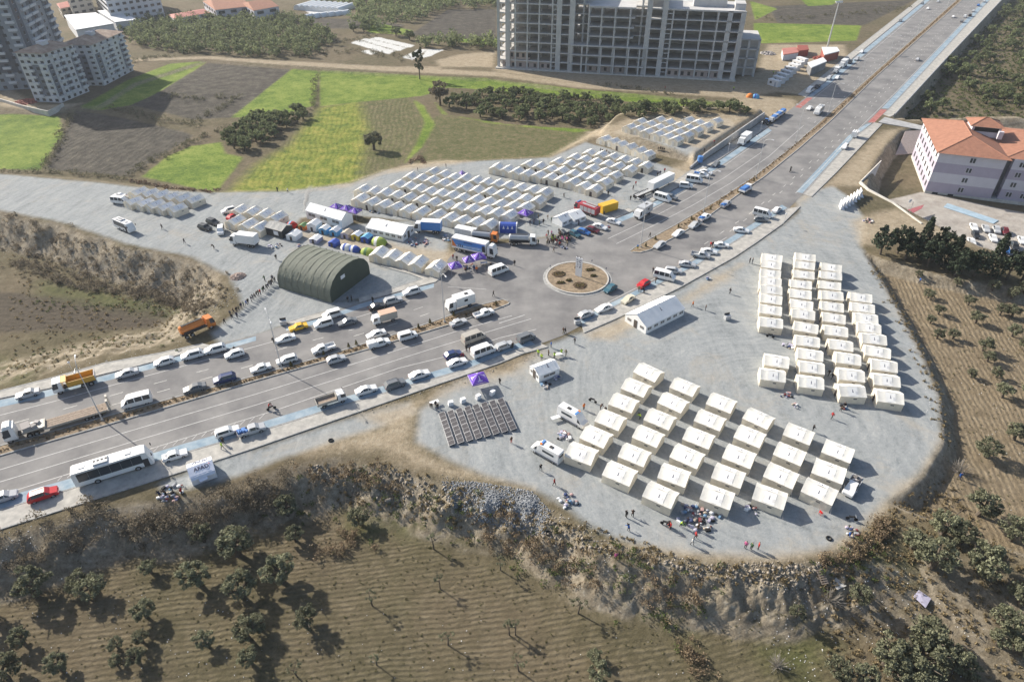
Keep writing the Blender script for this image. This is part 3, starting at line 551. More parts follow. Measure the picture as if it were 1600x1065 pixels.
tree_kind('cedar', 3, lambda r: (trunk_mesh(r, 0.8, 0.12, 0.4, 4, M['bark']), np_mesh('crown', *crown(r, 1.0, 2.3, 40, 52, 0.06, 0.25, 0.6, 0.45), M['leaf_conifer'])))
tree_kind('tall', 1, lambda r: (trunk_mesh(r, 1.6, 0.12, 0.4, 4, M['bark']), np_mesh('crown', *crown(r, 0.8, 4.0, 26, 40, 0.09, 1.0, 1.4), M['leaf_tall'])))
tree_kind('spread', 1, lambda r: (trunk_mesh(r, 1.2, 0.14, 0.6, 4, M['bark']), np_mesh('crown', *crown(r, 1.2, 2.2, 26, 46, 0.08, 0.8, 0.9), M['twig_grey'])))
def bare(r):
    mb = MB()
    for k in range(38):
        a = r.uniform(0, 6.28); t = r.uniform(0.3, 1.25); e = (math.sin(t) * math.cos(a), math.sin(t) * math.sin(a), math.cos(t) * 1.1); mb.tube((0, 0, 0), e, 0.025, 0.008, 4)
        for q in range(3):
            s = r.uniform(0.4, 0.9); f = tuple(e[i] * s + r.normal() * 0.22 for i in range(3)); mb.tube(tuple(e[i] * s * 0.7 for i in range(3)), f, 0.012, 0.005, 3)
    return (MB().tube((0, 0, -0.2), (0, 0, 0.15), 0.08, 0.06, 6).mesh('trunk', M['bark_pale'], fix=False), mb.mesh('crown', M['bark_pale'], fix=False))
tree_kind('bare', 2, bare)
def tree(key, name, label, u, v, r, group=None, cat='tree', hz=1.0, world=None):
    t, c = random.choice(TREES[key]); loc = world or P(u, v)
    e = ob(name, None, None, loc, random.uniform(0, 6.28)); e.scale = (r, r, r * hz); tag(e, label, cat, group)
    ob('trunk', t, e); ob('crown', c, e); return e
def zoomed(x0, y0, s, pts): return [(x0 + p[0] / s, y0 + p[1] / s) + tuple(p[2:]) for p in pts]
near = zoomed(0, 780, 3.737, [(215, 560, 2.7), (470, 520, 1.7), (545, 560, 1.9), (885, 425, 1.3), (1190, 240, 1.7), (1390, 330, 2.9), (1160, 490, 2.4), (1420, 570, 2.4), (855, 685, 1.6), (140, 840, 1.5), (50, 1040, 2.0), (690, 865, 1.0), (835, 835, 1.2), (805, 950, 1.3), (685, 960, 0.9), (1205, 850, 1.4), (1450, 800, 1.8), (360, 990, 1.6), (-60, 700, 2.2)]) \
    + zoomed(400, 780, 3.737, [(150, 480, 2.6), (300, 735, 1.8), (235, 240, 1.5), (185, 90, 2.0), (600, 140, 1.6), (20, 760, 1.5), (-30, 950, 1.4)]) + zoomed(800, 780, 3.737, [(505, 1040, 1.6), (480, 930, 1.0)])
near = [(u, v, r * .95) for u, v, r in near]; near.sort()
for i, (u, v, r) in enumerate(near): tree('olive', 'olive_tree', f'grey-green olive tree in the field below the lower road, {nth(i + 1)} from west', u, v, r, 'olive trees in the southern field')
thin = sorted(zoomed(400, 780, 3.737, [(1040, 290), (1075, 520), (680, 620), (1120, 850), (705, 965), (1430, 415), (1480, 790), (240, 1030)]) + zoomed(800, 780, 3.737, [(385, 665), (20, 790), (40, 1000)]))
for i, (u, v) in enumerate(thin): tree('thin', 'pruned_tree', f'slim pruned tree with a small crown on the furrowed slope, {nth(i + 1)} from west', u, v, random.uniform(1.1, 1.5), 'pruned young trees')
se = sorted(zoomed(1200, 780, 3.737, [(830, 290, 2.0), (1010, 200, 2.3), (1120, 250, 2.0), (950, 390, 2.8), (1240, 430, 2.8), (1220, 90, 2.6), (1420, 240, 2.3), (1480, 620, 2.4), (1370, 760, 2.2), (1335, 850, 1.5), (900, 860, 2.8), (680, 960, 2.6), (880, 990, 2.7), (1050, 990, 2.4), (400, 1040, 1.9), (850, 1070, 2.2), (550, 1075, 1.8), (520, 590, 1.5), (165, 680, 1.1), (1130, 1010, 1.8), (1470, 900, 1.7), (740, 1040, 2.0), (1560, 120, 2.2), (1580, 420, 2.4)]))
for i, (u, v, r) in enumerate(se): tree('olive', 'olive_tree', f'full olive tree on the littered slope near the lowest tents, {nth(i + 1)} from west', u, v, r * .92, 'olive trees on the littered slope')
for i, (u, v, r, l) in enumerate([(1298, 940, 2.2, 'pale leafless shrub beside the leaning pallet below the bank'), (1214, 1042, 1.8, 'pale leafless shrub at the foot of the greenish slope'), (1498, 738, 2.2, 'bare branch heap at the edge of the ploughed eastern field')]): tree('bare', 'bare_shrub', l, u, v, r, cat='shrub')
ea = sorted(zoomed(1340, 360, 2.6615, [(290, 280, 1.2), (335, 350, 1.3), (330, 450, 1.3), (392, 450, 1.2), (520, 500, 1.6), (600, 695, 1.7), (530, 940, 1.9), (650, 870, 1.7), (640, 360, 1.6), (490, 385, 1.5), (460, 310, 1.3), (560, 250, 1.4), (640, 440, 1.5), (575, 610, 1.2), (690, 260, 1.5), (412, 230, 1.1), (590, 350, 1.4), (470, 610, 1.0), (690, 500, 1.6), (640, 280, 1.5), (300, 385, 1.0), (250, 195, 1.0), (540, 545, 1.2), (700, 690, 1.6)]))
for i, (u, v, r) in enumerate(ea): tree('olive', 'olive_tree', f'small olive tree in the ploughed field east of the tents, {nth(i + 1)} from the west', u, v, r, 'olive trees in the eastern field')
cf = sorted(zoomed(1340, 360, 2.6615, [(95, 100, 2.6, 1.0), (165, 95, 2.4, 1.1), (200, 120, 2.6, 1.0), (250, 110, 2.6, 1.3), (310, 130, 1.7, 1.9), (335, 140, 2.2, 1.4), (380, 160, 2.6, 1.1), (430, 180, 2.6, 0.9), (480, 190, 2.4, 1.0), (550, 180, 2.8, 1.2), (620, 205, 2.4, 1.1), (680, 210, 2.8, 1.2), (290, 150, 2.4, 1.0), (400, 190, 2.2, 1.0)]))
for i, (u, v, r, h) in enumerate(cf): tree('conifer' if i % 4 == 3 else 'cedar', 'conifer_tree', f'dark conifer in the row below the school yard, {nth(i + 1)} from the west', u, v, r * 1.15, 'conifers below the school yard', hz=h * (1.0 if i % 4 == 3 else 1.05))
tree('tall', 'tall_tree', 'tall slender tree by the dirt track above the green fields', 656, 124, 3.0)
tree('spread', 'round_tree', 'rounded grey-brown tree at the corner of the terraced grove', 688, 165, 3.6); tree('olive', 'lone_tree', 'lone dark tree in the middle of the yellow-green field', 584, 234, 3.2)
tree('olive_far', 'field_tree', 'small dark tree on the far green strip, west one of two', 553, 50, 3.0); tree('olive_far', 'field_tree', 'small dark tree on the far green strip, east one of two', 569, 50, 2.6)
tree('olive_far', 'field_tree', 'small dark tree beside the plastic sheeting, west one of two', 619, 57, 3.2); tree('olive_far', 'field_tree', 'small dark tree beside the plastic sheeting, east one of two', 640, 63, 3.2)
def fill(poly_px, dmin, jit=0.4, ztop=1.5):
    poly = [P(u, v)[:2] for u, v in poly_px]; q = np.array(poly); x0, y0 = q.min(0); x1, y1 = q.max(0); pts = []
    for yy in np.arange(y0, y1, dmin):
        for xx in np.arange(x0, x1, dmin): pts.append((xx + random.uniform(-jit, jit) * dmin, yy + random.uniform(-jit, jit) * dmin))
    A = np.array(pts); k = sdist(A[:, 0], A[:, 1], poly) > 0; A = A[k]; z = Z(A[:, 0], A[:, 1]); return [(float(a[0]), float(a[1]), float(b)) for a, b in zip(A, z)]
def grove(poly, d, r0, r1, label, group, cap):
    pts = fill(poly, d); random.shuffle(pts); pts = sorted(pts[:cap], key=lambda p: (round(p[1] / (d * 1.2)), p[0]))
    for p in pts: tree('olive_far', 'olive_tree', label, 0, 0, random.uniform(r0, r1), group, world=p)
grove([(690, 160), (760, 147), (900, 157), (1060, 168), (1150, 163), (1178, 178), (1000, 186), (935, 200), (800, 190), (705, 177)], 5.4, 1.9, 2.9, 'dark olive tree in the terraced grove between the concrete frame and tents', 'olive trees in the terraced grove', 105)
grove([(338, 218), (400, 186), (485, 170), (492, 178), (400, 238), (352, 236)], 5.0, 2.0, 2.8, 'dark olive tree in the small grove among bright green fields', 'olive trees in the small grove', 42)
# groves too dense to count read as one mass
def mass(name, label, pts, rmin, rmax, m, nleaf, leaf, hz=0.8, seed=1, lift=0.55, lng=1.6):
    rng = np.random.default_rng(seed); C = []; 
    for x, y, z in pts:
        r = rng.uniform(rmin, rmax); k = max(3, int(nleaf * r / rmax))
        nb = rng.integers(3, 6)
        for j in range(nb):
            c = np.array([x + rng.normal() * r * 0.42, y + rng.normal() * r * 0.42, z + r * hz * rng.uniform(0.35, 0.35 + 2 * lift * 0.8)]); d = rng.normal(size=(k // nb + 1, 3)); d /= np.linalg.norm(d, axis=1)[:, None]; C.append(c + d * (rng.uniform(0.15, 1, len(d)) ** 0.5)[:, None] * r * np.array([0.55, 0.55, 0.5 * hz]))
    V, F = leaf_quads(np.concatenate(C), leaf, rng, lng); o = ob(name, np_mesh(name, V, F, m)); return stuff(o, label)
grove([(1412, 176), (1500, 86), (1575, 8), (1640, 8), (1640, 180), (1530, 178), (1450, 184)], 7.6, 2.5, 3.9, 'dark olive tree in the dense grove below the road parapet', 'olive trees below the parapet', 82)
mass('olive_grove', 'far part of the olive grove beyond the road embankment', fill([(1585, 0), (1640, -40), (2000, -30), (2000, 170), (1660, 180), (1660, 8), (1590, 6)], 7.0), 2.4, 3.8, M['leaf_olive_far'], 260, 0.24, 1.25, 5)
mass('undergrowth', 'green weeds and brush under the olive trees of the roadside grove', fill([(1405, 180), (1500, 84), (1575, 4), (1660, 4), (1660, 184), (1530, 181), (1450, 188)], 3.4), 0.6, 1.5, M['weed_green'], 46, 0.16, 0.7, 25, 0.3)
mass('olive_grove', 'dense dark wooded slope beyond the dirt track', fill([(185, 45), (240, 34), (330, 30), (460, 30), (530, 60), (490, 92), (400, 90), (330, 88), (262, 80), (205, 72)], 6.0), 2.6, 4.2, M['leaf_olive_far'], 150, 0.36, 1.2, 6)
mass('woodland', 'far dark woodland at the upper edge of the fields', fill([(440, -6), (560, -12), (775, -10), (775, 14), (700, 14), (640, 36), (560, 28), (545, 10)], 7.0) + fill([(690, 66), (775, 68), (775, 78), (650, 74)], 6.0) + fill([(545, 32), (610, 40), (600, 50), (560, 44)], 6.0), 2.8, 4.4, M['leaf_olive_far'], 120, 0.42, 1.2, 7)
def along(px, step, w):
    line = [P(u, v) for u, v in px]; out = []
    for p in resample([q[:2] for q in line], step): out.append((p[0] + random.gauss(0, w), p[1] + random.gauss(0, w)))
    A = np.array(out); z = Z(A[:, 0], A[:, 1]); return [(float(a[0]), float(a[1]), float(b)) for a, b in zip(A, z)]
hed = along([(172, 170), (200, 175), (240, 186), (285, 193), (310, 198)], 1.3, 1.3) + along([(200, 277), (240, 252), (290, 225), (340, 205), (370, 197)], 1.2, 1.2) + along([(255, 150), (300, 155), (372, 153), (360, 165), (325, 180), (310, 190)], 1.3, 1.2) + along([(95, 210), (102, 200), (112, 180)], 1.5, 1.4) + along([(98, 215), (85, 240), (70, 262)], 1.3, 0.9) \
    + along([(495, 120), (492, 150), (488, 172)], 2.0, 0.6) + along([(480, 85), (560, 80), (640, 95)], 1.2, 3.5) + along([(520, 68), (560, 62), (600, 52), (680, 62), (770, 72)], 1.4, 2.5) + along([(205, 100), (235, 90), (270, 90)], 1.2, 1.6) + along([(0, 270), (70, 268), (200, 280)], 1.6, 0.5) \
    + along([(940, 133), (1050, 148)], 1.6, 0.8) + along([(760, 145), (900, 155), (960, 158)], 1.3, 0.7) + along([(1195, 30), (1260, 28), (1340, 22), (1420, 12)], 1.6, 4.0) + along([(215, 72), (300, 66)], 1.4, 2.5)
mass('hedge', 'dark scrubby hedgerows between the northern fields', hed, 0.9, 1.8, M['hedge_dark'], 60, 0.125, 0.9, 8, 0.35)
mass('dry_reeds', 'pinkish brown dry weeds along the gravel edge', along([(205, 284), (260, 294), (330, 300), (340, 296)], 0.5, 0.6) + along([(640, 254), (655, 247), (665, 255)], 0.5, 0.5), 0.5, 0.9, mat('reed', (0.26, 0.18, 0.12), 0.9, island=0.4), 22, 0.14, 0.8, 9, 0.3)
# scrub on the banks
bank = along([(0, 850), (60, 838), (120, 825), (180, 815)], 0.35, 1.6) + along([(0, 872), (100, 850), (180, 826)], 0.4, 1.5) + along([(180, 832), (230, 822), (280, 812), (350, 798), (400, 775), (460, 750)], 0.22, 1.2) + along([(200, 848), (280, 826), (350, 806), (420, 780)], 0.3, 1.3)
mass('scrub', 'brown leafless scrub covering the bank below the lower road', bank[::3], 0.8, 2.1, M['twig_grey'], 240, 0.075, 0.95, 10, 0.5, 2.4)
mass('scrub', 'reddish brown scrub and green brambles on the bank below the southern lot', along([(740, 830), (800, 850), (870, 880), (930, 905)], 0.5, 1.5) + along([(1010, 915), (1060, 935), (1110, 925)], 0.5, 1.7) + along([(1060, 1000), (1090, 1050)], 0.3, 1.0) + along([(480, 745), (560, 740), (620, 755)], 0.6, 1.2) + along([(505, 860), (545, 850), (560, 840)], 0.3, 1.3), 0.6, 1.4, M['twig_brown'], 85, 0.075, 0.9, 11, 0.45, 2.4)
mass('brambles', 'green brambles and weeds on the southern bank', along([(540, 775), (620, 775), (700, 800), (760, 810)], 0.5, 2.6) + along([(1000, 920), (1060, 960), (1090, 930)], 0.35, 2.4) + along([(800, 860), (900, 880), (1000, 900)], 0.5, 2.2) + along([(1280, 905), (1340, 880), (1380, 850)], 0.4, 1.2) + along([(430, 800), (500, 770)], 0.5, 1.6), 0.4, 1.0, M['weed_green'], 44, 0.08, 0.8, 12, 0.4, 1.8)
mass('scrub', 'dry brown scrub on the southeastern bank by the tents', along([(1330, 860), (1360, 845), (1385, 815)], 0.3, 1.0) + along([(1290, 885), (1330, 872)], 0.3, 0.8), 0.5, 1.2, M['twig_brown'], 80, 0.075, 0.9, 13, 0.45, 2.4)
mass('scrub', 'dull brown scrub on the bank beside the western lot', along([(0, 370), (80, 400), (160, 430), (260, 450), (340, 465)], 0.6, 2.6) + along([(0, 345), (100, 370), (200, 405), (300, 425), (345, 445)], 1.3, 1.6) + along([(20, 410), (140, 450), (240, 460), (330, 480)], 0.35, 1.5), 0.5, 1.3, M['twig_grey'], 70, 0.09, 0.85, 14, 0.4, 2.2)
mass('weeds', 'patchy weeds along the edges of the western field', along([(0, 560), (100, 545), (200, 530), (300, 520)], 0.9, 4.0) + along([(50, 475), (200, 480), (300, 480)], 0.8, 1.6), 0.25, 0.6, M['weed_green'], 22, 0.09, 0.7, 15, 0.4, 1.8)
mass('median_plants', 'low dry plants growing along the road median', [p for p in along([(0, 704), (200, 648), (400, 591), (560, 545), (690, 504), (785, 472)], 0.55, 0.22)] + along([(1060, 358), (1180, 278), (1296, 184), (1385, 102), (1498, 1)], 0.7, 0.25), 0.25, 0.55, mat('dry_plant', (0.21, 0.145, 0.075), 0.9, island=0.5), 18, 0.10, 0.9, 16, 0.4, 1.6)
# litter and rubble, too fine to count
def specks(name, label, pts, s0, s1, m, seed=0):
    rng = np.random.default_rng(seed); A = np.array(pts); n = len(A); s = rng.uniform(s0, s1, (n, 3)) * np.array([1, 1, 0.55])
    B = np.array([(-1, -1, -1), (1, -1, -1), (1, 1, -1), (-1, 1, -1), (-.7, -.7, 1), (.7, -.7, 1), (.7, .7, 1), (-.7, .7, 1)]) * 0.5; a = rng.uniform(0, 6.28, n); c, d = np.cos(a), np.sin(a)
    W = B[None] * s[:, None]; V = np.stack([W[..., 0] * c[:, None] - W[..., 1] * d[:, None], W[..., 0] * d[:, None] + W[..., 1] * c[:, None], W[..., 2] + s[:, 2:3] * 0.3], -1) + A[:, None]
    F0 = np.array([(4, 5, 6, 7), (0, 1, 5, 4), (1, 2, 6, 5), (2, 3, 7, 6), (3, 0, 4, 7)]); F = (F0[None] + 8 * np.arange(n)[:, None, None]).reshape(-1, 4)
    return stuff(ob(name, np_mesh(name, V.reshape(-1, 3), F, m)), label)
mk('litter', (0.62, 0.61, 0.60), 0.8, island=0.3); mk('stone', (0.27, 0.235, 0.19), 0.95, island=0.4); mk('stone_blue', (0.23, 0.24, 0.25), 0.95, island=0.35)
def rnd(poly_px, n):
    q = [P(u, v)[:2] for u, v in poly_px]; a = np.array(q); x0, y0 = a.min(0); x1, y1 = a.max(0); out = np.zeros((0, 2))
    while len(out) < n:
        t = np.stack([RNG.uniform(x0, x1, n * 2), RNG.uniform(y0, y1, n * 2)], 1); out = np.concatenate([out, t[sdist(t[:, 0], t[:, 1], q) > 0]])
    out = out[:n]; return [(a, b, c) for (a, b), c in zip(out, Z(out[:, 0], out[:, 1]))]
specks('litter', 'white scraps of litter strewn over slopes and field edges', rnd([(1270, 880), (1390, 830), (1420, 900), (1560, 1000), (1500, 1065), (1250, 1065), (1150, 960)], 330) + rnd([(0, 830), (180, 800), (330, 780), (420, 760), (430, 790), (250, 815), (0, 880)], 170) + rnd([(0, 345), (200, 390), (350, 440), (340, 480), (150, 450), (0, 400)], 200) + rnd([(0, 560), (200, 520), (330, 500), (300, 535), (0, 605)], 190) + rnd([(600, 730), (860, 800), (1100, 880), (1000, 920), (760, 830)], 120) + rnd([(1480, 600), (1600, 500), (1600, 850), (1480, 820)], 50) + rnd([(0, 880), (1080, 1000), (1080, 1065), (0, 1065)], 110) + along([(460, 300), (600, 268), (700, 254), (860, 245)], 1.5, 1.0) + along([(1470, 690), (1440, 560), (1400, 480)], 1.2, 0.8) + along([(320, 500), (385, 440), (375, 425)], 0.25, 1.0), 0.05, 0.17, M['litter'], 1)
specks('rubble', 'broken stone and rubble along the southern bank', rnd([(690, 740), (830, 770), (870, 800), (960, 850), (1100, 880), (1290, 875), (1270, 930), (1080, 900), (900, 850), (800, 830), (700, 790)], 1100) + rnd([(1040, 885), (1290, 880), (1260, 940), (1120, 920)], 300) + rnd([(100, 420), (340, 440), (370, 470), (320, 500), (150, 445)], 1100) + rnd([(0, 345), (200, 390), (340, 440), (300, 460), (100, 420), (0, 390)], 900) + along([(540, 650), (700, 600), (850, 552)], 0.3, 0.6) + along([(950, 215), (1000, 228), (1070, 250)], 0.2, 1.0), 0.06, 0.30, M['stone'], 2)
def heap(px, r, h, n, m, label, cat='heap', size=(0.1, 0.3), name='gravel_heap'):
    c = P(*px); rng = np.random.default_rng(int(px[0])); a = rng.uniform(0, 6.28, n); q = rng.uniform(0, 1, n) ** 0.5; pts = [(c[0] + r * qq * math.cos(t), c[1] + r * qq * math.sin(t), float(Z(c[0] + r * qq * math.cos(t), c[1] + r * qq * math.sin(t))) + h * (1 - qq) ** 0.8 - 0.05) for t, qq in zip(a, q)]
    e = ob(name, None, None, c); tag(e, label, cat)
    nn = 24; mb = MB(); ring = [(r * 1.02 * math.cos(t), r * 1.02 * math.sin(t)) for t in np.linspace(0, 6.28, nn, endpoint=False)]
    vs = [(0, 0, h * 0.95)] + [(x * 0.5, y * 0.5, h * 0.46 + float(Z(c[0] + x * .5, c[1] + y * .5)) - c[2]) for x, y in ring] + [(x, y, float(Z(c[0] + x, c[1] + y)) - c[2] - 0.2) for x, y in ring]
    mb.add(vs, [(0, 1 + k, 1 + (k + 1) % nn) for k in range(nn)] + [(1 + k, 1 + nn + k, 1 + nn + (k + 1) % nn, 1 + (k + 1) % nn) for k in range(nn)]); ob('core', mb.mesh('core', m, smooth=True), e)
    s = specks('stones', 'loose stones of the heap', [(p[0] - c[0], p[1] - c[1], p[2] - c[2]) for p in pts], size[0], size[1], m, 4); s.parent = e
heap((768, 786), 2.4, .75, 420, M['stone_blue'], 'blue-grey crushed stone heap on the bank, western of two'); heap((822, 790), 2.2, .7, 380, M['stone_blue'], 'blue-grey crushed stone heap on the bank, eastern of two')
specks('crushed_stone', 'blue-grey crushed stone spilling down the bank by the heaps', rnd([(690, 752), (745, 752), (830, 766), (862, 800), (850, 835), (800, 822), (740, 812), (700, 785)], 2300), .08, .32, M['stone_blue'], 21)
specks('boulders', 'scattered larger stones on the southern bank', rnd([(480, 725), (600, 730), (700, 760), (870, 815), (960, 860), (1100, 885), (1290, 880), (1270, 925), (1080, 900), (900, 860), (700, 800), (520, 760)], 420), .22, .6, M['stone'], 22)
mk('dry_grass', (.24, .19, .11), .9, island=.45, spec=.1, trans=.35)
mass('dry_grass', 'tufts of dry grass on banks and field edges', rnd([(480, 722), (600, 722), (870, 805), (1100, 880), (1290, 875), (1390, 800), (1400, 840), (1290, 930), (1080, 920), (860, 860), (600, 800), (480, 770)], 520) + rnd([(1390, 790), (1480, 740), (1600, 880), (1600, 1065), (1300, 1065), (1280, 930)], 620) + rnd([(0, 340), (200, 390), (370, 450), (340, 500), (200, 540), (0, 600)], 520) + along([(1475, 690), (1445, 560), (1404, 480), (1364, 415)], .5, .9), .2, .5, M['dry_grass'], 16, .085, .8, 23, .4, 2.6)
mass('field_weeds', 'low weeds scattered through the ploughed southern and eastern fields', rnd([(0, 880), (420, 800), (690, 840), (1080, 1010), (1250, 900), (1300, 1090), (0, 1090)], 1100) + rnd([(1400, 470), (1600, 480), (1600, 860), (1480, 800), (1460, 620)], 420), .08, .2, mat('field_weed', (.13, .125, .06), .9, island=.5, spec=.1, trans=.3), 9, .05, .7, 24, .4, 2.0)
heap((372, 432), 2.0, 0.8, 240, mat('rubbish', (0.36, 0.28, 0.24), 0.9, island=0.5), 'rubble and rubbish heap at the tip of the western lot', name='rubbish_heap')
# ================================================================ TENTS
mk('canvas', (0.82, 0.80, 0.74), 0.8, var=0.06, scale=1.2, bump=0.35, bscale=2.2, objvar=0.07, spec=0.2, trans=0.18)
mk('canvas_wall', (0.85, 0.79, 0.67), 0.8, var=0.09, scale=1.4, bump=0.4, bscale=2.0, objvar=0.07, spec=0.2, trans=0.32)
mk('canvas_white', (0.78, 0.78, 0.77), 0.75, var=0.05, scale=1.0, bump=0.2, bscale=2.0, spec=0.25)
mk('panel_grey', (0.66, 0.68, 0.71), 0.6, var=0.08, scale=1.5, objvar=0.06); mk('panel_white', (0.80, 0.79, 0.76), 0.8)
mk('navy', (0.03, 0.035, 0.09), 0.8); mk('black', (0.02, 0.02, 0.022), 0.8); mk('flap_dark', (0.09, 0.075, 0.065), 0.9); mk('print_grey', (0.42, 0.42, 0.45), 0.8)
mk('window_mesh', (0.20, 0.19, 0.18), 0.8)
TL, TW, TE, TR = 4.75, 3.95, 1.78, 2.8
def tent_roof(rng, L=TL, W=TW, ze=TE, zr=TR, nx=12, ny=5, sag=0.09, over=0.06, bays=3):
    V = []; F = []
    for side in (-1, 1):
        o = len(V)
        for j in range(ny + 1):
            for i in range(nx + 1):
                t = j / ny; x = -L / 2 - over + (L + 2 * over) * i / nx; y = side * t * (W / 2 + over); z = zr + (ze - zr) * t
                s = abs(math.sin(math.pi * bays * i / nx)); z -= sag * s * math.sin(math.pi * (0.15 + 0.7 * t)) + (0.03 * s if j == 0 else 0); z += rng.normal() * 0.014
                V.append((x, y, z))
        for j in range(ny):
            for i in range(nx):
                a = o + j * (nx + 1) + i; q = (a, a + 1, a + nx + 2, a + nx + 1); F.append(q if side < 0 else q[::-1])
    mb = MB(); mb.v = V; mb.f = [list(q) for q in F]; mb.m = [0] * len(F); return mb
def tent_walls(rng, L=TL, W=TW, ze=TE, zr=TR):
    mb = MB()
    for s in (-1, 1):
        n = 8
        for i in range(n):
            x0 = -L / 2 + L * i / n; x1 = x0 + L / n; b0 = 0.05 * math.sin(math.pi * i / n * 3) ** 2; b1 = 0.05 * math.sin(math.pi * (i + 1) / n * 3) ** 2; y = s * W / 2
            mb.quad((x0, y + s * 0.04, 0), (x1, y + s * 0.04, 0), (x1, y + s * b1, ze * 0.5), (x0, y + s * b0, ze * 0.5)); mb.quad((x0, y + s * b0, ze * 0.5), (x1, y + s * b1, ze * 0.5), (x1, y, ze), (x0, y, ze))
        x = s * L / 2; mb.quad((x, -W / 2, 0), (x, W / 2, 0), (x, W / 2, ze), (x, 0, zr - 0.03), (x, -W / 2, ze))
    return mb
def on_slope(x0, x1, t0, t1, side, lift=0.015, L=TL, W=TW, ze=TE, zr=TR, sag=0.05):
    """a sheet lying on a roof slope between fractions t0..t1 of the way down"""
    f = lambda x, t: (x, side * t * W / 2, zr + (ze - zr) * t + lift)
    return MB().quad(f(x0, t0), f(x1, t0), f(x1, t1), f(x0, t1))
def emblem(mb, x, t, side, s=1.0, W=TW, ze=TE, zr=TR, lift=0.03):
    """the clock-tower mark: a spire on a stepped foot over a small line of lettering"""
    f = lambda a, b: (x + side * -a * s, side * (t + b * s / (W / 2)) * W / 2, zr + (ze - zr) * (t + b * s / (W / 2)) + lift)
    for q in ([(-.05, .0), (.05, .0), (.07, -.30), (0, -.48), (-.07, -.30)], [(-.16, .10), (.16, .10), (.10, .0), (-.10, .0)], [(-.02, -.48), (.02, -.48), (0, -.62)]): mb.quad(*[f(a, b) for a, b in q])
    return mb
TENT_KITS = {}
def make_tent(key, panel, seed):
    rng = np.random.default_rng(seed); walls = tent_walls(rng).mesh('canvas_wall', M['canvas_wall'], smooth=False); roof = tent_roof(rng).mesh('roof', M['canvas'], fix=False, smooth=True)
    subs = []
    for side in (-1, 1):
        a = (-0.95, 0.95) if panel == 'panel_white' else (-1.35, 1.5)
        subs.append(('roof_panel', on_slope(a[0], a[1], 0.06 if panel == 'panel_white' else 0.18, 0.94 if panel == 'panel_white' else 0.8, side, 0.02).mesh('roof_panel', M[panel]), None))
        subs.append(('emblem', emblem(MB(), 0.0, 0.55, side).mesh('emblem', M['navy']), None))
        w = MB(); f = lambda a, t: (a, side * t * TW / 2, TR + (TE - TR) * t + 0.03)
        for k in range(5): w.quad(*[f(a * -side, t) for a, t in ((0.45, .5 + k * .06), (0.45 + 0.6 * random.uniform(.5, 1), .5 + k * .06), (0.45 + 0.5, .52 + k * .06), (0.45, .52 + k * .06))])
        subs.append(('lettering', w.mesh('lettering', M['print_grey']), None))
    kit = [('canvas_wall', walls, [], None), ('roof', roof, subs, None)]
    for side in (-1, 1): kit.append(('window', MB().box((0.9 + 0.5 * side, side * (TW / 2 + 0.055), 1.25), (0.62, 0.03, 0.26)).mesh('window', M['window_mesh']), [], None))
    d = MB().quad((-TL / 2 - .03, -.55, 0.02), (-TL / 2 - .03, .55, 0.02), (-TL / 2 - .03, .5, 1.75), (-TL / 2 - .03, -.5, 1.75)); kit.append(('door', d.mesh('door', M['canvas']), [('zip', MB().box((-TL / 2 - .045, 0, .88), (.02, .05, 1.7)).mesh('zip', M['print_grey']), None)], None))
    g = MB()
    for sx in (-1, 1):
        for sy in (-1, 1): g.tube((sx * TL / 2, sy * TW / 2, TE - .05), (sx * (TL / 2 + .35), sy * (TW / 2 + .45), 0), .012, .012, 3)
    kit.append(('guy_ropes', g.mesh('guy_ropes', M['print_grey'], fix=False), [], None))
    if key.startswith('open'):
        kit.append(('open_flap', MB().box((-TL / 2 - .05, .1, .85), (.03, .95, 1.6), top=(1, .8)).mesh('open_flap', M['flap_dark']), [], None))
    TENT_KITS[key] = kit
for i in range(6): make_tent(f'w{i}', 'panel_white', 20 + i); make_tent(f'g{i}', 'panel_grey', 50 + i)
make_tent('openg', 'panel_grey', 40); make_tent('openw', 'panel_white', 41)
def tents(pts, kits, d, zg, label, group, jit=0.04, desc='cream relief tent', flip=False):
    """pts: roof-mark pixels; d: pixel direction along the ridge"""
    for i, (u, v, lab) in enumerate(pts):
        rz = head(u, v, *d) + random.gauss(0, jit); x, y = G(u, v, zg + 2.32); n = (-math.sin(rz), math.cos(rz))
        if n[0] * -x + n[1] * -y < 0: n = (-n[0], -n[1])
        k = random.choice(kits); k = k if k.startswith('open') else k[0] + str(random.randrange(6)); te = place(TENT_KITS[k], 'relief_tent', lab, 'tent', (x - n[0] * 1.05, y - n[1] * 1.05, zg + 0.005), rz, group); te.scale = (random.uniform(.97, 1.03), random.uniform(.96, 1.03), random.uniform(.95, 1.04))
def lab(pts, fmt, k0=1): return [(p[0], p[1], fmt.format(nth(i + k0))) for i, p in enumerate(pts)]
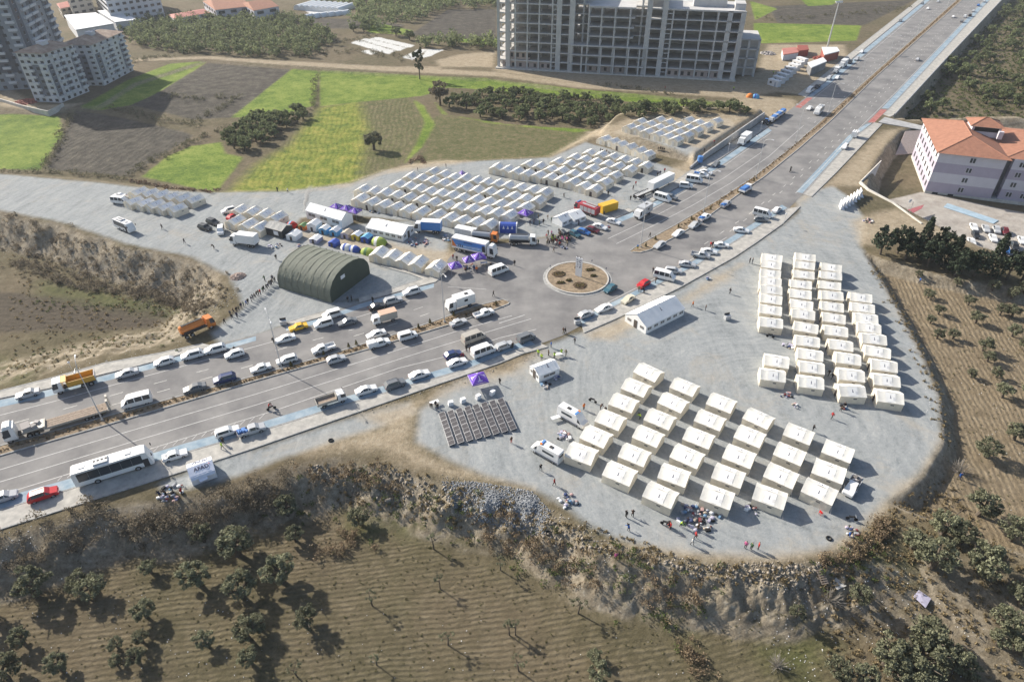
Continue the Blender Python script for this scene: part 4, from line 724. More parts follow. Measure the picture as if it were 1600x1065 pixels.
# block in the southern lot: six diagonal files
D = zoomed(800, 560, 3.803, [(800, 85), (728, 175), (655, 265), (575, 370), (488, 470), (403, 570), (1018, 170), (948, 265), (870, 365), (800, 468), (718, 580), (630, 690), (1238, 268), (1170, 370), (1103, 475), (1032, 585), (957, 700), (873, 820)])
Dz = zoomed(1080, 600, 3.8, [(393, 205), (342, 315), (280, 433), (217, 550), (150, 678), (635, 300), (580, 420), (528, 550), (465, 675), (870, 402), (817, 523), (757, 645)])
files = [D[0:6], D[6:12], D[12:18], Dz[0:5], Dz[5:9], Dz[9:12]]
for c, f in enumerate(files): tents(lab(f, f'cream tent, southern block by the ambulances, {nth(c + 1)} file from west, {{}} from top'), ['w0', 'w1', 'w2'], (1, 0.41), 0, '', 'tents of the southern lot')
Fz = lambda pts: zoomed(1140, 370, 3.672, pts)
cols = [Fz([(245, 118), (240, 160), (237, 210), (238, 255), (240, 305), (240, 358), (237, 420), (240, 495), (272, 715), (250, 798)]), Fz([(438, 115), (432, 162), (428, 215), (412, 272), (408, 328), (415, 388), (425, 445), (440, 522), (450, 602), (466, 677), (475, 752), (470, 837)]),
        Fz([(585, 175), (585, 222), (578, 278), (590, 338), (592, 402), (600, 468), (613, 540), (642, 622), (684, 702), (702, 795), (708, 887)]), Fz([(755, 350), (768, 408), (788, 467), (805, 522), (832, 588), (852, 662), (890, 742), (905, 825), (925, 920)])]
for c, f in enumerate(cols): tents(lab(f, f'white tent, block beside the ploughed field, {nth(c + 1)} file from road, {{}} from top'), ['w0', 'w1', 'w2', 'w0', 'openw'], (1, 0.135), 0, '', 'tents beside the ploughed field')
gz = lambda pts: zoomed(180, 280, 10.67, pts)
tents(lab(gz([(415, 190), (600, 215), (785, 245), (965, 270), (1150, 300), (1345, 320)]), 'cream tent in the rear row of the western cluster, {} from the minivan'), ['g0', 'g1'], (1, -0.40), 0, '', 'western tent cluster')
tents(lab(gz([(335, 345), (515, 375), (690, 405), (865, 440), (1055, 470)]), 'cream tent in the front row of the western cluster, {} from the minivan'), ['g0', 'g1'], (1, -0.40), 0, '', 'western tent cluster')
hz_ = lambda pts: zoomed(340, 240, 5.327, pts)
tents(lab(hz_([(205, 455), (308, 472), (412, 495), (515, 520)]), 'cream tent in the rear row near the dark shelter, {} from the west'), ['g0', 'g1', 'g2'], (1, -0.6), 0, '', 'tents near the tarpaulin shelter')
tents(lab(hz_([(165, 550), (275, 578), (375, 603)]), 'cream tent in the front row near the dark shelter, {} from the west'), ['g0', 'g1', 'g2'], (1, -0.6), 0, '', 'tents near the tarpaulin shelter')
iz = lambda pts: zoomed(520, 240, 5.327, pts)
tents(lab(iz([(415, 815), (525, 838), (635, 865), (742, 895), (890, 930)]), 'cream tent in the row between green hangar and gazebos, {} from the hangar'), ['g0', 'g1', 'g2'], (1, -0.95), 0, '', 'row between hangar and gazebos')
J = lambda pts: zoomed(540, 250, 8.878, pts); K = lambda pts: zoomed(700, 250, 8.878, pts)
rowsN = [J([(245, 520), (400, 568), (570, 600), (740, 632), (910, 668), (1095, 705), (1310, 742), (1490, 788)]) + K([(240, 830), (430, 850), (620, 880)]),
         J([(280, 395), (430, 415), (590, 442), (745, 470), (905, 510), (1090, 540), (1255, 578), (1435, 612)]) + K([(205, 640), (375, 662), (550, 690), (720, 722), (895, 745)]),
         J([(765, 325), (915, 347), (1060, 380), (1205, 420), (1365, 450), (1510, 475)]) + K([(240, 510), (425, 535), (590, 570), (760, 600), (940, 625), (1115, 642)]),
         J([(935, 215), (1085, 240), (1230, 267), (1390, 305), (1540, 340)]) + K([(275, 370), (440, 400), (610, 430), (775, 462), (945, 492), (1110, 520), (1290, 548)]),
         J([(1250, 150), (1400, 185), (1540, 230)]) + K([(275, 242), (430, 275), (580, 300), (725, 322), (870, 345), (1045, 372), (1215, 402), (1380, 440)])]
for c, f in enumerate(rowsN): tents(lab(f, f'cream tent, large northern block, {nth(c + 1)} row from the trucks, {{}} from west'), ['g0', 'g1', 'g2', 'g0', 'g1', 'openg'], (1, -0.66), 0, '', 'large northern tent block')
Lz = lambda pts: zoomed(760, 220, 10.0, pts); Mz = lambda pts: zoomed(900, 200, 8.873, pts)
rowsE = [Lz([(210, 400), (365, 430), (520, 470), (680, 500), (860, 525), (1045, 555), (1220, 592), (1400, 632), (1570, 688)]) + Mz([(300, 830)]),
         Lz([(700, 355), (870, 385), (1045, 430), (1220, 455), (1400, 500), (1560, 542)]) + Mz([(290, 690), (440, 735)]), Lz([(1160, 312), (1340, 350), (1510, 390)]) + Mz([(260, 555), (415, 600), (580, 642)]),
         Lz([(1420, 247)]) + Mz([(155, 425), (310, 458), (470, 490), (620, 525), (790, 558)]), Mz([(225, 330), (390, 360), (545, 390), (700, 430), (850, 462), (1010, 512)]), Mz([(430, 135), (550, 170), (660, 215), (785, 252), (915, 300), (1030, 345)])]
for c, f in enumerate(rowsE): tents(lab(f, f'cream tent, block behind the fire engine, {nth(c + 1)} row from front, {{}} from west'), ['g0', 'g1', 'g2', 'g1', 'openg'], (1, -0.68) if c < 5 else (1, -0.42), 0, '', 'tent block behind the fire engine')
Nz = lambda pts: zoomed(960, 170, 8.42, pts)
colsT = [[(235, 225), (370, 160)], [(350, 250), (495, 190), (620, 135)], [(470, 285), (610, 230), (745, 170)], [(610, 320), (735, 260), (870, 205), (1000, 140)], [(735, 350), (865, 295), (1000, 240), (1130, 170)], [(850, 390), (990, 335), (1115, 270), (1245, 210), (1370, 150)]]
for c, f in enumerate(colsT): tents(lab(Nz(f), f'cream tent on the raised terrace, {nth(c + 1)} file from west, {{}} from front'), ['g0', 'g1', 'g2'], (1, -0.47), 2.6, '', 'terrace tents')
# ---- big frame tents
def big_tent(name, label, px_front_l, px_front_r, px_back_r, ze, zr, nwin, win_side=-1, door=True, z=0.0):
    a = np.array(G(*px_front_l)); b = np.array(G(*px_front_r)); c = np.array(G(*px_back_r)); L = np.linalg.norm(c - b); W = np.linalg.norm(b - a)
    rz = math.atan2(*(c - b)[::-1]); n = (c - b) / L; o = b + (c - b) / 2; side = np.array([-n[1], n[0]])
    if np.dot(a - b, side) < 0: side = -side
    o = o + side * W / 2; rng = np.random.default_rng(5); e = ob(name, None, None, (o[0], o[1], z), rz); tag(e, label, 'tent')
    ob('canvas_wall', tent_walls(rng, L, W, ze, zr).mesh('canvas_wall', M['canvas_white']), e)
    r = ob('roof', tent_roof(rng, L, W, ze, zr, 30, 5, 0.05, 0.1, 7).mesh('roof', M['canvas_white'], fix=False, smooth=True), e)
    for s in (-1, 1):
        ob('emblem', emblem(MB(), 0.3, 0.45, s, 1.4, W, ze, zr, 0.04).mesh('emblem', M['navy']), r)
        for k in range(nwin):
            x = -L / 2 + L * (k + 0.5) / nwin; w = ob('window', MB().box((x, s * (W / 2 + .06), ze * .62), (L / nwin * .55, .04, ze * .33)).mesh('window', M['window_mesh']), e); ob('muntin', MB().box((x, s * (W / 2 + .085), ze * .62), (.07, .02, ze * .33)).mesh('muntin', M['canvas_white']), w)
        if door:
            ob('door', MB().box((s * (L / 2 + .03), 0, 1.0), (.05, 1.0, 2.0)).mesh('door', M['flap_dark']), e)
            for q in (-1, 1): ob('window', MB().box((s * (L / 2 + .03), q * W * .3, ze * .62), (.05, W * .17, ze * .33)).mesh('window', M['window_mesh']), e)
    return e
bz = zoomed(960, 450, 11.83, [(210, 600), (575, 852), (1275, 502)])
big_tent('frame_tent', 'long white windowed tent beside the sidewalk near the roundabout', *bz, 1.9, 3.7, 6)
big_tent('frame_tent', 'long white windowed tent behind the bright camping tents', *iz([(690, 660), (585, 735), (285, 668)]), 2.0, 3.5, 6)
big_tent('frame_tent', 'tall plain white tent beside the purple canopies', *hz_([(1140, 575), (1040, 625), (745, 540)]), 2.6, 4.2, 3, door=False)
big_tent('frame_tent', 'plain white tent east of the two by the fire engine', *zoomed(740, 170, 3.945, [(600, 665), (620, 715), (690, 690)]), 1.6, 2.7, 2, door=False)
big_tent('frame_tent', 'plain white tent west of the two by the fire engine', *zoomed(740, 170, 3.945, [(490, 700), (545, 730), (612, 700)]), 1.6, 2.7, 2, door=False)
w_ = zoomed(780, 370, 3.945, [(184, 840), (245, 898), (370, 850)])
big_tent('relief_tent', 'single cream tent with bundles by the lot entrance', *w_, 1.75, 2.75, 1)
# ---- green hangar tent
mk('hangar_green', (0.155, 0.168, 0.135), 0.75, var=0.12, scale=0.5, bump=0.7, bscale=1.3, spec=0.3); mk('hangar_shaded', (0.055, 0.072, 0.055), 0.8, var=0.12, scale=0.5, bump=0.3, bscale=1.2); mk('sign_white', (0.75, 0.75, 0.76), 0.7)  # end walls get a darker green: the gable's shade is put into the colour
a = np.array(G(430, 452)); b = np.array(G(519, 469)); c = np.array(G(590, 426)); ax = (b - a) / np.linalg.norm(b - a); L = np.linalg.norm(b - a); bc = (c - b) / np.linalg.norm(c - b); pr = np.array([-ax[1], ax[0]]) * .5 + bc * .5; pr /= np.linalg.norm(pr); ax = np.array([pr[1], -pr[0]]); W = np.linalg.norm(c - b) * .98
o = (a + c) / 2 * .55 + ((a + b) / 2 + pr * W / 2) * .45; hg = ob('hangar_tent', None, None, (o[0], o[1], 0.0), math.atan2(ax[1], ax[0])); tag(hg, 'dark green military hangar tent with a white plate on its end', 'hangar')
prof = [(-.5, 0), (-.5, .34), (-.475, .52), (-.40, .74), (-.29, .89), (-.15, .975), (0, 1), (.15, .975), (.29, .89), (.40, .74), (.475, .52), (.5, .34), (.5, 0)]; HH = 6.8
def barrel(x0, x1, k=1.0, nx=1, pleat=0.0, seed=0):
    rng = np.random.default_rng(seed); mb = MB(); V = []
    for i in range(nx + 1):
        q = k + (pleat * (1 if i % 2 else -1)); V += [(x0 + (x1 - x0) * i / nx, p[0] * W * q + rng.normal() * .02, p[1] * HH * q + (rng.normal() * .03 if p[1] > 0 else 0)) for p in prof]
    n = len(prof); mb.add(V, [(i * n + j, (i + 1) * n + j, (i + 1) * n + j + 1, i * n + j + 1) for i in range(nx) for j in range(n - 1)]); return mb
for k in range(8):
    x0 = -L / 2 + L * k / 8; seg = ob('canvas_segment', barrel(x0 + .02, x0 + L / 8 - .02, 1.0, 6, 0.004, k).mesh('canvas_segment', M['hangar_green'], fix=False, smooth=True), hg)
    ob('rib', barrel(x0 - .16, x0 + .16, 1.014, 1).mesh('rib', M['hangar_green'], fix=False), seg)
for s in (-1, 1): ob('end_wall', MB().add([(s * L / 2, p[0] * W, p[1] * HH) for p in prof], [tuple(range(len(prof)))]).mesh('end_wall', M['hangar_shaded']), hg)
ob('name_plate', MB().box((L / 2 + .06, -W * .16, HH * .66), (.05, 1.5, .9)).mesh('name_plate', M['sign_white']), hg)
# ---- gazebos
mk('purple', (0.15, 0.07, 0.42), 0.75, var=0.1, scale=1.0, spec=0.2); mk('metal', (0.45, 0.46, 0.48), 0.45, metal=0.6); mk('white_print', (0.75, 0.75, 0.78), 0.8)
def gazebo(u, v, du, dv, label, s=3.0, h=2.1, z=None, name='gazebo'):
    x, y = G(u, v, 2.7); rz = head(u, v, du, dv); e = ob(name, None, None, (x, y, 0.0), rz); tag(e, label, 'gazebo', 'purple gazebos'); q = s / 2
    mb = MB(); ap = (0, 0, h + 1.05); cr = [(-q, -q, h), (q, -q, h), (q, q, h), (-q, q, h)]
    for k in range(4):
        p0, p1 = cr[k], cr[(k + 1) % 4]; mid = tuple((p0[i] + p1[i]) / 2 for i in range(3)); mb.quad(ap, p0, (mid[0] * .98, mid[1] * .98, h + .1), p1)
        mb.quad(p0, p1, (p1[0] * 1.01, p1[1] * 1.01, h - .28), (p0[0] * 1.01, p0[1] * 1.01, h - .28))
    cn = ob('canopy', mb.mesh('canopy', M['purple']), e)
    for k in range(4):
        a_ = math.pi / 2 * k; mb = MB(); Rz = Matrix.Rotation(a_, 3, 'Z')
        for pl in ([(-.05, .55), (.05, .55), (.06, .30), (0, .14), (-.06, .30)], [(-.22, .66), (.22, .66), (.12, .56), (-.12, .56)], [(-.5, .80), (.5, .80), (.48, .74), (-.48, .74)]):
            mb.quad(*[Rz @ Vector((p, -q * t * 1.02, h + 1.05 * (1 - t) + .06 + (0.02 if t < .5 else .0))) for p, t in pl])
        ob('emblem', mb.mesh('emblem', M['white_print']), cn)
    for p in cr: ob('leg', MB().tube((p[0], p[1], 0), p, .035, .035, 5).mesh('leg', M['metal'], fix=False), e)
    for k in range(4): ob('frame_bar', MB().tube(cr[k], cr[(k + 1) % 4], .025, .025, 4).mesh('frame_bar', M['metal'], fix=False), e)
gazebo(747, 587, 1, -.23, 'purple gazebo beside the solar panels', 3.4)
gazebo(711, 411, 1, -.2, 'purple gazebo nearest the short tent row, first of the three by the trailer'); gazebo(732, 402, 1, -.2, 'purple gazebo in the middle of the three by the trailer', 2.6); gazebo(748, 397, 1, -.2, 'purple gazebo closest to the white truck cab, last of three', 3.2)
gazebo(821, 329, 1, -.55, 'purple gazebo at the corner of the large northern block', 3.4); gazebo(722, 268, 1, -.3, 'small purple gazebo at the rear edge of the northern block', 1.8)
for k, (u, v) in enumerate(hz_([(985, 425), (1070, 440), (1140, 462)])): gazebo(u, v, 1, .22, f'purple canopy behind the tall plain tent, {nth(k + 1)} from the west', 3.0, 2.2)
# ---- camping tents
def camping(u, v, du, dv, kind, c1, c2, label, L=3.0, W=2.2, h=1.7):
    x, y = G(u, v, 0.6); rz = head(u, v, du, dv); e = ob('camping_tent', None, None, (x, y, 0), rz); tag(e, label, 'tent', 'small camping tents'); n = 10; mb = MB(); V = []; m1, m2 = (M[c] if isinstance(c, str) else c for c in (c1, c2))
    if kind == 'dome':
        for i in range(n + 1):
            t = -1 + 2 * i / n; k = math.sqrt(max(0.0, 1 - (t * .96) ** 2)); V += [(t * L / 2, math.cos(a_) * W / 2 * (0.25 + .75 * k), math.sin(a_) * h * (0.12 + .88 * k)) for a_ in np.linspace(0, math.pi, 9)]
        F = [(i * 9 + j, (i + 1) * 9 + j, (i + 1) * 9 + j + 1, i * 9 + j + 1) for i in range(n) for j in range(8)]; mi = [1 if 3 <= i <= 4 else 0 for i in range(n) for j in range(8)]
        a_ = MB(); a_.v = V; a_.f = [list(f) for f, q in zip(F, mi) if q == 0]; a_.m = [0] * len(a_.f); b_ = MB(); b_.v = V; b_.f = [list(f) for f, q in zip(F, mi) if q]; b_.m = [0] * len(b_.f)
        ob('shell', a_.mesh('shell', m1, smooth=True), e); ob('band', b_.mesh('band', m2, smooth=True), e)
        ob('door', MB().quad((L / 2 + .01, -.4, 0), (L / 2 + .01, .4, 0), (L / 2 - .12, .25, h * .3), (L / 2 - .12, -.25, h * .3)).mesh('door', M['flap_dark']), e)
    else:
        ob('wall', tent_walls(np.random.default_rng(1), L, W, h * .72, h).mesh('wall', m1), e); ob('roof', tent_roof(np.random.default_rng(2), L, W, h * .72, h, 6, 3, .03, .08, 2).mesh('roof', m2, fix=False), e)
        ob('door', MB().box((-L / 2 - .03, 0, .6), (.03, .7, 1.2)).mesh('door', M['flap_dark']), e)
for k, c in {'c_lblue': (0.12, 0.36, 0.60), 'c_blue': (0.04, 0.09, 0.38), 'c_yellow': (0.62, 0.48, 0.06), 'c_green': (0.33, 0.42, 0.08), 'c_dgreen': (0.10, 0.20, 0.08), 'c_orange': (0.65, 0.20, 0.04), 'c_lilac': (0.42, 0.40, 0.50), 'c_red': (0.50, 0.04, 0.03), 'c_grey': (0.3, 0.31, 0.33), 'c_beige': (0.45, 0.38, 0.30)}.items(): mk(k, c, 0.7, var=0.12, scale=2, bump=.2, bscale=4)
q = hz_([(810, 610), (895, 640), (985, 655), (1080, 675), (1165, 690), (1245, 710), (1345, 735), (820, 712), (970, 745), (1075, 775), (1140, 790), (1255, 815), (620, 590), (715, 610), (640, 685)])
CT = [('ridge', 'canvas_white', 'canvas_white', 'white cabin-style camping tent next to the light blue one', 3.2, 3.0, 2.6), ('ridge', 'c_lblue', 'canvas_white', 'light blue camping tent beside the white cabin tent', 2.6, 2.4, 2.1), ('ridge', 'c_lblue', 'panel_grey', 'light blue camping tent with a grey roof', 2.8, 2.4, 2.1), ('ridge', 'c_lilac', 'c_beige', 'pale mauve camping tent between blue and yellow ones', 2.8, 2.4, 2.0), ('ridge', 'c_yellow', 'panel_grey', 'yellow camping tent in the colourful row', 2.6, 2.4, 2.0), ('ridge', 'c_blue', 'c_lblue', 'deep blue camping tent beside the yellow one', 2.6, 2.4, 2.0), ('dome', 'c_green', 'canvas_white', 'lime green dome tent at the end of the row', 4.6, 3.2, 2.1), ('ridge', 'c_lilac', 'canvas_white', 'lilac and white camping tent beside the green hangar', 3.0, 2.4, 1.5), ('ridge', 'c_blue', 'c_blue', 'small navy camping tent beside the green hangar', 2.4, 2.2, 1.6), ('dome', 'canvas_white', 'c_blue', 'white dome tent with a blue band behind the hangar', 3.6, 2.6, 1.5), ('dome', 'c_blue', 'canvas_white', 'blue and white dome tent behind the hangar', 3.4, 2.4, 1.5), ('dome', 'c_green', 'c_dgreen', 'lime and dark green tunnel tent behind the hangar', 4.4, 2.6, 1.7), ('dome', 'c_red', 'c_lblue', 'red dome tent behind the dark tarpaulin shelter', 3.2, 2.6, 1.6), ('ridge', 'c_orange', 'c_dgreen', 'orange camping tent next to the red dome', 2.2, 2.0, 1.7), ('ridge', 'canvas_white', 'canvas_white', 'plain white tent with a blue patch beside the dark shelter', 3.4, 3.0, 2.0)]
for (u, v), t in zip(q, CT): camping(u, v, 1, -.75 if t[0] == 'ridge' else .2, *t[:4], t[4], t[5], t[6])
camping(1172, 150, 1, .1, 'dome', 'c_orange', 'c_orange', 'orange dome tent below the building site', 3.2, 2.6, 1.8); camping(1181, 151, 1, .1, 'dome', 'c_lblue', 'c_blue', 'blue dome tent below the building site', 3.2, 2.6, 1.8)
# ---- dark tarpaulin shelter, AFAD tent, barrel shelter
mk('tarp_dark', (0.045, 0.047, 0.05), 0.6, var=.2, scale=2); mk('tarp_roof', (0.30, 0.30, 0.29), 0.7, var=.15, scale=2, bump=.3, bscale=3)
x, y = G(*hz_([(520, 665)])[0]); rz = head(437, 362, 1, .28); e = ob('tarpaulin_shelter', None, None, (x, y, 0), rz); tag(e, 'dark shelter with grey roof and white panel', 'shelter')
mb = tent_walls(np.random.default_rng(4), 6.2, 4.2, 2.3, 3.3); ob('wall', mb.mesh('wall', M['tarp_dark']), e); ob('roof', tent_roof(np.random.default_rng(4), 6.2, 4.2, 2.3, 3.3, 12, 4, .06, .12, 3).mesh('roof', M['tarp_roof'], fix=False), e); ob('panel', MB().box((.9, -2.2, 1.3), (1.7, .05, 1.2)).mesh('panel', M['sign_white']), e)
mk('afad_white', (0.66, 0.69, 0.78), 0.7, var=.05, scale=1, spec=.25); mk('afad_light', (0.78, 0.79, 0.82), 0.7); mk('red', (0.55, 0.03, 0.03), 0.6)
x, y = G(318, 741, 0); rz = head(318, 741, 39, -14); e = ob('relief_tent', None, None, (x, y, 0.02), rz); tag(e, 'white tent lettered AFAD at the edge of the lower sidewalk', 'tent')
LA, WA = 3.9, 3.6; ob('canvas_wall', tent_walls(np.random.default_rng(9), LA, WA, 1.75, 2.6).mesh('canvas_wall', M['afad_light']), e); r = ob('roof', tent_roof(np.random.default_rng(9), LA, WA, 1.75, 2.6, 12, 4, .02, .05, 2).mesh('roof', M['afad_white'], fix=False, smooth=True), e)
ob('fly_sheet', MB().quad((-1.9, -.9 * WA / 2 * 1.0, 1.87), (1.9, -.9 * WA / 2, 1.87), (1.9, -WA / 2 - .35, 1.35), (-1.9, -WA / 2 - .35, 1.35)).mesh('fly_sheet', M['afad_white']), e)
for s in (-1, 1):
    t = bpy.data.curves.new('lettering', 'FONT'); t.body = 'AFAD'; t.size = .95; t.align_x = 'CENTER'; t.align_y = 'CENTER'; t.offset = .02; t.extrude = .004; t.materials.append(M['navy'])
    tmp = bpy.data.objects.new('tmp', t); COL.objects.link(tmp); lm_ = bpy.data.meshes.new_from_object(tmp.evaluated_get(bpy.context.evaluated_depsgraph_get())); bpy.data.objects.remove(tmp); lo = ob('lettering', lm_, r); sl = math.atan2(.85, WA / 2); lo.location = (.1, s * WA * .21, 2.6 - .85 * .42 + .045); lo.rotation_euler = (s * -sl, 0, math.pi if s > 0 else 0)
    ob('accent_dot', MB().tube((.1 + s * -1.32, s * (WA * .21 - .36), 2.6 - .85 * .24 + .02), (.1 + s * -1.32, s * (WA * .21 - .36), 2.6 - .85 * .24 + .05), .09, .09, 8).mesh('accent_dot', M['red']), r)
ob('door_flap', MB().add([(-.9, -1.9, .0), (.5, -1.9, .0), (.6, -2.6, 1.1), (-.7, -2.7, 1.0), (-.9, -1.8, 1.5), (.5, -1.8, 1.5)], [(0, 1, 2, 3), (3, 2, 5, 4)]).mesh('door_flap', M['afad_white']), e)
x, y = G(*iz([(1460, 640)])[0]); rz = head(795, 362, 1, .03); e = ob('arched_shelter', None, None, (x, y, 0), rz); tag(e, 'blue and white arched shelter behind the orange tanker', 'shelter')
n = 9; LA, WA, HA = 5.2, 3.4, 2.5; V = [(sx * LA / 2, math.cos(a_) * WA / 2, math.sin(a_) ** .7 * HA if 0 < a_ < 3.14 else 0) for sx in (-1, 1) for a_ in np.linspace(0, math.pi, n)]
ob('cover', MB().add(V, [(j, n + j, n + j + 1, j + 1) for j in range(n - 1)]).mesh('cover', M['c_blue']), e)
for sx in (-1, 1): ob('arch', MB().add([(sx * LA / 2 * k, p[1] * 1.03, p[2] * 1.03) for k in (1.0, .88) for p in V[:n]], [(j, n + j, n + j + 1, j + 1) for j in range(n - 1)]).mesh('arch', M['canvas_white']), e)
for k in range(3): ob('emblem', MB().quad(*[(-1.2 + 1.2 * k + a_, -WA / 2 * c_, HA * s_) for a_, c_, s_ in ((-.3, .95, .5), (.3, .95, .5), (0, .75, .85))]).mesh('emblem', M['white_print']), e)
# ================================================================ VEHICLES
def paint(k, rgb, rough=.3, metal=0.0): M[k] = mat('paint_' + k, rgb, rough, metal=metal, spec=.5, var=.06, scale=1.5); return M[k]
for k, c in {'white': (.74, .74, .73), 'silver': (.46, .47, .48), 'grey': (.16, .17, .18), 'black_car': (.025, .027, .03), 'red_car': (.50, .02, .025), 'navy_car': (.03, .05, .14), 'maroon': (.14, .02, .025), 'taxi': (.72, .42, .03), 'cream_car': (.62, .57, .45), 'beige_car': (.42, .39, .34), 'blue_car': (.05, .16, .42), 'teal_car': (.05, .13, .17), 'orange_truck': (.62, .19, .03), 'yellow_truck': (.60, .33, .05), 'fire_red': (.40, .05, .06), 'truck_blue': (.06, .22, .55), 'peach': (.62, .42, .30), 'rust': (.30, .17, .11)}.items(): paint(k, c)
mk('glass_car', (.035, .045, .055), .12, spec=.6); mk('tyre', (.02, .02, .02), .9); mk('rim', (.35, .36, .37), .4, metal=.5); mk('lamp_clear', (.72, .74, .76), .2); mk('lamp_red', (.35, .02, .02), .3); mk('chassis', (.05, .05, .052), .8); mk('tarp_blue', (.07, .20, .50), .6, var=.3, scale=3, bump=.4, bscale=5); mk('bed_wood', (.30, .24, .19), .9, var=.3, scale=3); mk('cargo_mixed', (.30, .28, .27), .9, island=.6); mk('plate_blue', (.10, .25, .55), .5); mk('lamp_orange', (.70, .22, .04), .4)
def wheel_meshes(r, w=.22):
    t = MB().tube((0, -w / 2, 0), (0, w / 2, 0), r, r, 12).mesh('tyre', M['tyre'], fix=False, smooth=False); h = MB().tube((0, -w / 2 - .01, 0), (0, w / 2 + .01, 0), r * .58, r * .58, 8).mesh('rim', M['rim'], fix=False); return t, h
WH = {}
def wheel_at(x, y, r, w=.22):
    k = (round(x, 3), round(y, 3), r, w)
    if k not in WH:
        t = MB().tube((x, y - w / 2, r), (x, y + w / 2, r), r, r, 12).mesh('wheel', M['tyre'], fix=False); h = MB().tube((x, y - w / 2 - .012, r), (x, y + w / 2 + .012, r), r * .58, r * .5, 8).mesh('rim', M['rim'], fix=False); WH[k] = (t, h)
    t, h = WH[k]; return ('wheel', t, [('rim', h, None)], None)
def loft(st, close=True):
    mb = MB(); V = []
    for x, hw, zb, zs, zt, ht in st: V += [(x, -hw * .9, zb), (x, -hw, zb + .22), (x, -hw, zs), (x, -ht, zt), (x, ht, zt), (x, hw, zs), (x, hw, zb + .22), (x, hw * .9, zb)]
    n = len(st); F = []
    for i in range(n - 1):
        for j in range(8): F.append((i * 8 + j, i * 8 + (j + 1) % 8, (i + 1) * 8 + (j + 1) % 8, (i + 1) * 8 + j))
    F += [tuple(range(7, -1, -1)), tuple(range((n - 1) * 8, n * 8))]; mb.add(V, F); return mb, V
def pane(name, pts, inset=.1, lift=.014):
    p = [Vector(q) for q in pts]; c = sum(p, Vector()) / len(p); n = (p[1] - p[0]).cross(p[2] - p[0]).normalized()
    return (name, MB().quad(*[c + (q - c) * (1 - inset) + n * lift for q in p]).mesh(name, M['glass_car'], fix=False), [], None)
def car_kit(st, ws, rw, sides, wx, wr, key='paint', lamps=True, extra=()):
    """st: stations front to rear; ws / rw: segment of windscreen / rear window; sides: (first, last) station pairs of side glass"""
    mb, V = loft(st); kit = [('body', mb.mesh('body', M['white']), [], key)]; q = lambda i, j: V[i * 8 + j]
    if ws is not None: kit.append(pane('windscreen', [q(ws, 3), q(ws, 4), q(ws + 1, 4), q(ws + 1, 3)][::-1], .08))
    if rw is not None: kit.append(pane('rear_window', [q(rw, 3), q(rw, 4), q(rw + 1, 4), q(rw + 1, 3)][::-1], .12))
    for a, b in sides:
        for j0, j1, fl in ((2, 3, 0), (5, 4, 1)):
            pts = [q(a, j0), q(a, j1), q(b, j1), q(b, j0)]
            if (Vector(pts[1]) - Vector(pts[0])).length < .05: pts = [q(a, j0), q(b, j1), q(b, j0)]
            if fl: pts = pts[::-1]
            kit.append(pane('side_window', pts, .13))
    hw = st[1][1]
    for x in wx:
        for s in (-1, 1): kit.append(wheel_at(x, s * (hw - .09), wr))
    if lamps:
        x0 = st[0][0]; x1 = st[-1][0]
        for s in (-1, 1): kit.append(('headlight', MB().box((x0 - .04, s * hw * .68, st[0][4] - .06), (.12, .34, .13)).mesh('headlight', M['lamp_clear']), [], None)); kit.append(('tail_light', MB().box((x1 + .03, s * hw * .78, st[-1][4] - .12), (.1, .2, .2)).mesh('tail_light', M['lamp_red']), [], None))
    for s in (-1, 1):
        if ws is not None: kit.append(('mirror', MB().box((st[ws][0] - .25, s * (hw + .08), st[ws][3] + .04), (.12, .18, .13)).mesh('mirror', M['white']), [], key))
    return kit + list(extra)
KITS = {}
KITS['sedan'] = car_kit([(2.2, .70, .28, .55, .60, .66), (2.08, .82, .22, .66, .72, .74), (1.0, .86, .2, .82, .93, .74), (.25, .87, .2, .92, 1.40, .58), (-.75, .87, .2, .93, 1.41, .57), (-1.45, .86, .2, .93, 1.03, .68), (-2.1, .82, .25, .85, .98, .72), (-2.2, .76, .35, .7, .80, .70)], 2, 4, [(2, 3), (3, 4), (4, 5)], (1.35, -1.3), .31)
KITS['oldsedan'] = car_kit([(2.05, .74, .3, .66, .72, .70), (2.0, .80, .24, .72, .80, .74), (.85, .81, .22, .84, .92, .74), (.3, .81, .22, .9, 1.40, .62), (-.75, .81, .22, .9, 1.40, .62), (-1.2, .81, .22, .9, .98, .70), (-2.0, .79, .26, .82, .93, .72), (-2.05, .76, .3, .7, .8, .70)], 2, 4, [(2, 3), (3, 4), (4, 5)], (1.25, -1.2), .29)
KITS['hatch'] = car_kit([(2.0, .70, .28, .58, .64, .66), (1.9, .82, .22, .68, .76, .74), (.95, .85, .2, .84, .97, .74), (.3, .86, .2, .95, 1.46, .60), (-1.2, .86, .2, .96, 1.46, .58), (-1.8, .84, .22, .95, 1.05, .68), (-1.98, .80, .3, .72, .84, .70)], 2, 4, [(2, 3), (3, 4), (4, 5)], (1.25, -1.25), .31)
KITS['suv'] = car_kit([(2.2, .76, .34, .7, .78, .72), (2.1, .88, .28, .82, .92, .80), (1.1, .91, .26, 1.0, 1.12, .80), (.5, .92, .26, 1.08, 1.66, .68), (-1.6, .92, .26, 1.08, 1.66, .66), (-2.05, .9, .3, 1.05, 1.15, .76), (-2.2, .86, .4, .8, .95, .78)], 2, 4, [(2, 3), (3, 4), (4, 5)], (1.35, -1.35), .36, extra=[('roof_rail', MB().box((-.5, .6, 1.69), (1.9, .05, .05)).mesh('roof_rail', M['rim']), [], None), ('roof_rail', MB().box((-.5, -.6, 1.69), (1.9, .05, .05)).mesh('roof_rail', M['rim']), [], None)])
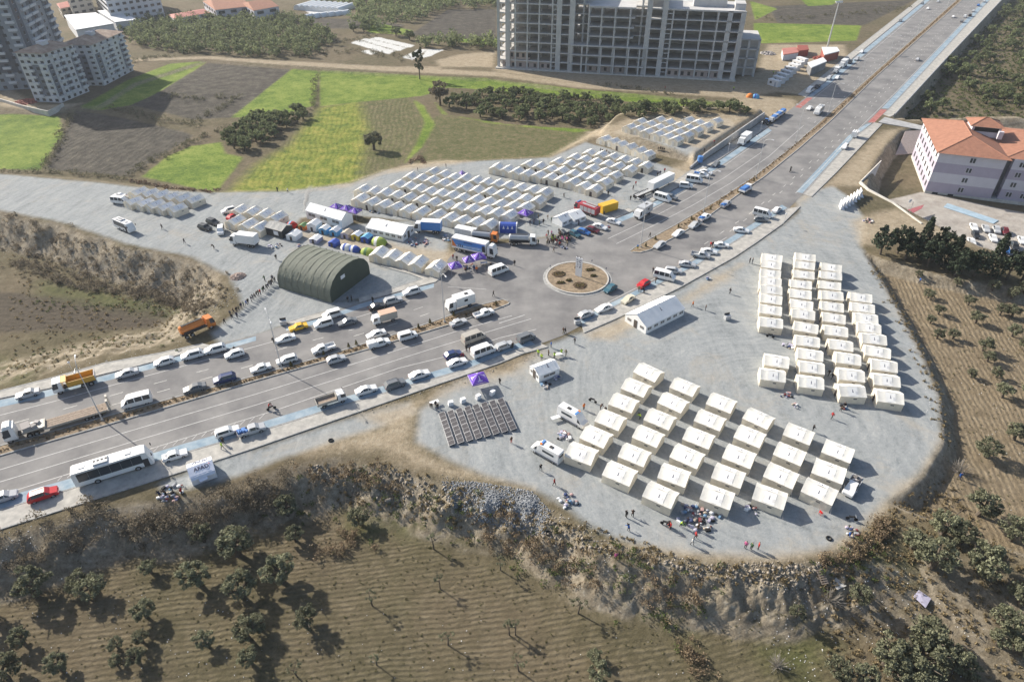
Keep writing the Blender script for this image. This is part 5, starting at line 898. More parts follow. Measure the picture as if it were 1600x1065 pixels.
KITS['wagon'] = car_kit([(2.15, .74, .3, .64, .70, .70), (2.05, .82, .24, .72, .80, .74), (.95, .84, .22, .85, .95, .74), (.35, .84, .22, .92, 1.44, .62), (-1.75, .84, .22, .92, 1.44, .61), (-2.05, .83, .25, .9, 1.0, .70), (-2.15, .8, .32, .7, .8, .7)], 2, 4, [(2, 3), (3, 4), (4, 5)], (1.3, -1.3), .3)
KITS['van'] = car_kit([(2.1, .74, .3, .7, .80, .70), (2.0, .88, .26, .84, .95, .78), (1.3, .9, .24, 1.0, 1.15, .80), (.65, .91, .24, 1.1, 1.78, .72), (-1.95, .91, .24, 1.1, 1.80, .72), (-2.1, .9, .3, 1.05, 1.15, .80), (-2.15, .88, .4, .8, .9, .80)], 2, 4, [(2, 3), (3, 4)], (1.3, -1.35), .32)
KITS['minibus'] = car_kit([(2.7, .82, .34, .8, .92, .8), (2.6, .96, .3, .95, 1.1, .88), (2.1, .98, .28, 1.15, 1.3, .90), (1.4, .99, .28, 1.25, 2.25, .84), (.2, .99, .28, 1.25, 2.32, .84), (-1.2, .99, .28, 1.25, 2.32, .84), (-2.55, .99, .28, 1.25, 2.28, .84), (-2.7, .97, .34, 1.0, 1.4, .88)], 2, 6, [(2, 3), (3, 4), (4, 5), (5, 6)], (1.75, -1.65), .36)
def van_big(extra): return car_kit([(3.0, .84, .34, .8, .92, .8), (2.9, .98, .3, .95, 1.12, .9), (2.35, 1.0, .28, 1.15, 1.35, .92), (1.6, 1.01, .28, 1.3, 2.2, .86), (1.2, 1.01, .28, 1.35, 2.62, .84), (-2.9, 1.01, .28, 1.35, 2.66, .84), (-3.0, 1.0, .3, 1.3, 2.5, .86)], 2, None, [(2, 3)], (2.0, -1.9), .38, extra=extra)
ax_ = []
for s in (-1, 1): ax_ += [('blue_stripe', MB().box((-.5, s * 1.02, .72), (4.8, .02, .1)).mesh('blue_stripe', M['navy_car']), [], None), ('side_stripe', MB().box((-.5, s * 1.02, .52), (4.8, .02, .1)).mesh('side_stripe', M['chassis']), [], None), ('side_window', MB().box((-.8, s * .955, 1.8), (2.4, .06, .45)).mesh('side_window', M['glass_car']), [], None)]
KITS['ambulance'] = van_big(ax_ + [('roof_hatch', MB().box((-.9, 0, 2.68), (.75, .6, .08)).mesh('roof_hatch', M['chassis']), [], None), ('light_bar', MB().box((1.0, 0, 2.7), (.4, 1.3, .16)).mesh('light_bar', M['plate_blue']), [('orange_lamp', MB().box((1.0, .5, 2.73), (.42, .36, .18)).mesh('orange_lamp', M['lamp_orange']), None)], None), ('rear_window', MB().box((-3.02, 0, 1.9), (.04, 1.2, .5)).mesh('rear_window', M['glass_car']), [], None)])
def pick(load, cov):
    st = [(2.45, .76, .36, .72, .80, .72), (2.35, .88, .3, .84, .94, .80), (1.4, .9, .28, 1.0, 1.12, .80), (.8, .9, .28, 1.05, 1.62, .68), (-.3, .9, .28, 1.05, 1.63, .66), (-.6, .9, .28, 1.05, 1.12, .78), (-.65, .9, .28, .9, 1.0, .8)]
    k = car_kit(st, 2, 4, [(2, 3), (3, 4)], (1.5, -1.55), .36, lamps=False); bed = MB().box((-1.6, 0, .62), (1.9, 1.76, .1))
    for s in (-1, 1): bed.box((-1.6, s * .85, .84), (1.9, .08, .52))
    bed.box((-2.52, 0, .84), (.07, 1.76, .52)).box((-1.5, 0, .42), (1.6, 1.2, .3)); k.append(('bed', bed.mesh('bed', M['white']), [], 'paint'))
    for s in (-1, 1): k.append(('headlight', MB().box((2.4, s * .62, .75), (.12, .34, .13)).mesh('headlight', M['lamp_clear']), [], None)); k.append(('tail_light', MB().box((-2.55, s * .78, .85), (.08, .16, .2)).mesh('tail_light', M['lamp_red']), [], None))
    if load:
        r = np.random.default_rng(load); l = MB()
        for q in range(9): l.box((-1.6 + r.uniform(-.7, .7), r.uniform(-.55, .55), .95 + r.uniform(0, .35)), (r.uniform(.4, .9), r.uniform(.3, .8), r.uniform(.25, .6)), r.uniform(0, 3), top=(.8, .8))
        k.append(('load', l.mesh('load', M[cov]), [], None))
    return k
KITS['pickup'] = pick(0, ''); KITS['pickup_blue'] = pick(3, 'tarp_blue'); KITS['pickup_load'] = pick(4, 'cargo_mixed')
k = pick(0, ''); k.append(('canopy', MB().box((-1.6, 0, 1.3), (1.95, 1.8, .9), top=(.94, .86)).mesh('canopy', M['white']), [], 'paint')); KITS['pickup_cover'] = k
def cab(x, w=2.2, h=2.6, l=1.9, key='cab', sleeper=False):
    st = [(x + l / 2, w / 2 * .92, .55, 1.0, 1.25, w / 2 * .86), (x + l / 2 - .06, w / 2, .5, 1.2, 1.4, w / 2 * .92), (x + l / 2 - .35, w / 2, .45, 1.3, h - .08, w / 2 * .86), (x - l / 2, w / 2, .45, 1.4, h, w / 2 * .88)]
    mb, V = loft(st); q = lambda i, j: V[i * 8 + j]; subs = []
    p = pane('windscreen', [q(1, 3), q(1, 4), q(2, 4), q(2, 3)][::-1], .08); subs.append((p[0], p[1], None))
    for j0, j1, fl in ((2, 3, 0), (5, 4, 1)):
        pts = [q(1, j0), q(2, j1), q(3, j1), q(3, j0)]; c = Vector(pts[1]) * .35 + Vector(pts[2]) * .65
        pts = [pts[0], pts[1], tuple(c), tuple(Vector(pts[0]) * .35 + Vector(pts[3]) * .65)]
        p = pane('side_window', pts[::-1] if fl else pts, .16); subs.append((p[0], p[1], None))
    for s in (-1, 1): subs.append(('headlight', MB().box((x + l / 2 - .02, s * w * .36, .8), (.12, .4, .16)).mesh('headlight', M['lamp_clear']), None)); subs.append(('mirror', MB().box((x + l / 2 - .25, s * (w / 2 + .14), 1.9), (.12, .2, .5)).mesh('mirror', M['chassis']), None))
    subs.append(('grille', MB().box((x + l / 2 - .01, 0, .75), (.06, w * .55, .35)).mesh('grille', M['chassis']), None))
    if sleeper: subs.append(('wind_deflector', MB().box((x - .15, 0, h + .2), (l * .8, w * .8, .45), top=(.6, .85)).mesh('wind_deflector', M['white']), 'cab'))
    return ('cab', mb.mesh('cab', M['white']), subs, key)
def chass(x0, x1, wx, w=2.2, r=.48, z=.75):
    return [('chassis', MB().box(((x0 + x1) / 2, 0, z), (abs(x1 - x0), w * .5, .28)).mesh('chassis', M['chassis']), [], None)] + [wheel_at(x, s * (w / 2 - .16), r, .3) for x in wx for s in (-1, 1)]
def boxbody(x0, x1, w, z0, z1, key='box', name='cargo_box', extra=()): return (name, MB().box(((x0 + x1) / 2, 0, (z0 + z1) / 2), (abs(x1 - x0), w, z1 - z0)).mesh(name, M['white']), list(extra), key)
KITS['box_truck'] = [cab(2.0, 2.0, 2.2, 1.7)] + chass(2.6, -2.9, (1.9, -1.7), 2.0, .38, .6) + [boxbody(1.05, -2.9, 2.1, .85, 2.6), ('roof', MB().box((-.93, 0, 2.63), (3.98, 2.13, .05)).mesh('roof', M['white']), [], 'roof')]
KITS['lorry'] = [cab(2.9, 2.4, 2.9, 1.9)] + chass(3.4, -3.8, (2.6, -1.7, -2.9), 2.4, .48, .8) + [boxbody(1.8, -3.8, 2.45, 1.05, 3.5), ('roof', MB().box((-1.0, 0, 3.53), (5.64, 2.49, .06)).mesh('roof', M['white']), [], 'roof')] + [('side_picture', MB().box((-1.0, s * 1.245, 2.25), (5.1, .03, 1.9)).mesh('side_picture', M['white']), [], 'picture') for s in (-1, 1)]
KITS['camper'] = [cab(2.6, 2.3, 2.7, 1.9)] + chass(3.2, -3.4, (2.4, -2.0), 2.3, .46, .8) + [boxbody(1.55, -3.4, 2.4, .95, 3.3, extra=[('window', MB().box((-1.0, s * 1.21, 2.3), (.9, .04, .6)).mesh('window', M['glass_car']), None) for s in (-1, 1)] + [('roof_hatch', MB().box((-1.6, 0, 3.34), (.9, .7, .1)).mesh('roof_hatch', M['chassis']), None)])]
db = MB()
for s in (-1, 1): db.box((-1.3, s * 1.17, 1.75), (4.9, .1, 1.1))
db.box((-1.3, 0, 1.2), (4.9, 2.4, .12)).box((1.1, 0, 1.9), (.12, 2.4, 1.5)).box((1.55, 0, 2.62), (1.0, 2.3, .12)); 
KITS['dump_truck'] = [cab(2.9, 2.4, 2.75, 1.8)] + chass(3.5, -3.7, (2.7, -1.4, -2.7), 2.4, .5, .8) + [('tipper_body', db.mesh('tipper_body', M['yellow_truck']), [('tailgate', MB().box((-3.72, 0, 1.75), (.1, 2.4, 1.1)).mesh('tailgate', M['silver']), None)], 'box')]
def tank(x0, x1, r, z): 
    mb = MB(); n = 14
    for a, b, ra, rb in ((x0, x0 - .25, r * .8, r), (x0 - .25, x1 + .25, r, r), (x1 + .25, x1, r, r * .8)): mb.tube((a, 0, z), (b, 0, z), ra, rb, n)
    return mb
KITS['tanker'] = [cab(3.0, 2.35, 2.75, 1.8)] + chass(3.5, -3.6, (2.7, -1.6, -2.8), 2.35, .48, .8) + [('tank', tank(1.9, -3.6, .98, 1.95).mesh('tank', M['silver'], smooth=False), [('walkway', MB().box((-.8, 0, 2.95), (4.6, .5, .06)).mesh('walkway', M['chassis']), None), ('side_rail', MB().box((-.8, -1.02, 1.55), (4.8, .12, .35)).mesh('side_rail', M['chassis']), None), ('side_rail', MB().box((-.8, 1.02, 1.55), (4.8, .12, .35)).mesh('side_rail', M['chassis']), None)], 'box')]
KITS['fire_engine'] = [cab(3.1, 2.4, 2.9, 2.0)] + chass(3.7, -3.9, (2.7, -2.2), 2.4, .5, .8) + [boxbody(2.0, -3.9, 2.45, .95, 3.0, extra=[('shutter', MB().box((x, s * 1.235, 1.8), (1.2, .03, 1.4)).mesh('shutter', M['silver']), None) for x in (1.2, -.2, -1.6, -3.0) for s in (-1, 1)] + [('ladder', MB().box((-.9, .5, 3.1), (4.6, .5, .12)).mesh('ladder', M['silver']), None), ('equipment', MB().box((-1.2, -.55, 3.15), (4.0, .7, .25)).mesh('equipment', M['cargo_mixed']), None)])] + [('light_bar', MB().box((3.2, 0, 2.98), (.35, 1.6, .16)).mesh('light_bar', M['plate_blue']), [], None)]
def coach(L, W, H, stripe='black'):
    st = [(L / 2, W / 2 * .86, .5, 1.0, 1.3, W / 2 * .84), (L / 2 - .12, W / 2, .42, 1.2, 1.5, W / 2 * .92), (L / 2 - .75, W / 2, .4, 1.35, H - .12, W / 2 * .9), (L / 2 - 1.4, W / 2, .4, 1.35, H, W / 2 * .92), (-L / 2 + .3, W / 2, .4, 1.35, H, W / 2 * .92), (-L / 2, W / 2 * .97, .5, 1.35, H - .2, W / 2 * .9)]
    mb, V = loft(st); q = lambda i, j: V[i * 8 + j]; k = [('body', mb.mesh('body', M['white']), [], 'paint'), pane('windscreen', [q(1, 3), q(1, 4), q(2, 4), q(2, 3)][::-1], .06), pane('rear_window', [q(4, 3), q(4, 4), q(5, 4), q(5, 3)][::-1], .2)]
    for s in (-1, 1):
        n = int((L - 2) / 1.5)
        for i in range(n):
            x = L / 2 - 1.5 - (L - 2.2) * (i + .5) / n; hw = W / 2; k.append(('side_window', MB().add([(x + a * (L - 2.2) / n * .49, s * (hw * (1 - .08 * t) + .015), 1.4 + t * (H - 1.4)) for a, t in ((-1.01, .02), (1.01, .02), (1.01, .84), (-1.01, .84))], [(0, 1, 2, 3)]).mesh('side_window', M['glass_car'], fix=False), [], None))
        k.append(('door', MB().box((L / 2 - 1.1, s * (W / 2 + .005), 1.3), (.9, .03, 1.7)).mesh('door', M['chassis'] if s < 0 else M['white']), [], None if s < 0 else 'paint'))
        for x in (L / 2 - 2.6, -L / 2 + 3.2): k.append(wheel_at(x, s * (W / 2 - .14), .5, .3))
        k.append(('headlight', MB().box((L / 2 - .05, s * W * .36, .95), (.12, .4, .2)).mesh('headlight', M['lamp_clear']), [], None)); k.append(('mirror', MB().box((L / 2 + .1, s * (W / 2 + .12), H - .6), (.15, .2, .5)).mesh('mirror', M['chassis']), [], None))
    k += [('air_conditioner', MB().box((-L * .12, 0, H + .14), (2.4, 1.6, .28), top=(.9, .9)).mesh('air_conditioner', M['silver']), [('fan', MB().tube((-L * .12 - .9 + .6 * i, .1, H + .27), (-L * .12 - .9 + .6 * i, .1, H + .3), .2, .2, 10).mesh('fan', M['chassis']), None) for i in range(4)], None), ('roof_hatch', MB().box((L * .22, 0, H + .05), (.9, .8, .1)).mesh('roof_hatch', M['silver']), [], None), ('roof_hatch', MB().box((-L * .36, 0, H + .05), (.9, .8, .1)).mesh('roof_hatch', M['silver']), [], None)]
    return k
KITS['coach'] = coach(12.0, 2.5, 3.5); KITS['midibus'] = coach(7.6, 2.25, 2.9)
def semi(L=10.5):
    k = [cab(L / 2 + 1.1, 2.5, 3.2, 2.1, sleeper=True)] + chass(L / 2 + 1.8, L / 2 - 3, (L / 2 + 1.2, L / 2 - 1.9), 2.5, .5, .85) + [wheel_at(x, s * 1.08, .5, .3) for x in (-L / 2 + 1.2, -L / 2 + 2.5, -L / 2 + 3.8) for s in (-1, 1)]
    k += [boxbody(L / 2 - .35, -L / 2, 2.5, 1.0, 3.9, 'roof'), ('chassis', MB().box((-.2, 0, .9), (L - 1, 1.4, .25)).mesh('chassis', M['chassis']), [], None)]
    for s in (-1, 1):
        sp = ('side_picture', MB().box((-.2, s * 1.265, 2.55), (L - .7, .03, 2.1)).mesh('side_picture', M['white']), [('orange_corner', MB().quad(*[(x, s * 1.287, z) for x, z in ((-L / 2 + .2, 3.55), (-L / 2 + 1.6, 1.55), (-L / 2 + .2, 1.55))]).mesh('orange_corner', M['orange_truck']), None), ('pale_band', MB().quad(*[(x, s * 1.284, z) for x, z in ((-L / 2 + 1.8, 1.7), (L / 2 - 1.2, 1.7), (L / 2 - 1.2, 2.5), (-L / 2 + 1.2, 2.1))]).mesh('pale_band', mk('pale_print', (.36, .52, .70), .6, var=.4, scale=1.2)), None), ('lettering', MB().box((-.2, s * 1.29, 3.15), (2.6, .02, .18)).mesh('lettering', M['navy']), None), ('printed_figures', MB().box((-2.6, s * 1.29, 2.1), (.25, .02, .8)).box((-1.9, s * 1.29, 2.0), (.22, .02, .7)).box((-3.2, s * 1.29, 2.0), (.22, .02, .7)).mesh('printed_figures', M['navy']), None), ('side_door', MB().box((L / 2 - .9, s * 1.285, 2.4), (.9, .03, 1.7)).mesh('side_door', M['chassis']), None)], 'picture'); k.append(sp)
    return k
KITS['semi_trailer'] = semi()
lb = MB().box((-2.6, 0, 1.0), (10.2, 2.6, .3)).box((4.4, 0, 1.45), (3.4, 2.5, .3)).box((2.65, 0, 1.25), (.5, 2.5, .7), top=(.5, 1)); KITS['lowbed'] = [cab(8.0, 2.5, 3.2, 2.1, sleeper=True)] + chass(8.8, 4.4, (8.2, 5.2, 4.1), 2.5, .5, .85) + [('deck', lb.mesh('deck', M['beige_car']), [('plank', MB().box((-2.6, y_, 1.17), (10.0, .55, .05)).mesh('plank', M['bed_wood']), None) for y_ in (-.95, -.32, .32, .95)], None)] + [wheel_at(x, s * 1.12, .42, .3) for x in (-4.0, -5.1, -6.2) for s in (-1, 1)] + [('ramp', MB().box((-8.0, s * .75, 1.9), (.35, .8, 2.3), rx=0).mesh('ramp', M['beige_car']), [], None) for s in (-1, 1)] + [('spare_cargo', MB().box((5.4, 0, 1.9), (1.4, 2.1, .6), .2).box((4.3, .4, 1.85), (.9, 1.0, .5), .6).box((3.7, -.5, 1.8), (.7, .8, .4), 1.1).mesh('spare_cargo', M['cargo_mixed']), [], None)]
fb = MB().box((-1.0, 0, .95), (3.8, 2.1, .1))
for s in (-1, 1): fb.box((-1.0, s * 1.05, 1.25), (3.8, .06, .55))
fb.box((-2.9, 0, 1.25), (.06, 2.1, .55)).box((.9, 0, 1.45), (.06, 2.1, .95)); KITS['flatbed'] = [cab(1.95, 2.0, 2.15, 1.7)] + chass(2.6, -2.8, (1.9, -1.7), 2.0, .38, .6) + [('bed', fb.mesh('bed', M['beige_car']), [('bed_floor', MB().box((-1.0, 0, 1.02), (3.7, 2.0, .03)).mesh('bed_floor', M['bed_wood']), None)], None)]
KITS['tarp_truck'] = [cab(1.95, 2.0, 2.15, 1.7)] + chass(2.6, -2.8, (1.9, -1.7), 2.0, .38, .6) + [('bed', fb.mesh('bed', M['white']), [], None), ('tarpaulin', MB().box((-1.0, 0, 1.75), (3.7, 2.1, .7), top=(.9, .7)).mesh('tarpaulin', M['tarp_blue']), [], None)]
KITS['caravan'] = [boxbody(1.7, -1.7, 2.0, .5, 2.4, 'box', 'caravan_body', [('window', MB().box((0, s * 1.01, 1.6), (1.6, .03, .5)).mesh('window', M['glass_car']), None) for s in (-1, 1)] + [('roof_vent', MB().box((x, y_, 2.43), (.35, .35, .08)).mesh('roof_vent', M['chassis']), None) for x, y_ in ((1.1, .5), (.2, -.4), (-.8, .4), (-1.2, -.5))])] + [wheel_at(-.2, s * .92, .32) for s in (-1, 1)] + [('tow_bar', MB().box((2.2, 0, .45), (1.2, .12, .1)).mesh('tow_bar', M['chassis']), [], None)]
KITS['container'] = [boxbody(3.0, -3.0, 2.4, .1, 2.5, 'box', 'shell', [('rib', MB().box((x, s * 1.22, 1.3), (.12, .06, 2.2)).mesh('rib', M['white']), 'box') for x in np.linspace(-2.7, 2.7, 10) for s in (-1, 1)])]
KITS['long_trailer'] = [boxbody(6.0, -6.0, 2.4, .9, 3.3, 'box', 'shell')] + [wheel_at(x, s * 1.05, .48, .3) for x in (-3.0, -4.2, -5.2) for s in (-1, 1)] + [('landing_leg', MB().box((3.5, s * .8, .45), (.15, .15, .9)).mesh('landing_leg', M['chassis']), [], None) for s in (-1, 1)]
KITS['skeleton_trailer'] = [('frame', MB().box((0, .9, 1.0), (9.5, .25, .4)).box((0, -.9, 1.0), (9.5, .25, .4)).mesh('frame', M['chassis']), [], None)] + [('cross_beam', MB().box((x, 0, 1.05), (.22, 1.8, .25)).mesh('cross_beam', M['white']), [], None) for x in np.linspace(-4.4, 4.4, 12)] + [wheel_at(x, s * 1.05, .48, .3) for x in (-2.0, -3.2, -4.2) for s in (-1, 1)]
KITS['tractor'] = [('body', MB().box((.5, 0, 1.0), (1.9, .8, .7), top=(.9, .8)).mesh('body', M['blue_car']), [], None), ('cab', MB().box((-.7, 0, 1.7), (1.1, 1.2, 1.3), top=(.85, .85)).mesh('cab', M['glass_car']), [('cab_roof', MB().box((-.7, 0, 2.38), (1.15, 1.2, .12)).mesh('cab_roof', M['blue_car']), None)], None)] + [wheel_at(-.8, s * .8, .75, .35) for s in (-1, 1)] + [wheel_at(1.1, s * .65, .42, .25) for s in (-1, 1)]
AXIS = GP([(-140, 742), (0, 704), (160, 656), (441, 577), (695, 504), (790, 472)]) + [rc] + GP([(1001, 388), (1099, 332), (1181, 278), (1243, 223), (1292.5, 182), (1385, 102), (1499, 1), (1543, -40)])
def road_dir(x, y):
    best = None
    for i in range(len(AXIS) - 1):
        if i in (5, 6): continue
        a = np.array(AXIS[i]); c = np.array(AXIS[i + 1]); d = c - a; t = np.clip(np.dot(np.array([x, y]) - a, d) / np.dot(d, d), 0, 1); q = np.linalg.norm(np.array([x, y]) - a - t * d)
        if best is None or q < best[0]: best = (q, math.atan2(d[1], d[0]))
    return best[1]
NAMEOF = dict(sedan='car', oldsedan='car', hatch='car', suv='car', wagon='car', van='van', minibus='minibus', ambulance='ambulance', pickup='pickup_truck', pickup_blue='pickup_truck', pickup_load='pickup_truck', pickup_cover='pickup_truck', coach='coach', midibus='midibus', dump_truck='dump_truck', semi_trailer='semi_trailer_truck', lowbed='lowbed_truck', flatbed='flatbed_truck', tarp_truck='flatbed_truck', box_truck='box_truck', lorry='box_truck', camper='camper_truck', tanker='tanker_truck', fire_engine='fire_engine', caravan='caravan', container='container', long_trailer='trailer', skeleton_trailer='trailer', tractor='tractor')
GRP = {'car': 'parked and passing cars', 'van': 'vans', 'minibus': 'minibuses', 'pickup_truck': 'pickup trucks'}
def vehicle(kind, colour, u, v, d, label, box=None, picture=None, roof=None, zc=0.55):
    """u, v: pixel of the vehicle's middle at about half its height"""
    h = {'coach': 1.6, 'midibus': 1.4, 'semi_trailer': 1.9, 'lorry': 1.7, 'long_trailer': 1.8, 'dump_truck': 1.3, 'tanker': 1.4, 'fire_engine': 1.5, 'camper': 1.6, 'box_truck': 1.3, 'minibus': 1.0, 'ambulance': 1.2, 'lowbed': 1.0, 'container': 1.2, 'caravan': 1.2}.get(kind, .7)
    _, _, zg = P(u, v) if v < 420 or v > 700 else (0, 0, 0.0); zg = zg if abs(zg) > .4 else 0.04; x, y = G(u, v, zg + h)
    rz = (road_dir(x, y) + (math.pi if d == 'L' else 0)) if isinstance(d, str) else head(u, v, *d)
    n = NAMEOF[kind]; pm = dict(paint=M[colour], cab=M[colour], box=M[box or colour], picture=M[picture or box or colour], roof=M[roof or 'white'])
    return place(KITS[kind], n, label, n.replace('_', ' ').replace(' truck', ' truck'), (x, y, zg), rz + (random.gauss(0, .015) if isinstance(d, str) else 0), GRP.get(n), pm)
Vh = vehicle
Vh('oldsedan', 'silver', 43, 614, 'L', 'silver saloon parked just behind the yellow dump truck'); Vh('dump_truck', 'white', 116, 596, 'L', 'yellow tipper truck with white cab by the upper sidewalk', 'yellow_truck'); Vh('sedan', 'silver', 198, 582, 'L', 'silver saloon with open boot ahead of the tipper truck'); Vh('hatch', 'white', 256, 564, 'L', 'white hatchback by the kerb next after the silver saloon'); Vh('suv', 'white', 300, 554, 'L', 'white sport utility car at the kerb, western of two in a pair'); Vh('suv', 'white', 336, 545, 'L', 'white sport utility car at the kerb, eastern of two in a pair'); Vh('hatch', 'white', 366, 552, 'L', 'white hatchback with a dark open door in the upper lane')
Vh('lowbed', 'white', 96, 656, 'L', 'white tractor unit with an empty beige lowbed trailer beside the median'); Vh('minibus', 'white', 213, 625, 'L', 'white minibus ahead of the lowbed ramps'); Vh('sedan', 'grey', 304, 605, 'L', 'dark grey saloon beside the median'); Vh('suv', 'navy_car', 351, 591, 'L', 'dark blue sport utility car beside the median'); Vh('oldsedan', 'white', 407, 574, 'L', 'old white saloon beside the median lamp post')
Vh('coach', 'white', 178, 728, 'R', 'large white coach with black window band on the lower lanes'); Vh('oldsedan', 'white', 273, 710, 'R', 'white saloon parked in front of the coach'); Vh('suv', 'red_car', 67, 772, 'R', 'bright red car parked behind the coach'); Vh('hatch', 'silver', 5, 775, 'R', 'silver car cut by the frame behind the red one'); Vh('wagon', 'white', 355, 673, 'R', 'white estate car on the blue lane by the vest wearer'); Vh('pickup_blue', 'silver', 393, 671, 'R', 'pickup with blue load ahead of the white estate')
Vh('oldsedan', 'taxi', 466, 510, 'L', 'yellow taxi near the hangar'); Vh('van', 'white', 518, 491, 'L', 'white panel van by the kerb near the hangar'); Vh('van', 'white', 505, 505, 'L', 'white family van between taxi and grey saloon'); Vh('sedan', 'grey', 543, 502, 'L', 'grey saloon beside the white family van'); Vh('sedan', 'white', 445.6, 528, 'L', 'white saloon in the upper lane beside the walking man'); Vh('wagon', 'white', 448, 561, 'L', 'white estate car touching the median lamp post'); Vh('pickup', 'white', 505, 544, 'L', 'white double-cab pickup beside the median'); Vh('hatch', 'silver', 525, 560, 'R', 'silver hatchback in the lane below the median')
Vh('sedan', 'white', 587.6, 521, 'L', 'white saloon with black roof beside the median'); Vh('pickup_cover', 'white', 592, 536, 'R', 'white pickup with covered bed below the median'); Vh('van', 'white', 637, 524, 'R', 'white family van below the median near the covered pickup'); Vh('box_truck', 'white', 600, 495, 'L', 'small truck with a peach-topped box on the upper lanes', 'beige_car', roof='peach'); Vh('suv', 'silver', 614, 469, 'R', 'silver sport utility car by the beige sidewalk'); Vh('sedan', 'black_car', 590, 478, 'R', 'black saloon by the beige sidewalk'); Vh('suv', 'white', 643, 455, 'L', 'white sport utility car nearest the short tent row')
Vh('camper', 'white', 719, 471, 'L', 'white camper truck beside the median lamp post'); Vh('oldsedan', 'silver', 716, 503, 'R', 'old silver saloon below the camper truck'); Vh('pickup', 'white', 756, 489, 'R', 'white pickup near the median tip'); Vh('minibus', 'beige_car', 740, 526, 'R', 'beige minibus in the lower lanes'); Vh('minibus', 'white', 755, 547, 'R', 'white minibus at the kerb beside the beige one'); Vh('wagon', 'silver', 788, 539, 'R', 'silver estate car by the dark van'); Vh('hatch', 'navy_car', 708, 553, 'R', 'dark blue hatchback beside the white kerb minibus'); Vh('sedan', 'white', 714, 565, 'R', 'white saloon on the blue lane below the dark blue hatchback'); Vh('sedan', 'white', 655, 584, 'R', 'white saloon with sunroof on the blue lane'); Vh('suv', 'grey', 617, 599.5, 'R', 'dark car with roof luggage on the blue lane'); Vh('sedan', 'white', 572, 608, 'R', 'white saloon ahead of the flatbed truck'); Vh('flatbed', 'white', 518, 625, 'R', 'small truck with an open wooden bed on the blue lane')
Vh('minibus', 'white', 779, 421, (1, -.35), 'white van lettered on its side near the gazebos'); Vh('van', 'grey', 822, 527, 'R', 'dark grey van at the lot entrance'); Vh('hatch', 'silver', 915.6, 490, 'R', 'silver hatchback by the street bin'); Vh('sedan', 'white', 943.5, 480.5, 'L', 'white saloon on the blue lane by the long windowed tent'); Vh('oldsedan', 'cream_car', 981.5, 466.6, 'L', 'cream old saloon above the long windowed tent'); Vh('hatch', 'teal_car', 953.6, 450, (-1, .62), 'dark car leaving the roundabout'); Vh('hatch', 'red_car', 1005.6, 442.5, (-1, .55), 'red hatchback near the sidewalk east of the roundabout')
Vh('minibus', 'white', 1038.6, 430, (1, .25), 'white minibus in the row east of the roundabout'); Vh('wagon', 'silver', 1052.5, 422, (1, .1), 'silver estate car beside the white minibus'); Vh('sedan', 'silver', 1074, 412, (1, .12), 'silver saloon in the row by the eastern sidewalk'); Vh('pickup', 'silver', 1095, 398, (1, .15), 'silver pickup in the row by the eastern sidewalk'); Vh('sedan', 'white', 1108, 392, (1, .12), 'white saloon beside the silver pickup'); Vh('oldsedan', 'white', 1127, 382, (1, .08), 'old white saloon with people at its boot'); Vh('sedan', 'silver', 1031, 381.7, 'L', 'silver saloon by the northern median tip')
Vh('sedan', 'white', 1059.6, 363.6, 'L', 'white saloon beside the northern median, behind the silver one'); Vh('pickup_load', 'silver', 1086, 351, 'L', 'silver loaded pickup beside the northern median'); Vh('pickup_blue', 'white', 1101, 339, 'R', 'white pickup heaped with blue load beside the northern median'); Vh('pickup_blue', 'silver', 1134, 318.5, 'R', 'blue-covered pickup beside the northern median, last but one'); Vh('tarp_truck', 'white', 1165, 296.5, 'R', 'truck with blue tarpaulin beside the northern median'); Vh('minibus', 'white', 1191.5, 333, (1, .25), 'white minibus by the gravel access'); Vh('hatch', 'grey', 1189, 342, (1, .1), 'grey hatchback below the white access minibus'); Vh('sedan', 'white', 1214, 327, (1, -.75), 'white saloon at the gravel access'); Vh('sedan', 'white', 1158.5, 359, (1, .12), 'white saloon on the blue lane below the access')
Vh('hatch', 'grey', 1119, 256, 'L', 'grey hatchback parked below the retaining wall'); Vh('sedan', 'white', 1103, 268.5, (1, .2), 'white saloon parked next to the grey hatchback'); Vh('pickup_blue', 'white', 1096, 273, (1, .2), 'white pickup with blue sheet by the camp side kerb'); Vh('minibus', 'white', 1085, 280, (1, .15), 'white minibus by the camp side kerb'); Vh('van', 'white', 1072, 290, (1, .1), 'white van by the camp side kerb'); Vh('minibus', 'white', 1035.5, 308.5, (1, .28), 'white minibus nearest the black trailer frame'); Vh('wagon', 'grey', 1048, 307, (1, .28), 'grey estate behind the white minibus'); Vh('lorry', 'white', 1163.6, 217, 'L', 'white box truck passing the retaining wall'); Vh('camper', 'white', 1005, 329.5, (-1, .6), 'grey and white refuse truck on the camp side lanes', 'silver')
Vh('midibus', 'white', 1280, 172, 'L', 'white midibus coming down the road'); Vh('sedan', 'white', 1265, 168.5, 'L', 'white patrol car with blue roof beside the midibus'); Vh('minibus', 'white', 1265, 141, 'L', 'white van at the red crossing'); Vh('tractor', 'blue_car', 1198, 191.5, (1, -.5), 'blue tractor by the retaining wall end')
for k, (u, v) in enumerate([(1207, 187), (1214, 182), (1221, 177)]): Vh('tarp_truck', 'silver', u, v, 'L', f'silver covered truck behind the blue tractor, {nth(k + 1)} in line')
Vh('suv', 'white', 1320, 229, 'L', 'white sport utility car beside the caravan'); Vh('caravan', 'white', 1336, 209.5, 'L', 'white caravan with roof vents on the blue lane')
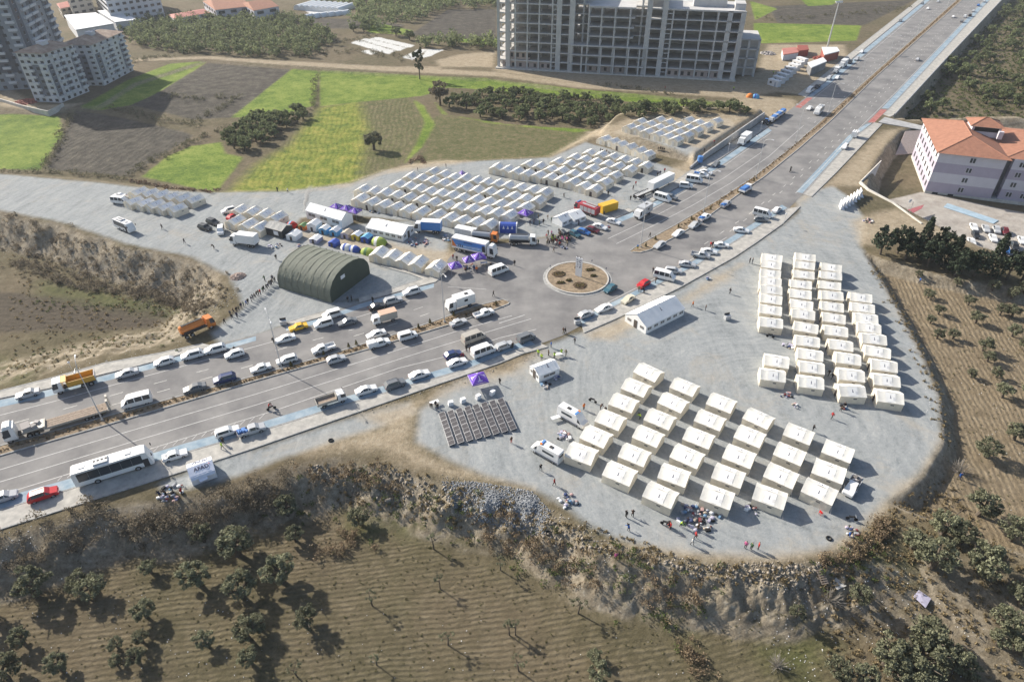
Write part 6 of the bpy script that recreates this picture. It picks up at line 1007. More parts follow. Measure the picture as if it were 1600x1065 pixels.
for u, v, kd, c, l in [(1308.6, 121, 'sedan', 'white', 'white saloon in the building shadow'), (1295.5, 122, 'suv', 'silver', 'silver car at the kerb in the building shadow'), (1277, 135, 'pickup', 'black_car', 'black pickup behind the van at the red crossing'), (1307, 110, 'box_truck', 'silver', 'silver box truck in the building shadow'), (1318, 99.5, 'lorry', 'white', 'white lorry parked along the shadowed kerb'), (1338.8, 92, 'suv', 'silver', 'silver sport utility car passing the parked lorry'), (1346.7, 80.5, 'sedan', 'white', 'white saloon at the kerb above the parked lorry'), (1328, 97, 'suv', 'black_car', 'black car behind the parked lorry'), (1407, 32, 'hatch', 'grey', 'grey hatchback high on the distant road, kerb side'), (1450, 13, 'sedan', 'white', 'white saloon high on the distant road'), (1441, 5, 'hatch', 'grey', 'grey car near the upper end of the distant kerb'), (1466, 2, 'sedan', 'silver', 'silver car beside the distant median')]: Vh(kd, c, u, v, 'L', l)
for u, v, kd, c, l in [(1489.7, 26, 'sedan', 'white', 'white saloon on the far outbound lanes'), (1434, 92.5, 'sedan', 'silver', 'silver saloon alone on the outbound lanes'), (1508, 26, 'van', 'white', 'white van leading the distant parked row'), (1503, 33, 'hatch', 'grey', 'grey hatchback last in the distant parked row'), (1521, 17, 'sedan', 'silver', 'silver saloon in the distant parked row'), (1529, 8, 'sedan', 'blue_car', 'blue saloon in the distant parked row'), (1516, 24, 'suv', 'black_car', 'black car in the distant parked row'), (1538, 2, 'sedan', 'silver', 'silver saloon at the head of the distant row')]: Vh(kd, c, u, v, 'R', l)
Vh('fire_engine', 'fire_red', 917.5, 326, (-1, -.36), 'red and grey fire engine between tents', 'fire_red'); Vh('container', 'taxi', 950, 323, (1, -.3), 'yellow container beside the fire engine', 'taxi'); Vh('sedan', 'white', 959, 345.5, (1, .28), 'white saloon beside the sidewalk below the fire engine'); Vh('sedan', 'white', 937.7, 353.5, (1, .28), 'white saloon between the crowd and the kerb'); Vh('hatch', 'maroon', 926, 358.5, (1, .3), 'dark red car by the crowd'); Vh('hatch', 'blue_car', 912, 361.5, (1, .3), 'blue car by the crowd'); Vh('hatch', 'teal_car', 897.7, 364.5, (1, .5), 'dark teal car by the crowd'); Vh('suv', 'black_car', 882.5, 367, (1, .8), 'black car among the crowd'); Vh('skeleton_trailer', 'grey', 1008.7, 301, (1, -.42), 'black trailer frame with white cross beams'); Vh('long_trailer', 'white', 1032.8, 284, (1, -.5), 'long white trailer behind the trailer frame')
Vh('semi_trailer', 'white', 736, 384, (1, .22), 'long trailer truck with blue printed side and orange corner', picture='truck_blue'); Vh('lorry', 'white', 669, 353.5, (-1, -.06), 'box truck with bright blue printed side', 'truck_blue', 'truck_blue'); Vh('tanker', 'orange_truck', 757, 369, (1, .1), 'orange tanker truck behind the blue trailer', 'silver'); Vh('tanker', 'white', 816, 374, (1, .03), 'white and grey tanker truck beside the crowd', 'silver'); Vh('container', 'white', 728, 362.5, (1, .2), 'low white container behind the blue trailer', 'white')
Vh('midibus', 'white', 194, 352, (1, .42), 'white midibus alone on the western gravel'); Vh('sedan', 'white', 186, 305, (-1, -.1), 'white saloon beside the western tent cluster'); Vh('minibus', 'white', 187.6, 313, (1, .1), 'white minivan beside the western tent cluster'); Vh('suv', 'black_car', 332.6, 346.5, (1, .35), 'black off-road car, rear one of the pair by the tents'); Vh('suv', 'black_car', 320, 355, (1, .3), 'black off-road car, front one of the pair by the tents'); Vh('van', 'white', 345, 360, (-.1, 1), 'white van facing the viewer near the pair of black cars'); Vh('lorry', 'white', 381.5, 374, (-1, -.12), 'white box truck near the dark shelter'); Vh('suv', 'white', 357.4, 328.5, (-1, .25), 'white car behind the cream tents'); Vh('hatch', 'red_car', 363.7, 338, (1, -.5), 'red car squeezed beside the cream tents')
Vh('tanker', 'orange_truck', 306.7, 510, (1, -.42), 'orange tanker truck beside the western field', 'orange_truck')
Vh('ambulance', 'white', 895, 650, (1, .55), 'white ambulance nosed against the tent block, upper one'); Vh('ambulance', 'white', 855, 704, (-1, -.56), 'white ambulance by the tent block, lower one facing away'); Vh('pickup_load', 'white', 1332, 759, (-.62, 1), 'white pickup parked behind the last tent file')
for u, v, kd, c, l in zoomed(1280, 160, 4.097, [(992, 795, 'sedan', 'white', 'white saloon first in the school yard row'), (1068, 805, 'sedan', 'silver', 'silver saloon in the school yard row'), (1137, 812, 'hatch', 'silver', 'silver hatchback in the school yard row'), (1192, 822, 'hatch', 'maroon', 'dark red car in the school yard row'), (1003, 845, 'hatch', 'black_car', 'black car behind the first white one in the school yard'), (1115, 865, 'sedan', 'white', 'white saloon in the school yard second row'), (978, 890, 'sedan', 'white', 'white saloon nearest the conifers in the school yard'), (1197, 940, 'hatch', 'blue_car', 'blue car by the conifers in the school yard'), (1250, 920, 'suv', 'black_car', 'black car by the conifers in the school yard'), (1300, 880, 'sedan', 'white', 'white saloon at the far side of the school yard')]): Vh(kd, c, u, v, (.5, 1), l)
# ================================================================ BUILDINGS
mk('frame_concrete', (0.50, 0.495, 0.485), 0.9, var=.15, scale=.25, bump=.1, bscale=2); mk('frame_inner', (0.46, 0.445, 0.42), 0.9, var=.2, scale=.3); mk('brick_infill', (0.40, 0.33, 0.30), .9, var=.15, scale=1.5); mk('opening', (.03, .03, .032), .9)
mk('wall_slate', (.15, .17, .21), .85, var=.2, scale=.3); mk('wall_dark', (.10, .115, .14), .85, var=.15, scale=.3); mk('wall_white', (.56, .57, .59), .85, var=.12, scale=.25); mk('wall_grey', (.26, .285, .32), .85, var=.15, scale=.3); mk('wall_blue', (.30, .34, .40), .85, var=.1, scale=.3); mk('roof_worn', (.34, .22, .17), .9, var=.4, scale=.35, rgb2=(.45, .36, .28)); mk('roof_tile', (.33, .16, .105), .85, var=.18, scale=.8, bump=.4, bscale=5); mk('wall_lilac', (.40, .36, .43), .85, var=.06, scale=.4); mk('wall_pale', (.56, .54, .58), .85, var=.06, scale=.4); mk('roof_sheet', (.66, .67, .68), .6, var=.08, scale=.1); mk('roof_red', (.42, .17, .14), .8, var=.15, scale=.3); mk('glass_dark', (.06, .065, .07), .2); mk('wall_cream', (.55, .50, .43), .9, var=.1, scale=.3); mk('steel_red', (.28, .08, .06), .8, var=.3, scale=2)
def hgt(base, top, z0=0.0):
    x, y = G(*base, z0); d = ray(*top); return CAM_H + d[2] * y / d[1] - z0
def empty_at(name, x, y, z, rz, label, cat, group=None): e = ob(name, None, None, (x, y, z), rz); return tag(e, label, cat, group)
# ---- unfinished concrete frame
a = np.array(G(778, 106)); b = np.array(G(1145, 126)); WB = np.linalg.norm(b - a); rzB = math.atan2(*(b - a)[::-1])
cb = empty_at('concrete_frame_building', a[0], a[1], 0, rzB, 'unfinished grey concrete frame building of many storeys without walls', 'building')
HR = hgt((1142, 124), (1137, 16.5)); fh = HR / 7
def slab(x0, x1, y0, y1, z, t=.45, m='frame_concrete', name='floor_slab'): ob(name, MB().box(((x0 + x1) / 2, (y0 + y1) / 2, z - t / 2), (x1 - x0, y1 - y0, t)).mesh(name, M[m]), cb)
def column(x, y, z0, z1, w=.8, d=.8): ob('column', MB().box((x, y, (z0 + z1) / 2), (w, d, z1 - z0)).mesh('column', M['frame_concrete']), cb)
BL = [(0, .33, 0, 9), (.33, .385, 5, 9), (.385, .575, -.6, 7), (.575, .625, 5, 8), (.625, .70, -.4, 8), (.70, 1.0, 0, 7)]
for k, (f0, f1, y0, nf) in enumerate(BL):
    x0, x1 = f0 * WB + .02, f1 * WB - .02
    for i in range(1, nf + 1): slab(x0, x1, y0 - .35 - .01 * k, 26, i * fh, .5 if i < nf else .7)
slab(-.8, WB + 1, -2.2, 26, .55, .9, 'concrete_light', 'plinth')
for i in (1, 2, 3): slab(.315 * WB, .63 * WB, -2.0, 5, i * fh + .03, .5)
for f, w, nf, y0 in [(.004, 1.3, 9, 0), (.045, 2.2, 9, -.2), (.078, .7, 9, 0), (.13, .7, 9, 0), (.18, .7, 9, 0), (.235, .7, 9, 0), (.264, 2.4, 9, -.2), (.318, 2.6, 9, -.2), (.36, .8, 9, 5), (.388, .7, 7, -.6), (.44, .7, 7, -.6), (.495, .7, 7, -.6), (.555, .7, 7, -.6), (.6, .8, 8, 5), (.63, 2.4, 8, -.5), (.692, 2.4, 8, -.5), (.725, .7, 7, 0), (.78, .7, 7, 0), (.84, .7, 7, 0), (.90, .7, 7, 0), (.945, 2.2, 7, -.1), (.995, 2.2, 7, -.1)]:
    column(f * WB, y0 + .2, 0, nf * fh - .02, w, 1.0)
    for dpt in (7, 17): column(f * WB, y0 + dpt, 0, nf * fh - .8, .7, .7)
for f in (.315, .36, .44, .495, .555, .6, .63): column(f * WB + .9, -1.7, 0, 3 * fh - .4, .7, .7)
for f0, f1, nf in ((.26, .33, 9), (.34, .62, 6), (.63, .99, 7), (.05, .2, 9)): ob('core_wall', MB().box(((f0 + f1) / 2 * WB, 12, nf * fh / 2), ((f1 - f0) * WB, .4, nf * fh - 1)).mesh('core_wall', M['frame_inner']), cb)
for i in range(7): # landing beams of the stair bays
    for f in (.25, .71): ob('stair_beam', MB().box((f * WB, .3, (i + .5) * fh), (.022 * WB, .9, .35)).mesh('stair_beam', M['frame_concrete']), cb)
for f0, f1 in ((.02, .18), (.185, .235), (.39, .55), (.725, .94)):   # blockwork of the lowest storey with its openings
    w = ob('infill_wall', MB().box(((f0 + f1) / 2 * WB, .75, fh * .45), ((f1 - f0) * WB, .3, fh * .8)).mesh('infill_wall', M['brick_infill']), cb)
    n = max(2, int((f1 - f0) * WB / 3.1))
    for q in range(n): ob('window_opening', MB().box(((f0 + (f1 - f0) * (q + .5) / n) * WB, .58, fh * .45), (1.3, .1, 1.7)).mesh('window_opening', M['opening']), w)
w = ob('infill_wall', MB().box((.09 * WB, .75, fh * 1.5), (.1 * WB, .3, fh * .88)).mesh('infill_wall', M['brick_infill']), cb)
for q in range(4): ob('window_opening', MB().box(((.05 + .1 * (q + .5) / 4) * WB, .58, fh * 1.5), (1.3, .1, 1.9)).mesh('window_opening', M['opening']), w)
for f0, f1, z, h, y0, y1 in ((.80, .93, 7, 3.2, 8, 18), (.96, 1.0, 7, 2.6, 3, 12), (.635, .69, 8, 2.6, 4, 10)): ob('roof_house', MB().box(((f0 + f1) / 2 * WB, (y0 + y1) / 2, z * fh + h / 2), ((f1 - f0) * WB, y1 - y0, h)).mesh('roof_house', M['frame_concrete']), cb)
ob('side_wall', MB().box((WB + .2, 15, 3.5 * fh), (.4, 20, 7 * fh - .6)).mesh('side_wall', M['frame_inner']), cb)
for i in range(4): slab(WB + .6, WB * 1.09, 9, 30, (i + 1) * fh * .98, .6)
for x in (WB + 1.2, WB * 1.045, WB * 1.085): column(x, 9.5, 0, 3.9 * fh, 1.0, 1.0)
ob('annex_wall', MB().box((WB * 1.045, 12, 1.9 * fh), (.085 * WB, .4, 3.8 * fh)).mesh('annex_wall', M['frame_inner']), cb)
# ---- apartment towers
def tower(name, label, pc, pr, pl, H, floors, nR, nL, wallm, bandm, roofm, lean=(0, 0), pale_top=True):
    c = np.array(G(*pc)); r = np.array(G(*pr)); l = np.array(G(*pl)); ux = (r - c) / np.linalg.norm(r - c); WR = np.linalg.norm(r - c); uy = np.array([-ux[1], ux[0]]); DL = max(8.0, abs(np.dot(l - c, uy)))
    e = empty_at(name, c[0], c[1], -.5, math.atan2(ux[1], ux[0]), label, 'building'); e.rotation_euler = (lean[0], lean[1], math.atan2(ux[1], ux[0])); H += .5
    ob('wall', MB().box((WR / 2, DL / 2, H / 2), (WR, DL, H)).mesh('wall', M[wallm]), e); f = H / floors
    for x0, x1 in ((.02, .17), (.40, .58), (.80, .98)): ob('facade_band', MB().box(((x0 + x1) / 2 * WR, -.03, H * .46), ((x1 - x0) * WR, .1, H * .62)).mesh('facade_band', M[bandm]), e)
    ob('facade_band', MB().box((-.03, DL * .5, H * .46), (.1, DL * .4, H * .62)).mesh('facade_band', M[bandm]), e)
    ww = min(1.5, WR / nR * .4)
    wm = MB().box((0, 0, 0), (ww, .12, f * .42)).mesh('window', M['glass_dark']); wl_ = MB().box((0, 0, 0), (.12, ww, f * .42)).mesh('window', M['glass_dark']); sm = MB().box((0, -.08, -f * .24), (ww * 1.15, .25, .08)).mesh('sill', M['wall_white']); bm_ = MB().box((0, -.55, -f * .32), (WR / nR * .85, 1.1, f * .34)).mesh('balcony', M['wall_white']); bl = MB().box((-.55, 0, -f * .32), (1.1, DL / nL * .8, f * .34)).mesh('balcony', M['wall_white'])
    for i in range(floors):
        z = (i + .58) * f
        for q in range(nR):
            w = ob('window', wm, e, ((q + .5) * WR / nR, -.06, z)); ob('sill', sm, w)
            if q % 3 != 0 and i > 0: ob('balcony', bm_, e, ((q + .5) * WR / nR, -.02, z))
        for q in range(nL):
            ob('window', wl_, e, (-.06, (q + .5) * DL / nL, z))
            if q % 2 == 0 and i > 0: ob('balcony', bl, e, (-.02, (q + .5) * DL / nL, z))
    if roofm:
        o_ = .9; mb = MB(); rx = WR * .5; ry = DL * .5; k = min(rx, ry) * .75
        vs = [(-o_, -o_, H), (WR + o_, -o_, H), (WR + o_, DL + o_, H), (-o_, DL + o_, H)]; t = [(k, DL / 2, H + 2.2), (WR - k, DL / 2, H + 2.2)] if WR >= DL else [(WR / 2, k, H + 2.2), (WR / 2, DL - k, H + 2.2)]
        fs = [(0, 1, 5, 4), (1, 2, 5), (2, 3, 4, 5), (3, 0, 4)] if WR >= DL else [(0, 1, 4), (1, 2, 5, 4), (2, 3, 5), (3, 0, 4, 5)]
        mb.add(vs + t, fs + [(3, 2, 1, 0)]); rf = ob('roof', mb.mesh('roof', M[roofm]), e); ob('lift_house', MB().box((WR * .45, DL * .45, H + 1.9), (3.4, 3.0, 2.4)).mesh('lift_house', M['wall_white']), rf); ob('chimney', MB().box((WR * .7, DL * .6, H + 1.8), (.8, .8, 1.8)).mesh('chimney', M['wall_white']), rf)
    return e
tower('apartment_tower', 'tall white and slate apartment tower with stacked balconies', (66, 138), (112, 101), (22, 118), 52, 17, 5, 5, 'wall_grey', 'wall_dark', None)
tower('apartment_block', 'damaged white and grey apartment block next to the green field', (96, 161), (140, 143), (68, 154), hgt((139, 142), (120, 68)), 8, 5, 4, 'wall_white', 'wall_slate', 'roof_worn')
tower('apartment_block', 'damaged white and grey apartment block nearest the dirt track', (164, 134), (209, 110), (142, 122), hgt((208, 109), (191, 49)), 8, 5, 4, 'wall_white', 'wall_slate', 'roof_worn')
def roofbox(name, label, px, z, roofm, wallm, cat='building', peak=0.0, nwin=0, floors=1):
    p = [G(u, v, z) for u, v in px]; o_ = np.mean(p, axis=0); q = [(a_[0] - o_[0], a_[1] - o_[1]) for a_ in p]; e = empty_at(name, o_[0], o_[1], 0, 0, label, cat)
    ob('wall', MB().prism([(x * .97, y * .97) for x, y in q], -1, z - .25).mesh('wall', M[wallm]), e); mb = MB()
    if peak: m0 = ((q[0][0] + q[3][0]) / 2 * .8, (q[0][1] + q[3][1]) / 2 * .8, z + peak); m1 = ((q[1][0] + q[2][0]) / 2 * .8, (q[1][1] + q[2][1]) / 2 * .8, z + peak); mb.add([(x, y, z) for x, y in q] + [m0, m1], [(0, 1, 5, 4), (1, 2, 5), (2, 3, 4, 5), (3, 0, 4)])
    else: mb.prism(q, z - .25, z + .12)
    ob('roof', mb.mesh('roof', M[roofm]), e)
    for s0, s1 in ((3, 2), (0, 3)):
        if not nwin: break
        A = np.array(q[s0]) * .975; B = np.array(q[s1]) * .975; L = np.linalg.norm(B - A); rz = math.atan2(*(B - A)[::-1]); n = max(2, int(nwin * L / 40))
        for i in range(floors):
            for k in range(n):
                c = A + (B - A) * (k + .5) / n; ob('window', MB().box((0, 0, 0), (L / n * .5, .3, z / floors * .42)).mesh('window', M['glass_dark']), e, (c[0], c[1], z * (i + .55) / floors), rz)
    return e
roofbox('factory_hall', 'broad white-roofed hall behind the damaged blocks', [(100, 24), (150, 20), (178, 37), (118, 47)], 7, 'roof_sheet', 'wall_white', 'hall'); roofbox('factory_hall', 'smaller white-roofed hall next to the broad one', [(152, 17), (185, 15), (214, 31), (180, 35)], 6, 'roof_sheet', 'wall_white', 'hall')
roofbox('apartment_block', 'long pale apartment block at the upper edge of the view', [(140, -24), (230, -34), (248, -16), (162, -4)], 17, 'roof_sheet', 'wall_white', nwin=10, floors=5)
roofbox('long_shed', 'long low shed with a dusty red roof', [(262, 23), (318, 14), (328, 20), (272, 30)], 5, 'roof_red', 'wall_white', 'shed', 1.2); roofbox('tiled_house', 'pale building with a broad red tiled roof near the woods', [(316, 2), (372, -10), (392, 10), (336, 16)], 8, 'roof_tile', 'wall_pale', 'house', 3, 6, 2); roofbox('tiled_house', 'pale building with red roof beside the greenhouses', [(375, 6), (412, -2), (436, 10), (396, 17)], 8, 'roof_tile', 'wall_pale', 'house', 3, 6, 2)
roofbox('tiled_house', 'small red-roofed house behind the tall tower', [(88, 6), (106, 2), (112, 10), (94, 14)], 6, 'roof_red', 'wall_cream', 'house', 1.5, 4, 2)
roofbox('apartment_block', 'beige block behind the white-roofed halls', [(98, -16), (132, -22), (142, -6), (106, 0)], 13, 'roof_sheet', 'wall_cream', nwin=8, floors=4)
mk('plastic_film', (.72, .73, .72), .5, spec=.4); n = 9
for k in range(8):
    p = G(478 + 8.6 * k, 12 + .6 * k); rz = math.atan2(1, .35); e = empty_at('greenhouse', p[0], p[1], 0, rz, f'white plastic greenhouse tunnel, {nth(k + 1)} from the west', 'greenhouse', 'greenhouse tunnels'); V = [(sx * 11, math.cos(t) * 2.9, math.sin(t) * 3.4) for sx in (-1, 1) for t in np.linspace(0, math.pi, n)]
    ob('film', MB().add(V, [(j, n + j, n + j + 1, j + 1) for j in range(n - 1)] + [tuple(range(n)), tuple(range(n, 2 * n))]).mesh('film', M['plastic_film']), e)
for k in range(6):
    p = G(484 + 11 * k, 28 - 1.1 * k); e = empty_at('greenhouse', p[0], p[1], 0, 1.0, f'small white greenhouse dome before the tunnels, {nth(k + 1)} from the west', 'greenhouse', 'greenhouse domes'); V = [(sx * 3.5, math.cos(t) * 2.6, math.sin(t) * 2.6) for sx in (-1, 1) for t in np.linspace(0, math.pi, n)]
    ob('film', MB().add(V, [(j, n + j, n + j + 1, j + 1) for j in range(n - 1)] + [tuple(range(n)), tuple(range(n, 2 * n))]).mesh('film', M['plastic_film']), e)
wall_along([(-30, 150), (0, 158), (40, 170), (76, 178), (100, 166)], -1.2, 1.2, .5, 'yard_wall', M['concrete_light'], 'pale yard wall below the damaged apartment block')
heap((40, 160), 5, 1.0, 120, M['steel_red'], 'reddish rubble heap behind the yard wall', name='rubble_heap', size=(.3, .9))
# ---- school
zs = -4.2; A = np.array(G(1444, 301.5, zs)); B = np.array(G(1545.4, 314, zs)); WS = np.linalg.norm(B - A); ux = (B - A) / WS; rzS = math.atan2(ux[1], ux[0]); HS = hgt((1442.5, 301.7), (1470, 238), zs); N_ = np.array(G(1455, 188, zs + HS)); DS = abs(np.dot(N_ - A, np.array([-ux[1], ux[0]])))
sb = empty_at('school_building', A[0], A[1], zs, rzS, 'school with orange tiled hip roof and lilac striped walls', 'building')
def hip(x0, x1, y0, y1, z, h, o_=1.0, parent=None, name='roof'):
    vs = [(x0 - o_, y0 - o_, z), (x1 + o_, y0 - o_, z), (x1 + o_, y1 + o_, z), (x0 - o_, y1 + o_, z)]; w = x1 - x0; d = y1 - y0; k = min(w, d) / 2
    if w >= d: t = [(x0 + k, (y0 + y1) / 2, z + h), (x1 - k, (y0 + y1) / 2, z + h)]; fs = [(0, 1, 5, 4), (1, 2, 5), (2, 3, 4, 5), (3, 0, 4)]
    else: t = [((x0 + x1) / 2, y0 + k, z + h), ((x0 + x1) / 2, y1 - k, z + h)]; fs = [(0, 1, 4), (1, 2, 5, 4), (2, 3, 5), (3, 0, 4, 5)]
    r = ob(name, MB().add(vs + t, fs + [(3, 2, 1, 0)]).mesh(name, M['roof_tile']), parent or sb)
    for p0, p1 in ((vs[0], t[0]), (vs[1], t[0] if w < d else t[1]), (t[0], t[1]), (vs[2], t[1]), (vs[3], t[1] if w < d else t[0])): ob('ridge_tiles', MB().tube(p0, p1, .16, .16, 5).mesh('ridge_tiles', M['roof_tile'], fix=False), r)
    return r
fhS = (HS - .8) / 4; W2 = 34; G2 = 2.2
for i in range(4):
    m = 'wall_lilac' if i % 2 == 0 else 'wall_pale'
    ob('wall_band', MB().box((WS / 2, DS / 2, .8 + (i + .5) * fhS), (WS, DS, fhS)).mesh('wall_band', M[m]), sb); ob('wall_band', MB().box((WS + G2 + W2 / 2, DS * .5, .8 + (i + .5) * fhS), (W2, DS * .94, fhS)).mesh('wall_band', M[m]), sb)
ob('plinth', MB().box(((WS + G2 + W2) / 2, DS / 2, .35), (WS + G2 + W2 + .1, DS + .1, .9)).mesh('plinth', M['concrete_light']), sb); ob('link_wall', MB().box((WS + G2 / 2, DS / 2 + 1.5, HS / 2), (G2, DS - 4, HS)).mesh('link_wall', M['concrete_dark']), sb)
wf = MB().box((0, 0, 0), (1.7, .12, 1.7)).mesh('window', M['wall_pale']); wp = MB().box((-.42, -.05, 0), (.62, .1, 1.45)).mesh('pane', M['glass_dark']); wp2 = MB().box((.42, -.05, 0), (.62, .1, 1.45)).mesh('pane', M['glass_dark']); wq = MB().box((0, 0, 0), (.12, 1.4, 1.7)).mesh('window', M['glass_dark'])
for i in range(4):
    z = .8 + (i + .52) * fhS; w = ob('window', wf, sb, (WS * .52, -.04, z)); ob('pane', wp, w); ob('pane', wp2, w)
    for k in range(6): w = ob('window', wf, sb, (WS + G2 + 2.6 + k * 4.0, DS * .03 - .04, z)); ob('pane', wp, w); ob('pane', wp2, w)
    for k in range(7): ob('window', wq, sb, (-.04, DS * (k + .6) / 7.4, z))
for x in (.16, .4): ob('cellar_window', MB().box((WS * x, -.1, .45), (1.6, .1, .5)).mesh('cellar_window', M['opening']), sb)
hip(0, WS, 0, DS, HS, 3.4); hip(WS + .5, WS + G2 + W2, DS * .06, DS * .97, HS + .03, 3.3)
tw = ob('lantern', MB().box((WS * .80, DS * .62, HS + 2.6), (8.5, 7.5, 3.4)).mesh('lantern', M['wall_pale']), sb); ob('lantern_opening', MB().box((WS * .80, DS * .62 - 3.78, HS + 3.3), (7.0, .1, 1.3)).mesh('lantern_opening', M['opening']), tw); hip(WS * .80 - 4.6, WS * .80 + 4.6, DS * .62 - 4.1, DS * .62 + 4.1, HS + 4.32, 1.9, .5, tw, 'lantern_roof')
ob('chimney', MB().box((WS * 1.0, DS * .45, HS + 2.6), (1.4, 1.2, 2.4)).mesh('chimney', M['wall_pale']), sb)
# ---- slumped slabs and walls beside the school
def slabpoly(name, label, pts, m, t=.35, cat='wall'):
    p = [Vector((*G(u, v, z), z)) for u, v, z in pts]; o_ = sum(p, Vector()) / len(p); n = (p[1] - p[0]).cross(p[2] - p[0]).normalized() * t; q = [a_ - o_ for a_ in p]; k = len(q)
    return tag(ob(name, MB().add([a_ for a_ in q] + [a_ - n for a_ in q], [tuple(range(k)), tuple(range(2 * k - 1, k - 1, -1))] + [(i, k + i, k + (i + 1) % k, (i + 1) % k) for i in range(k)]).mesh(name, M[m]), None, o_), label, cat)
slabpoly('sloping_slab', 'sloping concrete slab leaning beside the school', [(1398, 243, -4.2), (1414, 206, .3), (1449, 204, .2), (1440, 240, -4.2)], 'brick_infill'); slabpoly('leaning_wall', 'pale triangular wall panel by the collapsed bank', [(1341, 286, .2), (1376, 251, .6), (1357, 295, -3.6)], 'concrete_light')
ww_ = wall_along([(1343, 287), (1356, 298), (1395, 318), (1440, 350)], -4.6, [1.0, .7, .5, .3], .4, 'yard_wall', M['concrete_light'], 'stepped pale wall between gravel and the school yard')
slabpoly('ramp', 'grey concrete ramp edge above the school', [(1372, 192, .15), (1382, 184, .15), (1455, 201, .15), (1450, 206, -.3)], 'concrete', .3, 'ramp')
mk('court_red', (.36, .12, .13), .9, var=.2, scale=.5); mk('court_blue', (.32, .42, .50), .9, var=.2, scale=.4)
for nm, px, m, l in (('sports_court', [(1400, 325), (1440, 330), (1436, 336), (1410, 334)], 'court_red', 'red painted strip of the school court'), ('sports_court', [(1480, 318), (1560, 345), (1552, 350), (1474, 324)], 'court_blue', 'pale blue painted lane of the school yard')):
    q = [P(u, v) for u, v in px]; o_ = np.mean(q, axis=0); tag(ob(nm, MB().prism([(a_[0] - o_[0], a_[1] - o_[1]) for a_ in q], -.05, .06).mesh(nm, M[m]), None, (o_[0], o_[1], o_[2] + .12)), l, 'court')
def hoop(u, v, label):
    p = P(u, v); e = empty_at('basketball_hoop', *p, 2.2, label, 'hoop'); ob('post', MB().tube((0, 0, 0), (0, 0, 3.6), .07, .06, 6).tube((0, 0, 3.6), (.9, 0, 3.5), .05, .05, 5).mesh('post', M['metal'], fix=False), e); ob('backboard', MB().box((.95, 0, 3.4), (.06, 1.5, 1.0)).mesh('backboard', M['sign_white']), e)
hoop(1421, 332, 'white basketball hoop in the school yard')
# ---- site huts and equipment beside the road
wh_ = [(1209, 134), (1216, 129), (1222, 124), (1228, 119), (1234, 114), (1240, 109), (1246, 104), (1252, 99)]
for k, (u, v) in enumerate(wh_):
    x, y = G(u, v); e = empty_at('site_cabin', x, y, 0, head(u, v, 1, .3), f'white site cabin in the stepped row, {nth(k + 1)} from the crossing', 'cabin', 'white site cabins'); ob('wall', MB().box((0, 0, 1.3), (6, 2.4, 2.6)).mesh('wall', M['wall_white']), e); ob('roof', MB().box((0, 0, 2.66), (6.1, 2.5, .14)).mesh('roof', M['roof_sheet']), e); ob('door', MB().box((1.5, -1.22, 1.05), (.9, .05, 2.0)).mesh('door', M['wall_blue']), e); ob('window', MB().box((-1.2, -1.22, 1.5), (1.2, .05, .9)).mesh('window', M['glass_dark']), e)
roofbox('site_shed', 'open shed with grey sheet roof by the road', [(1262, 98), (1286, 90), (1292, 96), (1268, 106)], 4, 'roof_sheet', 'concrete_dark', 'shed'); roofbox('site_shed', 'low hut with pinkish roof on the building site', [(1222, 76), (1244, 74), (1248, 82), (1224, 86)], 3, 'roof_red', 'wall_white', 'shed'); roofbox('site_shed', 'small red hut on the building site', [(1246, 71), (1262, 71), (1264, 78), (1248, 80)], 3.2, 'steel_red', 'steel_red', 'shed'); roofbox('site_shed', 'grey sheet shelter with rusty side below the mast', [(1284, 74), (1308, 74), (1312, 80), (1288, 86)], 4, 'roof_sheet', 'steel_red', 'shed')
heap((1285, 92), 5, .8, 160, M['steel_red'], 'rusty formwork and scrap heap below the floodlight mast', name='scrap_heap', size=(.3, 1.2)); heap((1200, 84), 4, .8, 120, M['cargo_mixed'], 'mixed building material heap at the site corner', name='material_heap', size=(.3, 1.2))
# ================================================================ LAMPS, PEOPLE, SMALL THINGS
mk('galvanised', (.52, .53, .54), .5, metal=.4); mk('lamp_head', (.62, .63, .64), .4)
def lamp_post(u, v, label, H=13.4, arms=2, rz=None, z=None, parent=None):
    x, y, z0 = (*G(u, v, .13), .13); rz = road_dir(x, y) if rz is None else rz; e = empty_at('street_lamp', x, y, z0, rz, label, 'street lamp', 'street lamps along the median' if arms == 2 else None)
    ob('base', MB().box((0, 0, .15), (.4, .4, .3)).mesh('base', M['concrete']), e); ob('pole', MB().tube((0, 0, 0), (0, 0, H - 1.2), .12, .07, 8).mesh('pole', M['galvanised'], fix=False), e)
    for s in ((-1, 1) if arms == 2 else (1,)):
        mb = MB(); pr = (0, 0, H - 1.2)
        for t in np.linspace(.2, 1, 5): p = (0, s * 2.3 * t ** 1.4, H - 1.2 + 1.2 * math.sin(t * math.pi / 2)); mb.tube(pr, p, .055, .05, 6); pr = p
        a_ = ob('arm', mb.mesh('arm', M['galvanised'], fix=False), e); ob('lamp_head', MB().box((0, s * 2.65, H - .02), (.3, .8, .14), top=(.7, .8)).mesh('lamp_head', M['lamp_head']), a_)
for k, (u, v) in enumerate([(160.2, 656), (440.7, 577), (694.7, 503), (1001, 386), (1099, 331), (1181, 278), (1243, 222), (1292.5, 181.5), (1340, 138), (1385, 98), (1432, 56), (1478, 16)]): lamp_post(u, v, f'tall twin-arm street lamp on the median, {nth(k + 1)} from the western end')
